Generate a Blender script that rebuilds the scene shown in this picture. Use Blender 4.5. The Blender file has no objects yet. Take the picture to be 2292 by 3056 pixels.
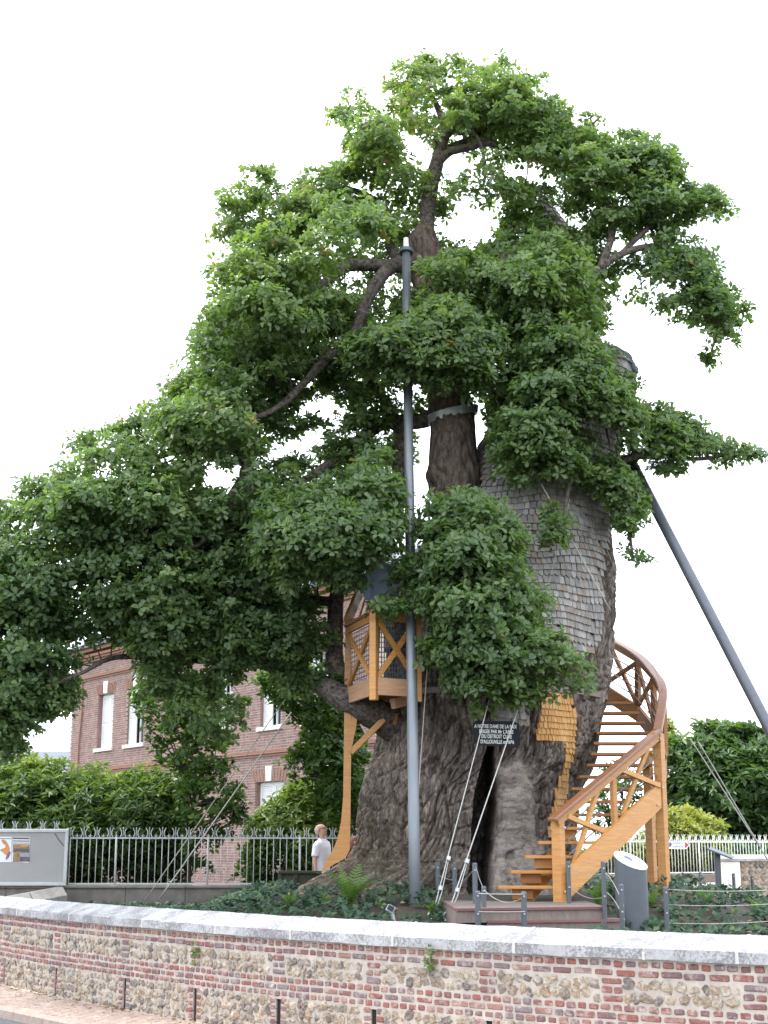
import bpy, bmesh, math, random
import numpy as np
from mathutils import Vector, Matrix

random.seed(7)
RNG = np.random.default_rng(11)
scene = bpy.context.scene
COL = scene.collection

# ------------------------------------------------------------------ camera
F_PX, CX, CY = 4300.0, 1146.0, 1528.0        # focal length and centre in photo pixels
HORIZON = 2530.0
PITCH = math.atan((HORIZON - CY) / F_PX)
CAM_Z = 1.25
cam_data = bpy.data.cameras.new('camera')
cam = bpy.data.objects.new('camera', cam_data)
COL.objects.link(cam)
cam.location = (0, 0, CAM_Z)
cam.rotation_euler = (math.pi / 2 + PITCH, 0, 0)
cam_data.sensor_fit = 'HORIZONTAL'
cam_data.sensor_width = 36.0
cam_data.lens = 36.0 * F_PX / 2292.0
cam_data.clip_start = 0.1
cam_data.clip_end = 3000.0
scene.camera = cam

# ------------------------------------------------------------------ light
SUN_EL, SUN_AZ = math.radians(60), math.radians(-52)     # azimuth from +Y towards +X
world = bpy.data.worlds.new('World')
scene.world = world
world.use_nodes = True
wn, wl = world.node_tree.nodes, world.node_tree.links
wn.clear()
w_out = wn.new('ShaderNodeOutputWorld')
w_bg = wn.new('ShaderNodeBackground')
w_bg.inputs['Strength'].default_value = 0.15
w_sky = wn.new('ShaderNodeTexSky')
w_sky.sky_type = 'NISHITA'
w_sky.sun_disc = False
w_sky.sun_elevation = SUN_EL
w_sky.sun_rotation = SUN_AZ
w_sky.dust_density = 2.0
w_tc = wn.new('ShaderNodeTexCoord')
w_map = wn.new('ShaderNodeMapping')
w_map.inputs['Scale'].default_value = (1.6, 1.6, 4.0)
w_map.inputs['Location'].default_value = (1.35, 0.2, 0.55)
w_no = wn.new('ShaderNodeTexNoise')
w_no.inputs['Scale'].default_value = 2.2
w_no.inputs['Detail'].default_value = 6.0
w_no.inputs['Roughness'].default_value = 0.62
w_rp = wn.new('ShaderNodeValToRGB')
w_rp.color_ramp.elements[0].position = 0.34
w_rp.color_ramp.elements[0].color = (0.15, 0.15, 0.15, 1)
w_rp.color_ramp.elements[1].position = 0.50
w_rp.color_ramp.elements[1].color = (1, 1, 1, 1)
w_mx = wn.new('ShaderNodeMixRGB')
w_mx.inputs['Color2'].default_value = (9.6, 10.3, 11.2, 1)     # bright thin cloud
wl.new(w_tc.outputs['Generated'], w_map.inputs['Vector'])
wl.new(w_map.outputs['Vector'], w_no.inputs['Vector'])
wl.new(w_no.outputs['Fac'], w_rp.inputs['Fac'])
wl.new(w_rp.outputs['Color'], w_mx.inputs['Fac'])
wl.new(w_sky.outputs['Color'], w_mx.inputs['Color1'])
wl.new(w_mx.outputs['Color'], w_bg.inputs['Color'])
wl.new(w_bg.outputs['Background'], w_out.inputs['Surface'])

sun_data = bpy.data.lights.new('sun', 'SUN')
sun_data.energy = 1.5
sun_data.angle = math.radians(12.0)
sun_data.color = (1.0, 0.97, 0.92)
sun = bpy.data.objects.new('sun', sun_data)
COL.objects.link(sun)
to_sun = Vector((math.sin(SUN_AZ) * math.cos(SUN_EL), math.cos(SUN_AZ) * math.cos(SUN_EL), math.sin(SUN_EL)))
sun.rotation_euler = to_sun.to_track_quat('Z', 'Y').to_euler()
sun.location = (-10, 10, 30)

scene.view_settings.view_transform = 'Standard'
scene.view_settings.look = 'None'
scene.view_settings.exposure = 1.18
scene.view_settings.gamma = 1.0
scene.view_settings.use_curve_mapping = False

# ------------------------------------------------------------------ helpers
SP, CP = math.sin(PITCH), math.cos(PITCH)
def P(px, py, Y):
    """world point seen at photo pixel (px, py) at forward distance Y"""
    u, v = (px - CX) / F_PX, (CY - py) / F_PX
    d = Vector((u, CP - v * SP, SP + v * CP))
    t = Y / d.y
    return Vector((d.x * t, Y, CAM_Z + d.z * t))
def PZ(px, py, z):
    u, v = (px - CX) / F_PX, (CY - py) / F_PX
    d = Vector((u, CP - v * SP, SP + v * CP))
    t = (z - CAM_Z) / d.z
    return Vector((d.x * t, d.y * t, z))
def proj(p):
    """arrays (...,3) -> px, py"""
    p = np.asarray(p, float)
    x, y, z = p[..., 0], p[..., 1], p[..., 2] - CAM_Z
    zc = y * CP + z * SP
    yc = -y * SP + z * CP
    return CX + F_PX * x / zc, CY - F_PX * yc / zc
def pxm(Y):
    return F_PX / (Y * CP)

def link(o, parent=None):
    COL.objects.link(o)
    if parent is not None:
        o.parent = parent
    return o
def wloc(o):
    v = Vector((0, 0, 0))
    while o is not None:
        v += o.location
        o = o.parent
    return v
def tag(o, label=None, cat=None, group=None, kind=None):
    if label: o['label'] = label
    if cat: o['category'] = cat
    if group: o['group'] = group
    if kind: o['kind'] = kind
    return o
def thing(name, loc, label, cat, group=None, kind=None):
    o = bpy.data.objects.new(name, None)
    o.empty_display_size = 0.2
    COL.objects.link(o)
    o.location = loc; kind = kind or 'thing'
    return tag(o, label, cat, group, kind)
def copy_tree(o, parent=None):
    c = o.copy()
    COL.objects.link(c)
    c.parent = parent
    for ch in list(o.children):
        copy_tree(ch, c)
    return c

def rotz(a): return Matrix.Rotation(a, 4, 'Z')

class MB:
    """collects geometry in world coordinates; build() links it as one object"""
    def __init__(self):
        self.v, self.f, self.mi, self.t = [], [], [], []
        self.cur, self.tint = 0, 0.0
    def add(self, vs, fs):
        b = len(self.v)
        self.v.extend([tuple(v) for v in vs])
        for f in fs:
            self.f.append(tuple(i + b for i in f))
            self.mi.append(self.cur)
            self.t.append(self.tint)
        return self
    def box(self, c, s, M=None, bev=0.0):
        x, y, z = s[0] / 2, s[1] / 2, s[2] / 2
        c = Vector(c)
        if bev <= 0:
            vs = [Vector((a, b, d)) for d in (-z, z) for (a, b) in ((-x, -y), (x, -y), (x, y), (-x, y))]
            fs = [(3, 2, 1, 0), (4, 5, 6, 7), (0, 1, 5, 4), (1, 2, 6, 5), (2, 3, 7, 6), (3, 0, 4, 7)]
        else:
            b = min(bev, x * .45, y * .45, z * .45)
            vs = []
            for sx in (-1, 1):
                for sy in (-1, 1):
                    for sz in (-1, 1):
                        vs += [Vector((sx * x, sy * (y - b), sz * (z - b))), Vector((sx * (x - b), sy * y, sz * (z - b))), Vector((sx * (x - b), sy * (y - b), sz * z))]
            def I(sx, sy, sz, k): return ((sx > 0) * 4 + (sy > 0) * 2 + (sz > 0)) * 3 + k
            fs = []
            for s_ in (-1, 1):
                q = [I(s_, -1, -1, 0), I(s_, 1, -1, 0), I(s_, 1, 1, 0), I(s_, -1, 1, 0)]; fs.append(q if s_ > 0 else q[::-1])
                q = [I(-1, s_, -1, 1), I(1, s_, -1, 1), I(1, s_, 1, 1), I(-1, s_, 1, 1)]; fs.append(q[::-1] if s_ > 0 else q)
                q = [I(-1, -1, s_, 2), I(1, -1, s_, 2), I(1, 1, s_, 2), I(-1, 1, s_, 2)]; fs.append(q if s_ > 0 else q[::-1])
            for a in (-1, 1):
                for d in (-1, 1):
                    q = [I(a, d, -1, 0), I(a, d, 1, 0), I(a, d, 1, 1), I(a, d, -1, 1)]; fs.append(q if a * d < 0 else q[::-1])
                    q = [I(a, -1, d, 0), I(a, 1, d, 0), I(a, 1, d, 2), I(a, -1, d, 2)]; fs.append(q if a * d > 0 else q[::-1])
                    q = [I(-1, a, d, 1), I(1, a, d, 1), I(1, a, d, 2), I(-1, a, d, 2)]; fs.append(q if a * d < 0 else q[::-1])
            for sx in (-1, 1):
                for sy in (-1, 1):
                    for sz in (-1, 1):
                        q = [I(sx, sy, sz, 0), I(sx, sy, sz, 1), I(sx, sy, sz, 2)]; fs.append(q if sx * sy * sz > 0 else q[::-1])
        if M is not None:
            vs = [M @ v for v in vs]
        return self.add([v + c for v in vs], fs)
    def bar(self, p0, p1, w, h, up=(0, 0, 1), bev=0.0):
        """rectangular bar from p0 to p1; h along 'up', w across"""
        p0, p1 = Vector(p0), Vector(p1)
        d = p1 - p0
        L = d.length
        d.normalize()
        u = Vector(up)
        s = d.cross(u)
        if s.length < 1e-5:
            s = d.cross(Vector((1, 0, 0)))
        s.normalize()
        u = s.cross(d)
        M = Matrix((( d.x, s.x, u.x), (d.y, s.y, u.y), (d.z, s.z, u.z)))
        return self.box((p0 + p1) / 2, (L, w, h), M, bev)
    def tube(self, pts, r, n=8, cap=True):
        pts = [Vector(p) for p in pts]
        m = len(pts)
        if not hasattr(r, '__len__'): r = [r] * m
        ref = None
        vs, fs = [], []
        for i, p in enumerate(pts):
            d = pts[min(i + 1, m - 1)] - pts[max(i - 1, 0)]
            if d.length < 1e-9: d = Vector((0, 0, 1))
            d.normalize()
            if ref is None:
                ref = Vector((0, 0, 1)).cross(d)
                if ref.length < .05: ref = Vector((1, 0, 0)).cross(d)
            a = (ref - d * ref.dot(d)).normalized()
            ref = a
            b = d.cross(a)
            for k in range(n):
                t = 2 * math.pi * k / n
                vs.append(p + (a * math.cos(t) + b * math.sin(t)) * r[i])
        for i in range(m - 1):
            for k in range(n):
                k2 = (k + 1) % n
                fs.append((i * n + k, i * n + k2, (i + 1) * n + k2, (i + 1) * n + k))
        if cap:
            fs.append(tuple(range(n - 1, -1, -1)))
            fs.append(tuple((m - 1) * n + k for k in range(n)))
        return self.add(vs, fs)
    def lathe(self, prof, c=(0, 0, 0), n=20):
        c = Vector(c)
        vs, fs = [], []
        for (r, z) in prof:
            for k in range(n):
                t = 2 * math.pi * k / n
                vs.append(c + Vector((r * math.cos(t), r * math.sin(t), z)))
        m = len(prof)
        for i in range(m - 1):
            for k in range(n):
                k2 = (k + 1) % n
                fs.append((i * n + k, i * n + k2, (i + 1) * n + k2, (i + 1) * n + k))
        fs.append(tuple(range(n - 1, -1, -1)))
        fs.append(tuple((m - 1) * n + k for k in range(n)))
        return self.add(vs, fs)
    def prism(self, poly, d):
        """closed 3D polygon extruded by vector d"""
        poly = [Vector(p) for p in poly]
        d = Vector(d)
        n = len(poly)
        vs = poly + [p + d for p in poly]
        fs = [tuple(range(n - 1, -1, -1)), tuple(range(n, 2 * n))]
        for i in range(n):
            j = (i + 1) % n
            fs.append((i, j, n + j, n + i))
        return self.add(vs, fs)
    def build(self, name, mat, parent=None, smooth=False, kind=None, tint=False):
        off = wloc(parent) if parent is not None else Vector((0, 0, 0))
        me = bpy.data.meshes.new(name)
        vs = np.array(self.v, float) - np.array(off)
        me.from_pydata(vs.tolist(), [], self.f)
        mats = mat if isinstance(mat, (list, tuple)) else [mat]
        for m in mats: me.materials.append(m)
        if len(mats) > 1: me.polygons.foreach_set('material_index', self.mi)
        if smooth: me.polygons.foreach_set('use_smooth', [True] * len(me.polygons))
        if tint:
            a = me.attributes.new('tint', 'FLOAT', 'FACE')
            a.data.foreach_set('value', self.t)
        me.update()
        o = bpy.data.objects.new(name, me)
        link(o, parent)
        if kind: o['kind'] = kind
        return o

def fixnormals(o):
    bm = bmesh.new()
    bm.from_mesh(o.data)
    bmesh.ops.recalc_face_normals(bm, faces=bm.faces)
    bm.to_mesh(o.data)
    bm.free()
    return o

def np_mesh(name, V, polys_loops, starts, totals, mat, parent=None, tint=None, smooth=False, kind=None, extra=None):
    """fast mesh from arrays"""
    off = wloc(parent) if parent is not None else Vector((0, 0, 0))
    me = bpy.data.meshes.new(name)
    V = (V - np.array(off)).astype(np.float32)
    me.vertices.add(len(V)); me.vertices.foreach_set('co', V.ravel())
    me.loops.add(len(polys_loops)); me.loops.foreach_set('vertex_index', polys_loops.astype(np.int32))
    me.polygons.add(len(starts)); me.polygons.foreach_set('loop_start', starts.astype(np.int32))
    me.polygons.foreach_set('loop_total', totals.astype(np.int32))
    if smooth: me.polygons.foreach_set('use_smooth', np.ones(len(starts), bool))
    me.materials.append(mat)
    if tint is not None:
        a = me.attributes.new('tint', 'FLOAT', 'FACE')
        a.data.foreach_set('value', tint.astype(np.float32))
    if extra:
        for k, arr in extra.items():
            a = me.attributes.new(k, 'FLOAT', 'POINT')
            a.data.foreach_set('value', arr.astype(np.float32))
    me.update(calc_edges=True)
    me.validate()
    o = bpy.data.objects.new(name, me)
    link(o, parent)
    if kind: o['kind'] = kind
    return o

def inst(name, mesh, parent, M):
    """object sharing a mesh; M is its world matrix"""
    o = bpy.data.objects.new(name, mesh)
    COL.objects.link(o)
    if parent is not None:
        o.parent = parent
        M = Matrix.Translation(-wloc(parent)) @ M
    o.matrix_basis = M
    return o

# ---- vector noise
_perm = np.random.default_rng(3).permutation(512).astype(np.int64)
_perm = np.concatenate([_perm, _perm])
_grad = np.random.default_rng(4).normal(size=(512, 3))
_grad /= np.linalg.norm(_grad, axis=1)[:, None]
def noise3(p):
    p = np.asarray(p, float)
    i = np.floor(p).astype(np.int64)
    f = p - i
    u = f * f * f * (f * (f * 6 - 15) + 10)
    def g(dx, dy, dz):
        h = _perm[(_perm[(_perm[(i[..., 0] + dx) & 511] + i[..., 1] + dy) & 511] + i[..., 2] + dz) & 511]
        gr = _grad[h]
        return gr[..., 0] * (f[..., 0] - dx) + gr[..., 1] * (f[..., 1] - dy) + gr[..., 2] * (f[..., 2] - dz)
    def L(a, b, t): return a + (b - a) * t
    x0 = L(L(g(0,0,0), g(1,0,0), u[..., 0]), L(g(0,1,0), g(1,1,0), u[..., 0]), u[..., 1])
    x1 = L(L(g(0,0,1), g(1,0,1), u[..., 0]), L(g(0,1,1), g(1,1,1), u[..., 0]), u[..., 1])
    return L(x0, x1, u[..., 2]) * 1.6
def fbm(p, o=3):
    s, a = 0, 1.0
    p = np.asarray(p, float)
    for _ in range(o):
        s = s + a * noise3(p); p = p * 2.03 + 7.1; a *= .5
    return s
def in_poly(x, y, poly):
    x, y = np.asarray(x, float), np.asarray(y, float)
    r = np.zeros(x.shape, bool)
    n = len(poly)
    for i in range(n):
        x0, y0 = poly[i]; x1, y1 = poly[(i + 1) % n]
        if y0 == y1: continue
        c = ((y0 > y) != (y1 > y)) & (x < (x1 - x0) * (y - y0) / (y1 - y0) + x0)
        r ^= c
    return r
def poly_dist(x, y, poly):
    x, y = np.asarray(x, float), np.asarray(y, float)
    d = np.full(x.shape, 1e9)
    n = len(poly)
    for i in range(n):
        x0, y0 = poly[i]; x1, y1 = poly[(i + 1) % n]
        dx, dy = x1 - x0, y1 - y0
        t = np.clip(((x - x0) * dx + (y - y0) * dy) / (dx * dx + dy * dy + 1e-9), 0, 1)
        d = np.minimum(d, np.hypot(x - x0 - t * dx, y - y0 - t * dy))
    return d
# ------------------------------------------------------------------ materials
def new_mat(name):
    m = bpy.data.materials.new(name)
    m.use_nodes = True
    nt = m.node_tree
    b = nt.nodes['Principled BSDF']
    return m, nt.nodes, nt.links, b
def N(nodes, t, **kw):
    n = nodes.new(t)
    for k, v in kw.items():
        if k in n.inputs.keys(): n.inputs[k].default_value = v
        else: setattr(n, k, v)
    return n
def ramp(nodes, stops):
    r = nodes.new('ShaderNodeValToRGB')
    e = r.color_ramp.elements
    while len(e) < len(stops): e.new(0.5)
    for i, (p, c) in enumerate(stops):
        e[i].position = p
        e[i].color = (c[0], c[1], c[2], 1) if hasattr(c, '__len__') else (c, c, c, 1)
    return r
def coords(nodes, links, scale=(1, 1, 1), src='Object'):
    tc = nodes.new('ShaderNodeTexCoord')
    mp = nodes.new('ShaderNodeMapping')
    mp.inputs['Scale'].default_value = scale
    links.new(tc.outputs[src], mp.inputs['Vector'])
    return mp.outputs['Vector']
def rand01(nodes, links):
    """one random number per object, or per piece of a joined mesh"""
    oi = nodes.new('ShaderNodeObjectInfo')
    at = nodes.new('ShaderNodeAttribute'); at.attribute_name = 'tint'
    ad = nodes.new('ShaderNodeMath'); ad.operation = 'ADD'
    fr = nodes.new('ShaderNodeMath'); fr.operation = 'FRACT'
    links.new(oi.outputs['Random'], ad.inputs[0]); links.new(at.outputs['Fac'], ad.inputs[1])
    links.new(ad.outputs[0], fr.inputs[0])
    return fr.outputs[0]
def mix(nodes, links, fac, a, b, mode='MIX'):
    m = nodes.new('ShaderNodeMixRGB'); m.blend_type = mode
    for s, i in ((fac, 'Fac'), (a, 'Color1'), (b, 'Color2')):
        if hasattr(s, 'is_output') or isinstance(s, bpy.types.NodeSocket): links.new(s, m.inputs[i])
        elif hasattr(s, '__len__'): m.inputs[i].default_value = (s[0], s[1], s[2], 1)
        else: m.inputs[i].default_value = s
    return m.outputs['Color']
def bump(nodes, links, b, h, strength=.3, dist=.01):
    n = nodes.new('ShaderNodeBump')
    n.inputs['Strength'].default_value = strength
    n.inputs['Distance'].default_value = dist
    links.new(h, n.inputs['Height'])
    links.new(n.outputs['Normal'], b.inputs['Normal'])

def plain(name, col, rough=.6, var=.25, scale=6, metal=0, bmp=.15, spec=None, stretch=(1, 1, 1), dirt=None):
    m, n, l, b = new_mat(name)
    v = coords(n, l, stretch)
    t = N(n, 'ShaderNodeTexNoise', Scale=scale, Detail=6.0, Roughness=.6)
    l.new(v, t.inputs['Vector'])
    r = ramp(n, [(.25, [c * (1 - var) for c in col]), (.75, [min(1, c * (1 + var)) for c in col])])
    l.new(t.outputs['Fac'], r.inputs['Fac'])
    out = r.outputs['Color']
    if dirt:
        t2 = N(n, 'ShaderNodeTexNoise', Scale=scale * .35, Detail=8.0, Roughness=.7)
        l.new(v, t2.inputs['Vector'])
        r2 = ramp(n, [(.45, 0), (.7, dirt[1])]); l.new(t2.outputs['Fac'], r2.inputs['Fac'])
        out = mix(n, l, r2.outputs['Color'], out, dirt[0])
    l.new(out, b.inputs['Base Color'])
    b.inputs['Roughness'].default_value = rough
    b.inputs['Metallic'].default_value = metal
    if spec is not None: b.inputs['Specular IOR Level'].default_value = spec
    t3 = N(n, 'ShaderNodeTexNoise', Scale=scale * 6, Detail=4.0)
    l.new(v, t3.inputs['Vector'])
    if bmp: bump(n, l, b, t3.outputs['Fac'], bmp, .01)
    return m

def pieces(name, stops, rough=.85, grain=30, gvar=.35, bmp=.5, bdist=.008, film=None, stretch=(1, 1, 1)):
    """colour chosen per piece from stops, with grain; film = (colour, amount) of pale or dark patches"""
    m, n, l, b = new_mat(name)
    r0 = rand01(n, l)
    r = ramp(n, stops); r.color_ramp.interpolation = 'LINEAR'
    l.new(r0, r.inputs['Fac'])
    v = coords(n, l, stretch)
    oi = n.new('ShaderNodeObjectInfo')
    va = n.new('ShaderNodeVectorMath'); va.operation = 'ADD'
    l.new(v, va.inputs[0]); l.new(oi.outputs['Location'], va.inputs[1])
    t = N(n, 'ShaderNodeTexNoise', Scale=grain, Detail=5.0, Roughness=.65); l.new(va.outputs[0], t.inputs['Vector'])
    g = ramp(n, [(.25, 1 - gvar), (.8, 1 + gvar * .6)]); l.new(t.outputs['Fac'], g.inputs['Fac'])
    out = mix(n, l, 1.0, r.outputs['Color'], g.outputs['Color'], 'MULTIPLY')
    if film:
        t2 = N(n, 'ShaderNodeTexNoise', Scale=grain * .22, Detail=7.0, Roughness=.7); l.new(va.outputs[0], t2.inputs['Vector'])
        r2 = ramp(n, [(.5, 0), (.72, film[1])]); l.new(t2.outputs['Fac'], r2.inputs['Fac'])
        out = mix(n, l, r2.outputs['Color'], out, film[0])
    l.new(out, b.inputs['Base Color'])
    b.inputs['Roughness'].default_value = rough
    b.inputs['Specular IOR Level'].default_value = .25
    bump(n, l, b, t.outputs['Fac'], bmp, bdist)
    return m

def leaf_mat(name, stops, trans, tfac=.4, rough=.42, spec=.35):
    m, n, l, b = new_mat(name)
    at = n.new('ShaderNodeAttribute'); at.attribute_name = 'tint'
    r = ramp(n, stops); l.new(at.outputs['Fac'], r.inputs['Fac'])
    l.new(r.outputs['Color'], b.inputs['Base Color'])
    b.inputs['Roughness'].default_value = rough
    b.inputs['Specular IOR Level'].default_value = spec
    tr = n.new('ShaderNodeBsdfTranslucent')
    tc = mix(n, l, 1.0, r.outputs['Color'], trans, 'MULTIPLY')
    l.new(tc, tr.inputs['Color'])
    ms = n.new('ShaderNodeMixShader'); ms.inputs['Fac'].default_value = tfac
    out = n['Material Output']
    l.new(b.outputs['BSDF'], ms.inputs[1]); l.new(tr.outputs['BSDF'], ms.inputs[2])
    l.new(ms.outputs['Shader'], out.inputs['Surface'])
    return m

def wood(name, c1, c2, rough=.5, spec=.4, grain=(3, 3, 40), fade=None):
    m, n, l, b = new_mat(name)
    tc = n.new('ShaderNodeTexCoord')
    oi = n.new('ShaderNodeObjectInfo')
    va = n.new('ShaderNodeVectorMath'); va.operation = 'ADD'
    l.new(tc.outputs['Object'], va.inputs[0]); l.new(oi.outputs['Random'], va.inputs[1])
    mp = n.new('ShaderNodeMapping'); mp.inputs['Scale'].default_value = grain
    l.new(va.outputs[0], mp.inputs['Vector'])
    t = N(n, 'ShaderNodeTexNoise', Scale=1.0, Detail=6.0, Roughness=.65, Distortion=.6); l.new(mp.outputs['Vector'], t.inputs['Vector'])
    r = ramp(n, [(.3, c1), (.7, c2)]); l.new(t.outputs['Fac'], r.inputs['Fac'])
    hs = ramp(n, [(0, .82), (1, 1.15)]); l.new(rand01(n, l), hs.inputs['Fac'])
    out = mix(n, l, 1.0, r.outputs['Color'], hs.outputs['Color'], 'MULTIPLY')
    if fade:
        t2 = N(n, 'ShaderNodeTexNoise', Scale=1.6, Detail=7.0, Roughness=.7); l.new(va.outputs[0], t2.inputs['Vector'])
        r2 = ramp(n, [(.45, 0), (.75, fade[1])]); l.new(t2.outputs['Fac'], r2.inputs['Fac'])
        out = mix(n, l, r2.outputs['Color'], out, fade[0])
    l.new(out, b.inputs['Base Color'])
    b.inputs['Roughness'].default_value = rough
    b.inputs['Specular IOR Level'].default_value = spec
    bump(n, l, b, t.outputs['Fac'], .25, .004)
    return m

M = {}
M['brick'] = pieces('wall brick', [(0, (.30, .115, .095)), (.3, (.24, .11, .10)), (.5, (.185, .115, .118)), (.62, (.22, .17, .175)), (.8, (.28, .145, .125)), (1, (.33, .18, .15))], grain=40, gvar=.5, film=((.48, .41, .37), 1.0))
M['flint'] = pieces('flint', [(0, (.40, .31, .22)), (.3, (.30, .23, .18)), (.5, (.17, .14, .13)), (.75, (.46, .38, .29)), (1, (.36, .25, .17))], rough=.5, grain=34, gvar=.75, bmp=.9, bdist=.015, film=((.56, .50, .43), .85))
M['mortar'] = plain('lime mortar', (.44, .385, .335), .95, .2, 9, bmp=.6, dirt=((.27, .23, .20), .5))
M['joint'] = plain('pale joint mortar', (.50, .48, .44), .95, .12, 12, bmp=.3)
M['house_brick'] = pieces('house brick', [(0, (.33, .20, .17)), (.3, (.28, .165, .148)), (.6, (.22, .145, .142)), (.85, (.31, .185, .162)), (1, (.36, .23, .19))], grain=16, gvar=.3, film=((.42, .34, .31), .5))
M['house_mortar'] = plain('house mortar', (.50, .42, .36), .95, .15, 5, bmp=.2)
M['paver'] = pieces('paver', [(0, (.36, .26, .21)), (.5, (.30, .22, .19)), (1, (.40, .31, .25))], grain=22, gvar=.3, film=((.44, .38, .32), .6))
M['paver_joint'] = plain('paver joint sand', (.50, .43, .36), .95, .2, 8)
M['kerb'] = plain('kerb stone', (.33, .25, .21), .9, .25, 10, bmp=.4, dirt=((.20, .16, .14), .5))
M['asphalt'] = plain('asphalt', (.075, .075, .085), .9, .3, 14, bmp=.5)
M['soil'] = plain('soil', (.055, .042, .03), .95, .4, 6, bmp=.6)
M['chips'] = pieces('wood chip', [(0, (.30, .20, .11)), (.5, (.2, .13, .08)), (1, (.38, .29, .19))])
M['gravel'] = plain('pale gravel', (.48, .43, .36), .95, .22, 40, bmp=.6)
M['grass'] = plain('grass ground', (.06, .085, .03), .95, .4, 5, bmp=.4)
M['steel_strut'] = plain('dark strut steel', (.11, .115, .135), .45, .12, 5, metal=.2, bmp=.05)
M['steel'] = plain('grey steel', (.15, .162, .178), .42, .16, 5, metal=.35, bmp=.05, stretch=(1, 1, .12), dirt=((.22, .24, .26), .45))
M['steel_dark'] = plain('dark grey steel', (.085, .095, .11), .45, .1, 8, metal=.2, bmp=.05)
M['galv'] = plain('galvanised steel', (.42, .43, .44), .45, .2, 30, metal=.6, bmp=.1)
M['wire'] = plain('steel wire', (.40, .39, .37), .5, .2, 30, metal=.4, bmp=0)
M['rope'] = plain('old wire rope', (.34, .32, .28), .7, .2, 60, bmp=.2)
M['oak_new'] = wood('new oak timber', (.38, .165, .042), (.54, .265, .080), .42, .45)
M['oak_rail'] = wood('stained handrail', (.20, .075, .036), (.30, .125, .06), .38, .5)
M['oak_pale'] = wood('pale oak timber with sky glare', (.46, .24, .13), (.58, .36, .23), .45, .5)  # sky glare on the balcony fascia painted in as paler timber
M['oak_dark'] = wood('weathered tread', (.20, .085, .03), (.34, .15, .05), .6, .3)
M['deck'] = wood('deck board', (.165, .13, .115), (.24, .20, .175), .8, .2, grain=(6, 60, 6))
M['deck_edge'] = wood('deck edge', (.16, .075, .075), (.22, .11, .105), .8, .2)
M['shingle_old'] = pieces('old grey shingle', [(0, (.32, .30, .285)), (.35, (.22, .205, .195)), (.6, (.39, .37, .355)), (.86, (.28, .255, .235)), (.96, (.28, .21, .165)), (1, (.28, .26, .245))], rough=.8, grain=20, gvar=.45, bmp=.4, stretch=(1.6, 1.6, .35))
M['shingle_green'] = pieces('mossy shingle', [(0, (.14, .14, .10)), (.5, (.11, .105, .08)), (1, (.18, .165, .13))], rough=.85, grain=20, gvar=.45, bmp=.4, stretch=(1.6, 1.6, .35))
M['shingle_new'] = pieces('new larch shingle', [(0, (.54, .29, .10)), (.4, (.48, .24, .075)), (.7, (.58, .35, .14)), (1, (.44, .215, .07))], rough=.65, grain=20, gvar=.25, bmp=.3, stretch=(1.6, 1.6, .35))
M['plaque'] = plain('black plaque', (.014, .016, .019), .75, .2, 8, bmp=.05, spec=.15)
M['letter'] = plain('white letter paint', (.62, .62, .60), .6, .1, 20, bmp=0)
M['white'] = plain('white paint', (.78, .78, .77), .55, .06, 6, bmp=.05)
M['shutter'] = plain('shutter paint', (.74, .75, .74), .6, .06, 6, bmp=.05)
M['stone_white'] = plain('white limestone', (.70, .68, .63), .85, .12, 8, bmp=.25)
M['fence'] = plain('grey fence paint', (.45, .46, .45), .5, .12, 10, bmp=.05)
M['fence_white'] = plain('pale fence paint', (.68, .71, .68), .5, .08, 10, bmp=.05)
M['board'] = plain('notice board panel', (.29, .283, .278), .5, .08, 3, bmp=.03, dirt=((.28, .27, .25), .4))
M['concrete'] = plain('grey plinth', (.17, .155, .14), .92, .3, 5, bmp=.4, dirt=((.09, .085, .07), .6))
M['slate'] = plain('slate roof', (.10, .115, .15), .6, .15, 12, bmp=.2)
M['dark_wood'] = plain('dark mossy timber', (.035, .036, .022), .9, .35, 8, bmp=.4)
M['glass'] = plain('window glass', (.04, .05, .06), .08, .1, 3, bmp=0)
M['terracotta'] = pieces('moulded brick', [(0, (.34, .185, .135)), (1, (.29, .15, .115))], grain=14)
M['skin'] = plain('skin', (.52, .29, .22), .55, .08, 10, bmp=.02)
M['shirt'] = plain('white shirt', (.72, .70, .74), .85, .05, 6, bmp=.1)
M['jeans'] = plain('dark trousers', (.05, .045, .07), .9, .15, 10, bmp=.1)
M['hair_grey'] = plain('grey hair', (.42, .38, .35), .7, .2, 40, bmp=.3)
M['hair_red'] = plain('auburn hair', (.16, .055, .032), .6, .3, 30, bmp=.4)
M['black'] = plain('black plastic', (.02, .02, .02), .4, .1, 10, bmp=0)
M['jacket'] = plain('blue grey jacket', (.30, .36, .48), .8, .15, 6, bmp=.2)
M['jacket_hem'] = plain('navy jacket hem', (.13, .17, .25), .8, .15, 6, bmp=.2)
M['beige'] = plain('beige trousers', (.44, .38, .32), .9, .1, 8, bmp=.1)
M['red_coat'] = plain('dark red coat', (.14, .03, .03), .85, .2, 8, bmp=.1)
M['paper_white'] = plain('poster paper', (.66, .67, .68), .7, .05, 5, bmp=0)
M['poster_orange'] = plain('poster orange print', (.55, .24, .07), .7, .15, 8, bmp=0)
M['poster_plum'] = plain('poster plum print', (.24, .09, .17), .7, .2, 8, bmp=0)
M['poster_dark'] = plain('poster dark print', (.10, .09, .10), .7, .5, 12, bmp=0)
M['poster_brown'] = plain('poster brown print', (.25, .16, .07), .7, .5, 16, bmp=0)
M['poster_grey'] = plain('poster grey print', (.30, .29, .32), .7, .4, 14, bmp=0)
M['sign_blue'] = plain('blue print', (.10, .12, .26), .6, .1, 8, bmp=0)
M['sign_red'] = plain('red print', (.55, .03, .05), .6, .1, 8, bmp=0)
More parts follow.
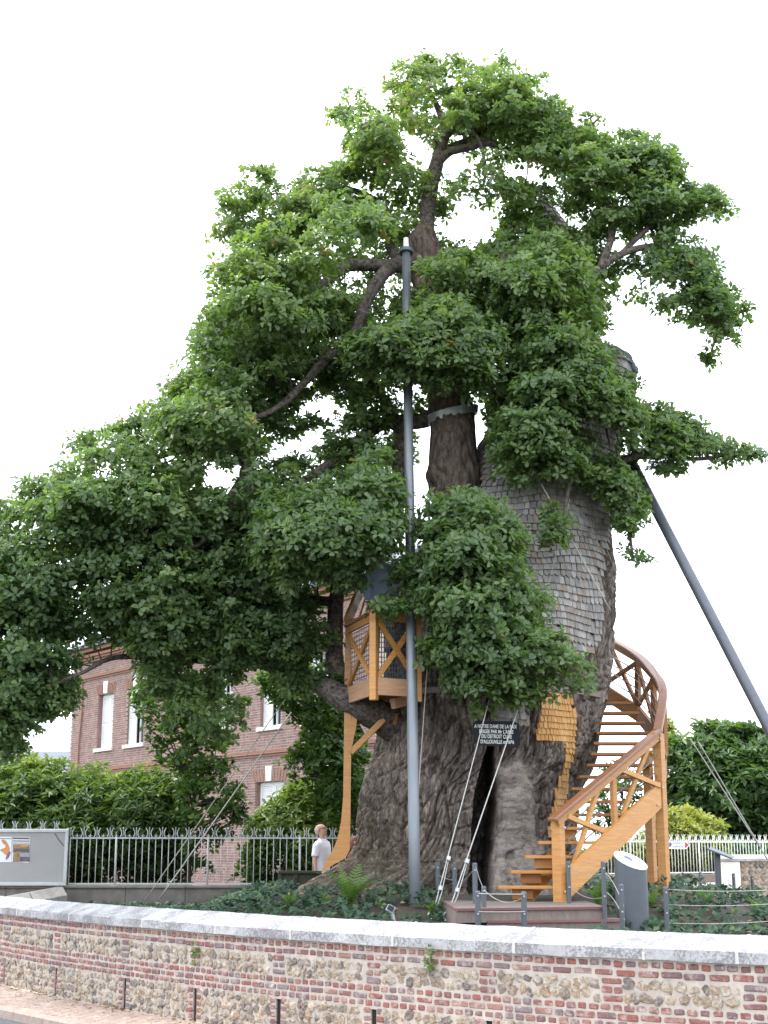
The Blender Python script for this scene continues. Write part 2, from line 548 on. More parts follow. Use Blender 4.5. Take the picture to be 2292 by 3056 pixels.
M['moss_clay'] = plain('moss', (.07, .085, .025), .95, .3, 20, bmp=.3)

# limestone coping with lichen specks
def coping_mat():
    m, n, l, b = new_mat('limestone coping')
    v = coords(n, l)
    t = N(n, 'ShaderNodeTexNoise', Scale=5.0, Detail=8.0, Roughness=.7); l.new(v, t.inputs['Vector'])
    r = ramp(n, [(.3, (.30, .295, .298)), (.7, (.47, .46, .455))]); l.new(t.outputs['Fac'], r.inputs['Fac'])
    t2 = N(n, 'ShaderNodeTexNoise', Scale=34.0, Detail=7.0, Roughness=.75); l.new(v, t2.inputs['Vector'])
    t3 = N(n, 'ShaderNodeTexNoise', Scale=2.4, Detail=3.0); l.new(v, t3.inputs['Vector'])
    ad = N(n, 'ShaderNodeMath', operation='MULTIPLY_ADD'); l.new(t3.outputs['Fac'], ad.inputs[0]); ad.inputs[1].default_value = .55; l.new(t2.outputs['Fac'], ad.inputs[2])
    r2 = ramp(n, [(.75, 0), (.84, .8)]); l.new(ad.outputs[0], r2.inputs['Fac'])
    c = mix(n, l, r2.outputs['Color'], r.outputs['Color'], (.16, .15, .16))
    l.new(c, b.inputs['Base Color'])
    b.inputs['Roughness'].default_value = .92
    bump(n, l, b, t2.outputs['Fac'], .5, .012)
    return m
M['coping'] = coping_mat()

# oak bark: attributes wood (bare heartwood), moss
def bark_mat(name, use_attr=True, dark=1.0, c0=(.046, .038, .034), c1=(.285, .243, .215), st=.22):
    m, n, l, b = new_mat(name)
    v = coords(n, l, (1, 1, st))
    d = N(n, 'ShaderNodeTexNoise', Scale=3.0, Detail=2.0); l.new(v, d.inputs['Vector'])
    wv = n.new('ShaderNodeMixRGB'); wv.inputs['Fac'].default_value = .10
    l.new(v, wv.inputs['Color1']); l.new(d.outputs['Color'], wv.inputs['Color2'])
    t = N(n, 'ShaderNodeTexNoise', Scale=16.0, Detail=9.0, Roughness=.68, Distortion=.3); l.new(wv.outputs['Color'], t.inputs['Vector'])
    t1 = N(n, 'ShaderNodeTexNoise', Scale=44.0, Detail=5.0, Roughness=.7); l.new(wv.outputs['Color'], t1.inputs['Vector'])
    h = mix(n, l, .35, t.outputs['Fac'], t1.outputs['Fac'])
    c0 = tuple(x * dark for x in c0); c1 = tuple(x * dark for x in c1)
    col = ramp(n, [(.40, c0), (.61, c1)]); l.new(h, col.inputs['Fac'])
    t4 = N(n, 'ShaderNodeTexNoise', Scale=1.1, Detail=5.0, Roughness=.6); l.new(coords(n, l), t4.inputs['Vector'])
    tone = ramp(n, [(.3, (.70, .68, .68)), (.55, (1.0, .97, .95)), (.72, (1.32, 1.22, 1.14))]); l.new(t4.outputs['Fac'], tone.inputs['Fac'])
    out = mix(n, l, 1.0, col.outputs['Color'], tone.outputs['Color'], 'MULTIPLY')
    if use_attr:
        ap = n.new('ShaderNodeAttribute'); ap.attribute_name = 'plate'
        pr = ramp(n, [(0, .62), (1, 1.38)]); l.new(ap.outputs['Fac'], pr.inputs['Fac'])
        out = mix(n, l, 1.0, out, pr.outputs['Color'], 'MULTIPLY')
        aw = n.new('ShaderNodeAttribute'); aw.attribute_name = 'wood'
        v2 = coords(n, l, (1.6, 1.6, 3.6))
        t2 = N(n, 'ShaderNodeTexNoise', Scale=4.5, Detail=9.0, Roughness=.7, Distortion=.9); l.new(v2, t2.inputs['Vector'])
        wc = ramp(n, [(.30, (.06, .048, .042)), (.42, (.19, .16, .14)), (.52, (.26, .23, .215)), (.60, (.34, .29, .24)), (.66, (.40, .25, .13)), (.72, (.30, .26, .225))]); l.new(t2.outputs['Fac'], wc.inputs['Fac'])
        out = mix(n, l, aw.outputs['Fac'], out, wc.outputs['Color'])
        am = n.new('ShaderNodeAttribute'); am.attribute_name = 'moss'
        t3 = N(n, 'ShaderNodeTexNoise', Scale=9.0, Detail=6.0, Roughness=.7); l.new(coords(n, l), t3.inputs['Vector'])
        mm = N(n, 'ShaderNodeMath', operation='MULTIPLY'); l.new(am.outputs['Fac'], mm.inputs[0])
        mr = ramp(n, [(.36, 0), (.60, 1)]); l.new(t3.outputs['Fac'], mr.inputs['Fac']); l.new(mr.outputs['Color'], mm.inputs[1])
        out = mix(n, l, mm.outputs[0], out, (.060, .047, .028))
    l.new(out, b.inputs['Base Color'])
    b.inputs['Roughness'].default_value = .92
    b.inputs['Specular IOR Level'].default_value = .15
    bump(n, l, b, h, .8, .035)
    return m
M['bark'] = bark_mat('oak bark')
M['bark_limb'] = bark_mat('limb bark', False, .72, st=1.0)
M['bark_stem'] = bark_mat('stem bark', False, 1.0, (.046, .037, .032), (.175, .135, .112))
M['twig'] = plain('twig bark', (.055, .045, .036), .9, .3, 20, bmp=.3)

M['oak_leaf'] = leaf_mat('oak leaf', [(0, (.058, .098, .048)), (.35, (.098, .154, .068)), (.7, (.146, .205, .080)), (.9, (.19, .235, .082)), (.965, (.13, .19, .05)), (.985, (.26, .14, .05)), (1, (.32, .15, .06))], (1.8, 2.0, .8), .46, .40, .5)
M['laurel_leaf'] = leaf_mat('laurel leaf', [(0, (.034, .066, .026)), (.5, (.068, .126, .042)), (.85, (.125, .195, .055)), (1, (.18, .24, .07))], (2.0, 2.2, .8), .3, .42, .45)
M['rhodo_leaf'] = leaf_mat('rhododendron leaf', [(0, (.034, .060, .020)), (.5, (.076, .132, .034)), (.85, (.145, .21, .048)), (1, (.21, .25, .065))], (2.2, 2.3, .8), .33, .45, .4)
M['gold_leaf'] = leaf_mat('golden leaf', [(0, (.13, .16, .035)), (.5, (.25, .28, .055)), (1, (.42, .42, .12))], (1.8, 1.9, .8), .3, .4, .4)
M['ivy_leaf'] = leaf_mat('ivy leaf', [(0, (.022, .046, .028)), (.5, (.040, .080, .044)), (.85, (.07, .125, .055)), (1, (.12, .16, .06))], (1.6, 1.8, .9), .15, .55, .3)
M['fern_leaf'] = leaf_mat('fern leaf', [(0, (.07, .135, .028)), (1, (.135, .21, .05))], (1.7, 1.9, .8), .35, .5, .3)
M['vine_leaf'] = leaf_mat('climber leaf', [(0, (.034, .066, .022)), (.5, (.066, .120, .034)), (1, (.14, .20, .05))], (2.4, 2.6, .8), .4, .42, .35)

M['bright_laurel'] = leaf_mat('bright laurel leaf', [(0, (.035, .065, .022)), (.4, (.085, .15, .038)), (1, (.22, .29, .065))], (1.8, 2.0, .8), .34, .45, .4)
M['slot_shade'] = plain('painted slot shade', (.012, .010, .009), .95, .3, 10, bmp=.3)  # near-black colour standing in for shade inside the wall slots
M['shade_coping'] = plain('shade darkened coping', (.25, .235, .22), .92, .3, 7, bmp=.4, dirt=((.12, .11, .10), .6))  # coping colour lowered to paint in the shade on the wall return
# ------------------------------------------------------------------ wall line, street and garden ground
_wpx = [(-9.6, 30.0), (-8.3, 27.9), (-7.45, 26.55), (-6.49, 25.0), (-5.0, 22.75), (-3.51, 20.8), (-1.66, 18.5), (0, 16.85), (1.25, 15.72), (2.45, 14.82), (3.66, 14.05), (5.4, 13.1), (8.0, 11.8), (14.0, 8.9)]
_wp = np.array(_wpx)
_ch = np.concatenate([[0], np.cumsum(np.hypot(*np.diff(_wp, axis=0).T))])
_ss = np.linspace(0, _ch[-1], 1200)
_fx, _fy = np.interp(_ss, _ch, _wp[:, 0]), np.interp(_ss, _ch, _wp[:, 1])
_k = np.hanning(81); _k /= _k.sum()
def _sm(a):
    p = np.concatenate([2 * a[0] - a[40:0:-1], a, 2 * a[-1] - a[-2:-42:-1]])
    return np.convolve(p, _k, 'valid')
_fx, _fy = _sm(_fx), _sm(_fy)
_arc = np.concatenate([[0], np.cumsum(np.hypot(np.diff(_fx), np.diff(_fy)))])
WALL_L = _arc[-1]
def wp(s, off=0.0):
    """point on the wall line at arc length s, off metres towards the street; also the tangent angle"""
    x, y = np.interp(s, _arc, _fx), np.interp(s, _arc, _fy)
    x2, y2 = np.interp(s + .05, _arc, _fx), np.interp(s + .05, _arc, _fy)
    x1, y1 = np.interp(s - .05, _arc, _fx), np.interp(s - .05, _arc, _fy)
    tx, ty = x2 - x1, y2 - y1
    l = math.hypot(tx, ty); tx, ty = tx / l, ty / l
    nx, ny = ty, -tx            # street side
    if nx * x + ny * y > 0: nx, ny = -nx, -ny
    return x + nx * off, y + ny * off, math.atan2(ty, tx)
def s_of(p):
    return float(_arc[np.argmin((_fx - p[0]) ** 2 + (_fy - p[1]) ** 2)])

Z_COP, Z_PAVE, Z_ROAD = 0.18, -0.92, -1.045
TC = (1.83, 25.4)          # trunk axis
def gz(x, y):
    r = np.hypot(np.asarray(x, float) - 1.8, np.asarray(y, float) - 25.2)
    t = np.clip((5.6 - r) / 2.3, 0, 1)
    return 0.02 + .50 * t * t * (3 - 2 * t)

# big ground and road
b = MB(); b.add([(-900, -300, -1.30), (900, -300, -1.30), (900, 1200, -1.30), (-900, 1200, -1.30)], [(0, 1, 2, 3)])
tag(b.build('ground', M['grass']), kind='structure')

def strip(s0, s1, n, cols, zf):
    """sheet following the wall line: cols = offsets"""
    vs, fs = [], []
    m = len(cols)
    for i in range(n + 1):
        s = s0 + (s1 - s0) * i / n
        for j, c in enumerate(cols):
            x, y, _ = wp(s, c)
            vs.append((x, y, zf(j, x, y)))
    for i in range(n):
        for j in range(m - 1):
            fs.append((i * m + j, (i + 1) * m + j, (i + 1) * m + j + 1, i * m + j + 1))
    return vs, fs
b = MB(); b.add(*strip(0, WALL_L, 90, [1.28, 3, 6, 12, 24], lambda j, x, y: Z_ROAD))
o = tag(fixnormals(b.build('road', M['asphalt'])), kind='structure')
b = MB(); b.add(*strip(0, WALL_L, 90, [-.1, .4, .8, 1.14], lambda j, x, y: Z_PAVE - .012))
pavement = tag(fixnormals(b.build('pavement', M['paver_joint'])), kind='structure')

# garden ground behind the wall, out to the horizon
ext = [(-60.0, 106.0), (-30, 60.0)] + [wp(s, -.12)[:2] for s in np.linspace(0, WALL_L, 70)] + [(40, -4), (120, -44)]
offs = [0] + list(np.linspace(.5, 24, 48)) + [30, 45, 80, 200, 900]
vs, fs = [], []
for (x, y) in ext:
    for d in offs:
        X, Y = x + d * .25, y + d * .97
        z = float(gz(X, Y)) + .03 * float(noise3(np.array([X * .9, Y * .9, 0.3])))
        vs.append((X, Y, z))
m_ = len(offs)
for i in range(len(ext) - 1):
    for j in range(m_ - 1):
        fs.append((i * m_ + j, (i + 1) * m_ + j, (i + 1) * m_ + j + 1, i * m_ + j + 1))
b = MB(); b.add(vs, fs)
tag(fixnormals(b.build('garden_ground', M['soil'], smooth=True)), kind='structure')

# ------------------------------------------------------------------ boundary wall
wall = thing('boundary_wall', (0, 16.85, Z_PAVE), 'low curved brick and flint wall with pale stone coping along the pavement', 'wall')
SLOT_PX = [39, 205, 398, 608, 856, 1133, 1459, 1846, 2260]
_cy = np.array([[0, 2724], [400, 2763], [750, 2792], [1146, 2818], [1500, 2841], [2292, 2875]], float)
slots = []
for px in SLOT_PX:
    y = float(np.interp(px, _cy[:, 0], _cy[:, 1]))
    slots.append(s_of(PZ(px, y, Z_COP)))
slots = [slots[0] - 3.0, slots[0] - 1.5] + slots + [slots[-1] + 1.35, slots[-1] + 2.7]
S0, S1 = slots[0] - .8, slots[-1] + .8
FACE = -.05     # brick face, behind the coping's edge
def wall_M(s, off, z, extra=None):
    x, y, a = wp(s, off)
    m = Matrix.Translation((x, y, z)) @ rotz(a)
    return m if extra is None else m @ extra
# the local frame: +X along wall to the right, -Y towards the street
_t = wp(slots[4]); _n = Vector((math.sin(_t[2]), -math.cos(_t[2])))
FRONT_IS_MINUS_Y = _n.dot(Vector((wp(slots[4], 1)[0] - _t[0], wp(slots[4], 1)[1] - _t[1]))) > 0

core = MB()
def core_box(sa, sb, za, zb, o0, o1):
    n = max(1, int((sb - sa) / .4))
    for i in range(n):
        a0, a1 = sa + (sb - sa) * i / n, sa + (sb - sa) * (i + 1) / n
        pts = [wp(a0, o0), wp(a1, o0), wp(a1, o1), wp(a0, o1)]
        core.prism([(p[0], p[1], za) for p in pts], (0, 0, zb - za))
ZS = Z_COP - .70
core_box(S0, S1, ZS, Z_COP, FACE - .012, FACE - .36)
core_box(S0, S1, Z_PAVE - .2, ZS, FACE - .32, FACE - .36)
edges = [S0] + [e for s in slots for e in (s - .046, s + .046)] + [S1]
for i in range(0, len(edges), 2):
    core_box(edges[i], edges[i + 1], Z_PAVE - .2, ZS, FACE - .012, FACE - .32)
fixnormals(core.build('mortar_core', M['mortar'], wall))
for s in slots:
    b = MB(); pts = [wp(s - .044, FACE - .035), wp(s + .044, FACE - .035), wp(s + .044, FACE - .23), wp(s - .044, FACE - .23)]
    b.prism([(p[0], p[1], Z_PAVE - .1) for p in pts], (0, 0, ZS - Z_PAVE + .098)); fixnormals(b.build('slot_shade_fill', M['slot_shade'], wall))  # dark block set in each slot to paint its shade

# coping stones
joint_px = [85, 250, 460, 680, 905, 1210, 1560, 1955, 2235]
js = [s_of(PZ(px - 15, float(np.interp(px, _cy[:, 0], _cy[:, 1])), Z_COP)) for px in joint_px]
js = [js[0] - 2.6, js[0] - 1.3] + js + [js[-1] + 1.2, js[-1] + 2.4]
for i in range(len(js) - 1):
    c = MB()
    n = 8
    rows = []
    for k in range(n + 1):
        s = js[i] + .004 + (js[i + 1] - js[i] - .008) * k / n
        prof = [(0, 0), (0, .105), (-.03, .118), (-.40, .245), (-.445, .22), (-.445, 0)]
        row = []
        for q, (o, z) in enumerate(prof):
            jz = .010 * float(noise3(np.array([s * 3.1, q * 5.7, .5])))
            jo = .012 * float(noise3(np.array([s * 3.7, q * 3.1, 4.5])))
            x, y, _ = wp(s, o + jo)
            row.append((x, y, Z_COP + z + jz))
        rows.append(row)
    vs = [p for r in rows for p in r]
    m_ = 6
    fs = []
    for k in range(n):
        for q in range(m_):
            q2 = (q + 1) % m_
            fs.append((k * m_ + q, (k + 1) * m_ + q, (k + 1) * m_ + q2, k * m_ + q2))
    fs += [tuple(range(m_)), tuple(n * m_ + q for q in range(m_ - 1, -1, -1))]
    c.add(vs, fs)
    o = fixnormals(c.build('coping_stone', M['coping'], wall))
    jm = MB(); r0_, r1_ = [], []
    for (o_, z_) in [(.004, -.002), (.004, .107), (-.03, .122), (-.40, .249), (-.44, .22), (-.44, 0)]:
        w_ = .013 + .006 * random.random()
        for lst, dd in ((r0_, -w_), (r1_, w_)):
            x, y, _ = wp(js[i] + dd, o_); lst.append((x, y, Z_COP + z_))
    jm.add(r0_ + r1_, [(q, q + 6, (q + 1) % 6 + 6, (q + 1) % 6) for q in range(6)] + [tuple(range(6)), tuple(range(11, 5, -1))])
    fixnormals(jm.build('joint', M['joint'], wall))

# brick and flint shapes
def brick_mesh(name, L, H, D, seed, mat):
    r = random.Random(seed)
    mb = MB()
    mb.box((0, 0, 0), (L, D, H), None, .012)
    mb.v = [(x + r.uniform(-.004, .004), y + r.uniform(-.004, .003), z + r.uniform(-.003, .003)) for x, y, z in mb.v]
    me = bpy.data.meshes.new(name); me.from_pydata(mb.v, [], mb.f); me.materials.append(mat); me.update()
    return me
def flint_mesh(name, seed, mat):
    bm = bmesh.new(); bmesh.ops.create_icosphere(bm, subdivisions=2, radius=1.0)
    r = random.Random(seed)
    o = r.uniform(0, 90)
    for v in bm.verts:
        n = float(fbm(np.array([v.co.x * 1.3 + o, v.co.y * 1.3, v.co.z * 1.3]), 2))
        v.co *= 1 + .42 * n
        v.co.x *= .064; v.co.z *= .060; v.co.y *= .028
    bmesh.ops.dissolve_limit(bm, angle_limit=.42, verts=bm.verts, edges=bm.edges)
    bmesh.ops.delete(bm, geom=[v for v in bm.verts if v.co.y > .02], context='VERTS')
    me = bpy.data.meshes.new(name); bm.to_mesh(me); bm.free(); me.materials.append(mat); me.update()
    return me
HB = [brick_mesh('brick_header', .106, .060, .10, i, M['brick']) for i in range(6)]
SB = [brick_mesh('brick_stretcher', .216, .059, .10, 20 + i, M['brick']) for i in range(6)]
FL = [flint_mesh('flint', 40 + i, M['flint']) for i in range(14)]
bricks, flints = [], []      # (mesh, matrix)
rj = random.Random(5)
flip = Matrix.Identity(4) if FRONT_IS_MINUS_Y else rotz(math.pi)
def put_brick(s, z, kind, proud=0.0):
    me = rj.choice(HB if kind == 'h' else SB)
    sc = Matrix.Diagonal((rj.uniform(.9, 1.04), 1, rj.uniform(.86, 1.06), 1))
    rot = Matrix.Rotation(rj.uniform(-.02, .02), 4, 'Y')
    bricks.append((me, wall_M(s, FACE - .05 + proud + rj.uniform(-.004, .007), Z_COP + z + rj.uniform(-.004, .004), rot @ flip @ sc)))
def near_slot(s, w):
    return any(abs(s - q) < w for q in slots)
for (z, kind, pitch) in ((-.055, 'h', .131), (-.142, 's', .240), (-.475, 'h', .131), (-.557, 's', .242), (-.637, 'h', .131)):
    s = S0 + rj.uniform(0, .1)
    while s < S1:
        k = kind
        if k == 's' and rj.random() < .22:
            put_brick(s + pitch * .25, z, 'h'); s += pitch * .5; continue
        put_brick(s + pitch / 2, z, k); s += pitch * rj.uniform(.97, 1.04)
for q in slots:
    for i, z in enumerate((-.225, -.307, -.390)):
        if i % 2 == 0: put_brick(q + rj.uniform(-.01, .01), z, 's')
        else:
            put_brick(q - .062, z, 'h'); put_brick(q + .062, z, 'h')
    for z in (-.72, -.802, -.884, -.966, -1.046):
        put_brick(q - .102, z, 'h'); put_brick(q + .102, z, 'h')
def put_flints(z, lo, hgt):
    s = S0
    while s < S1:
        if near_slot(s, .175 if lo else .165):
            s += .03; continue
        sc = rj.uniform(.75, 1.25)
        m = Matrix.Rotation(rj.uniform(-.5, .5), 4, 'Y') @ Matrix.Rotation(rj.uniform(-.3, .3), 4, 'X') @ flip @ Matrix.Diagonal((sc, rj.uniform(.8, 1.3), hgt * rj.uniform(.85, 1.15), 1))
        flints.append((rj.choice(FL), wall_M(s, FACE - .020 + rj.uniform(-.008, .008), Z_COP + z + rj.uniform(-.012, .012), m)))
        s += .116 * sc * rj.uniform(.88, 1.12)
for z, h_ in ((-.255, 1.0), (-.37, 1.0)): put_flints(z, False, h_)
for z, h_ in ((-.735, .95), (-.845, 1.0), (-.955, 1.0), (-1.06, .8)): put_flints(z, True, h_)

def place_pieces(items, name, parent, mat, limit=300, size=1.0):
    """the largest in view as objects of their own, the rest as one joined part"""
    P_ = np.array([it[1].translation for it in items])
    px, py = proj(P_)
    vis = (px > -60) & (px < 2350) & (py > -60) & (py < 3110)
    dist = P_[:, 1]
    order = sorted(range(len(items)), key=lambda i: (not vis[i], dist[i]))
    own = set(i for i in order[:limit] if vis[i])
    jb = MB()
    cache = {}
    for i, (me, mt) in enumerate(items):
        if i in own:
            inst(name, me, parent, mt)
        else:
            if me.name not in cache:
                cache[me.name] = ([v.co.copy() for v in me.vertices], [tuple(p.vertices) for p in me.polygons])
            v_, f_ = cache[me.name]
            jb.tint = random.random()
            jb.add([mt @ v for v in v_], f_)
    if jb.v:
        jb.build(name, mat, parent, kind='stuff', tint=True)
place_pieces(bricks, 'brick', wall, M['brick'])
place_pieces(flints, 'flint', wall, M['flint'])

# pavers and kerb
pv = [brick_mesh('paver', .196, .05, .112, 70 + i, M['paver']) for i in range(5)]
items = []
sA, sB = s_of((-8.4, 28)), s_of((-.5, 17.2))
for r_ in range(9):
    off = .075 + r_ * .121
    s = sA + (r_ % 2) * .105
    while s < sB:
        m = wall_M(s, off, Z_PAVE - .025 + rj.uniform(-.004, .003), Matrix.Rotation(rj.uniform(-.012, .012), 4, 'X') @ Matrix.Rotation(rj.uniform(-.01, .01), 4, 'Z'))
        items.append((rj.choice(pv), m)); s += .208
place_pieces(items, 'paver', pavement, M['paver'])
kerb = thing('kerb', (-4, 19.5, Z_ROAD), 'long kerb of worn brownish stones edging the brick pavement', 'kerb')
tag(kerb, kind='structure'); del kerb['category']
s = sA
while s < s_of((1.5, 15.5)):
    L = rj.uniform(.85, 1.1)
    c = MB()
    rows = []
    for k in range(5):
        q = s + .006 + (L - .012) * k / 4
        rows.append([(*wp(q, o)[:2], z) for (o, z) in ((1.145, Z_ROAD - .1), (1.145, Z_PAVE + .004), (1.265, Z_PAVE + .004), (1.29, Z_PAVE - .02), (1.295, Z_ROAD - .1))])
    vs = [p for r in rows for p in r]; fs = []
    for k in range(4):
        for q in range(5):
            q2 = (q + 1) % 5
            fs.append((k * 5 + q, (k + 1) * 5 + q, (k + 1) * 5 + q2, k * 5 + q2))
    fs += [tuple(range(5)), tuple(20 + q for q in range(4, -1, -1))]
    c.add(vs, fs)
    fixnormals(c.build('kerb_stone', M['kerb'], kerb))
    s += L
# ------------------------------------------------------------------ the old oak
D = 2292 / 1659.0            # outline lists below are in 1659-wide pixels
def poly(pts): return [(x * D, y * D) for x, y in pts]
oak = thing('oak_tree', (TC[0], TC[1], .4), 'huge ancient oak with hollow trunk, grey shingle patches and wide leafy crown', 'tree')

YT = 25.4
_tab = [(2760, 835, 1760), (2720, 848, 1735), (2690, 862, 1722), (2660, 885, 1712), (2630, 930, 1705), (2600, 985, 1700), (2560, 1045, 1697), (2500, 1068, 1700), (2452, 1072, 1705), (2367, 1086, 1718),
        (2262, 1124, 1770), (2194, 1137, 1783), (2100, 1148, 1800), (2000, 1160, 1812), (1900, 1175, 1820), (1800, 1200, 1824), (1700, 1230, 1826), (1600, 1275, 1814),
        (1500, 1320, 1812), (1400, 1390, 1826), (1300, 1450, 1842), (1200, 1500, 1878), (1110, 1560, 1890), (1070, 1640, 1868), (1045, 1710, 1836), (1036, 1760, 1795)]
_tz, _tl, _tr = [], [], []
for (y, l, r) in _tab:
    a_, b_ = P(l, y, YT), P(r, y, YT)
    _tz.append(a_.z); _tl.append(a_.x); _tr.append(b_.x)
_tz, _tl, _tr = map(np.array, (_tz, _tl, _tr))
Z_TOP = float(_tz[-1])
def trunk_base(th, z):
    """radius-free surface: x, y of the smooth trunk at angle th (0 = right, pi/2 = towards the street)"""
    L, R = np.interp(z, _tz, _tl), np.interp(z, _tz, _tr)
    a = (R - L) / 2
    cx = (L + R) / 2
    flare = np.clip((1.5 - z) / 1.3, 0, 1)
    c, s = np.cos(th), np.sin(th)
    b = np.minimum(a, 2.0) * .98 + .25 * flare ** 2 + 1.5 * flare ** 1.6 * np.clip(-c * 1.3 - .0, 0, 1)
    k = 1.0
    lump = noise3(np.stack([c * 1.4 + 5, s * 1.4, z * .35 + 0 * c], -1)) * .10 + noise3(np.stack([c * 3.0, s * 3.0 + 9, z * .8 + 0 * c], -1)) * .045
    lump = lump * np.clip((Z_TOP - z) / 1.0, 0, 1) * (1 - .85 * np.abs(c) ** 6)
    root = flare ** 2 * (.16 * np.sin(th * 7 + 1.0) + .10 * np.sin(th * 11 + .4)) * (1 - .8 * np.abs(c) ** 6)
    k = 1 + lump + root
    return cx + a * c * k, YT - b * s * k, c, s

SLIT = [(1458, 2215), (1432, 2301), (1415, 2365), (1406, 2473), (1402, 2580), (1393, 2623), (1398, 2672), (1462, 2672), (1462, 2580), (1479, 2451), (1485, 2344), (1476, 2279), (1476, 2215)]
HEART = [(1478, 2290), (1560, 2262), (1592, 2330), (1600, 2450), (1610, 2520), (1640, 2560), (1660, 2700), (1452, 2700), (1466, 2580), (1484, 2450)]
OLD_SH = [[(1450, 1345), (1600, 1180), (1780, 1030), (1910, 1090), (1910, 1400), (1838, 1500), (1822, 1560), (1800, 1650), (1796, 1790), (1790, 1880), (1770, 1935), (1720, 1955), (1640, 1950), (1580, 1880), (1480, 1700), (1440, 1480)],
          [(1238, 1840), (1275, 1840), (1275, 1945), (1238, 1945)], [(1485, 2070), (1560, 2060), (1575, 2150), (1480, 2150)]]
NEW_SH = [(1605, 2070), (1702, 2073), (1700, 2116), (1713, 2125), (1709, 2176), (1702, 2258), (1689, 2279), (1685, 2357), (1679, 2387), (1646, 2500), (1632, 2480), (1653, 2357), (1664, 2318), (1679, 2262), (1679, 2219), (1634, 2206), (1599, 2202), (1601, 2163), (1610, 2150)]

nth_f, nth_b, nz = 540, 60, 380
th = np.concatenate([np.linspace(-.35, math.pi + .35, nth_f, endpoint=False), np.linspace(math.pi + .35, 2 * math.pi - .35, nth_b, endpoint=False)])
zz = np.concatenate([np.linspace(-.25, 5.0, 280), np.linspace(5.03, Z_TOP, nz - 280)])
TH, ZZ = np.meshgrid(th, zz)
X0, Y0, C_, S_ = trunk_base(TH, ZZ)
front = S_ > 0.05
px, py = proj(np.stack([X0, Y0, ZZ], -1))
ds = poly_dist(px, py, SLIT)
ins = in_poly(px, py, SLIT) & front
dh = np.where(in_poly(px, py, HEART), 1, -1) * poly_dist(px + 14 * noise3(np.stack([px * .03, py * .02, 0 * px], -1)), py, HEART)
woodm = np.clip(dh / 30 + .4, 0, 1) * front * (~ins)
clad = np.zeros(px.shape, bool)
for pl in OLD_SH[:1] + [NEW_SH]:
    clad |= in_poly(px, py, pl)
clad &= front
pos = np.stack([X0, Y0, ZZ], -1)
warp = np.stack([noise3(pos * 1.1), noise3(pos * 1.1 + 20), 0 * X0], -1)
q = pos * np.array([1, 1, .23]) + warp * .22
ridge1 = 1 - np.abs(noise3(q * 3.6)) * 2.0
ridge2 = 1 - np.abs(noise3(q * 8.0 + 3)) * 2.0
mid = noise3(pos * np.array([1.6, 1.6, .7]) + warp * .4)
bark_amp = np.where(clad, .15, 1.0)
gnarl = np.clip((1.6 - ZZ) / 1.4, 0, 1)
qi = pos * np.array([1.5, 1.5, 1.1]) + warp * .5
f1 = np.exp(-(noise3(q * 2.6) / .085) ** 2); f2 = np.exp(-(noise3(q * 4.6 + 3) / .11) ** 2); f3 = np.exp(-(noise3(q * 9 + 8) / .2) ** 2)
disp_bark = .08 - .16 * f1 - .11 * f2 - .045 * f3 + .09 * mid
# bark plates: jittered cells along the stem, split by cracks
def plates(u_, v_, seed):
    rngp = np.random.default_rng(seed)
    tab = rngp.random((256, 256, 3))
    iu, iv_ = np.floor(u_).astype(int), np.floor(v_).astype(int)
    F1 = np.full(u_.shape, 9.0); F2 = np.full(u_.shape, 9.0); ID = np.zeros(u_.shape)
    for du in (-1, 0, 1):
        for dv in (-1, 0, 1):
            cu, cv = iu + du, iv_ + dv
            jt = tab[cu & 255, cv & 255]
            d_ = np.hypot(u_ - cu - .15 - .7 * jt[..., 0], v_ - cv - .15 - .7 * jt[..., 1])
            nearer = d_ < F1
            F2 = np.where(nearer, F1, np.minimum(F2, d_))
            ID = np.where(nearer, jt[..., 2], ID)
            F1 = np.where(nearer, d_, F1)
    return F2 - F1, ID
arc = TH * 1.95
big = noise3(pos * .55 + 40)
wu, wv = noise3(pos * np.array([1.3, 1.3, .6]) + 11), noise3(pos * np.array([1.0, 1.0, .8]) + 31)
gap1, pid1 = plates(arc / .115 + 1.6 * wu + .9 * big * ZZ, ZZ / .34 + 1.1 * wv + .5 * np.sin(arc * 1.3), 5)
gap2, pid2 = plates(arc / .060 + 1.6 * wu + .3, ZZ / .13 + 1.2 * wv, 6)
disp_bark = .05 - .13 * f1 - .070 * np.exp(-(gap1 / .16) ** 2) - .022 * np.exp(-(gap2 / .18) ** 2) + .035 * (pid1 - .5) + .014 * (pid2 - .5) + .09 * mid
plate_tone = np.clip(.5 * pid1 + .5 * pid2, 0, 1)
disp_gn = .10 * (1 - np.abs(noise3(qi * 2.3)) * 2) + .05 * noise3(qi * 6)
disp_wood = .045 * (1 - np.abs(noise3(pos * np.array([1.3, 1.3, 3.4]) + warp * 1.8)) * 2) + .10 * noise3(pos * np.array([2.2, 2.2, 1.2])) + .012 * (1 - np.abs(noise3(pos * np.array([2.8, 2.8, 11]) + warp * 3)) * 2) - .05 * np.exp(-(noise3(pos * np.array([3.2, 3.2, .8]) + warp) / .08) ** 2)
disp = (disp_bark * (1 - .55 * gnarl) + disp_gn * gnarl * .8) * (1 - woodm) + disp_wood * woodm
disp = disp * bark_amp
# swollen lips round the hollow, and the hollow itself
lip = np.exp(-(ds / 26.0) ** 2) * front * (~ins)
disp += lip * .07
hol = np.where(ins, np.clip(ds / 7.0, 0, 1), 0)
nx_, ny_ = C_, -S_
X1 = X0 + nx_ * disp
Y1 = Y0 + ny_ * disp
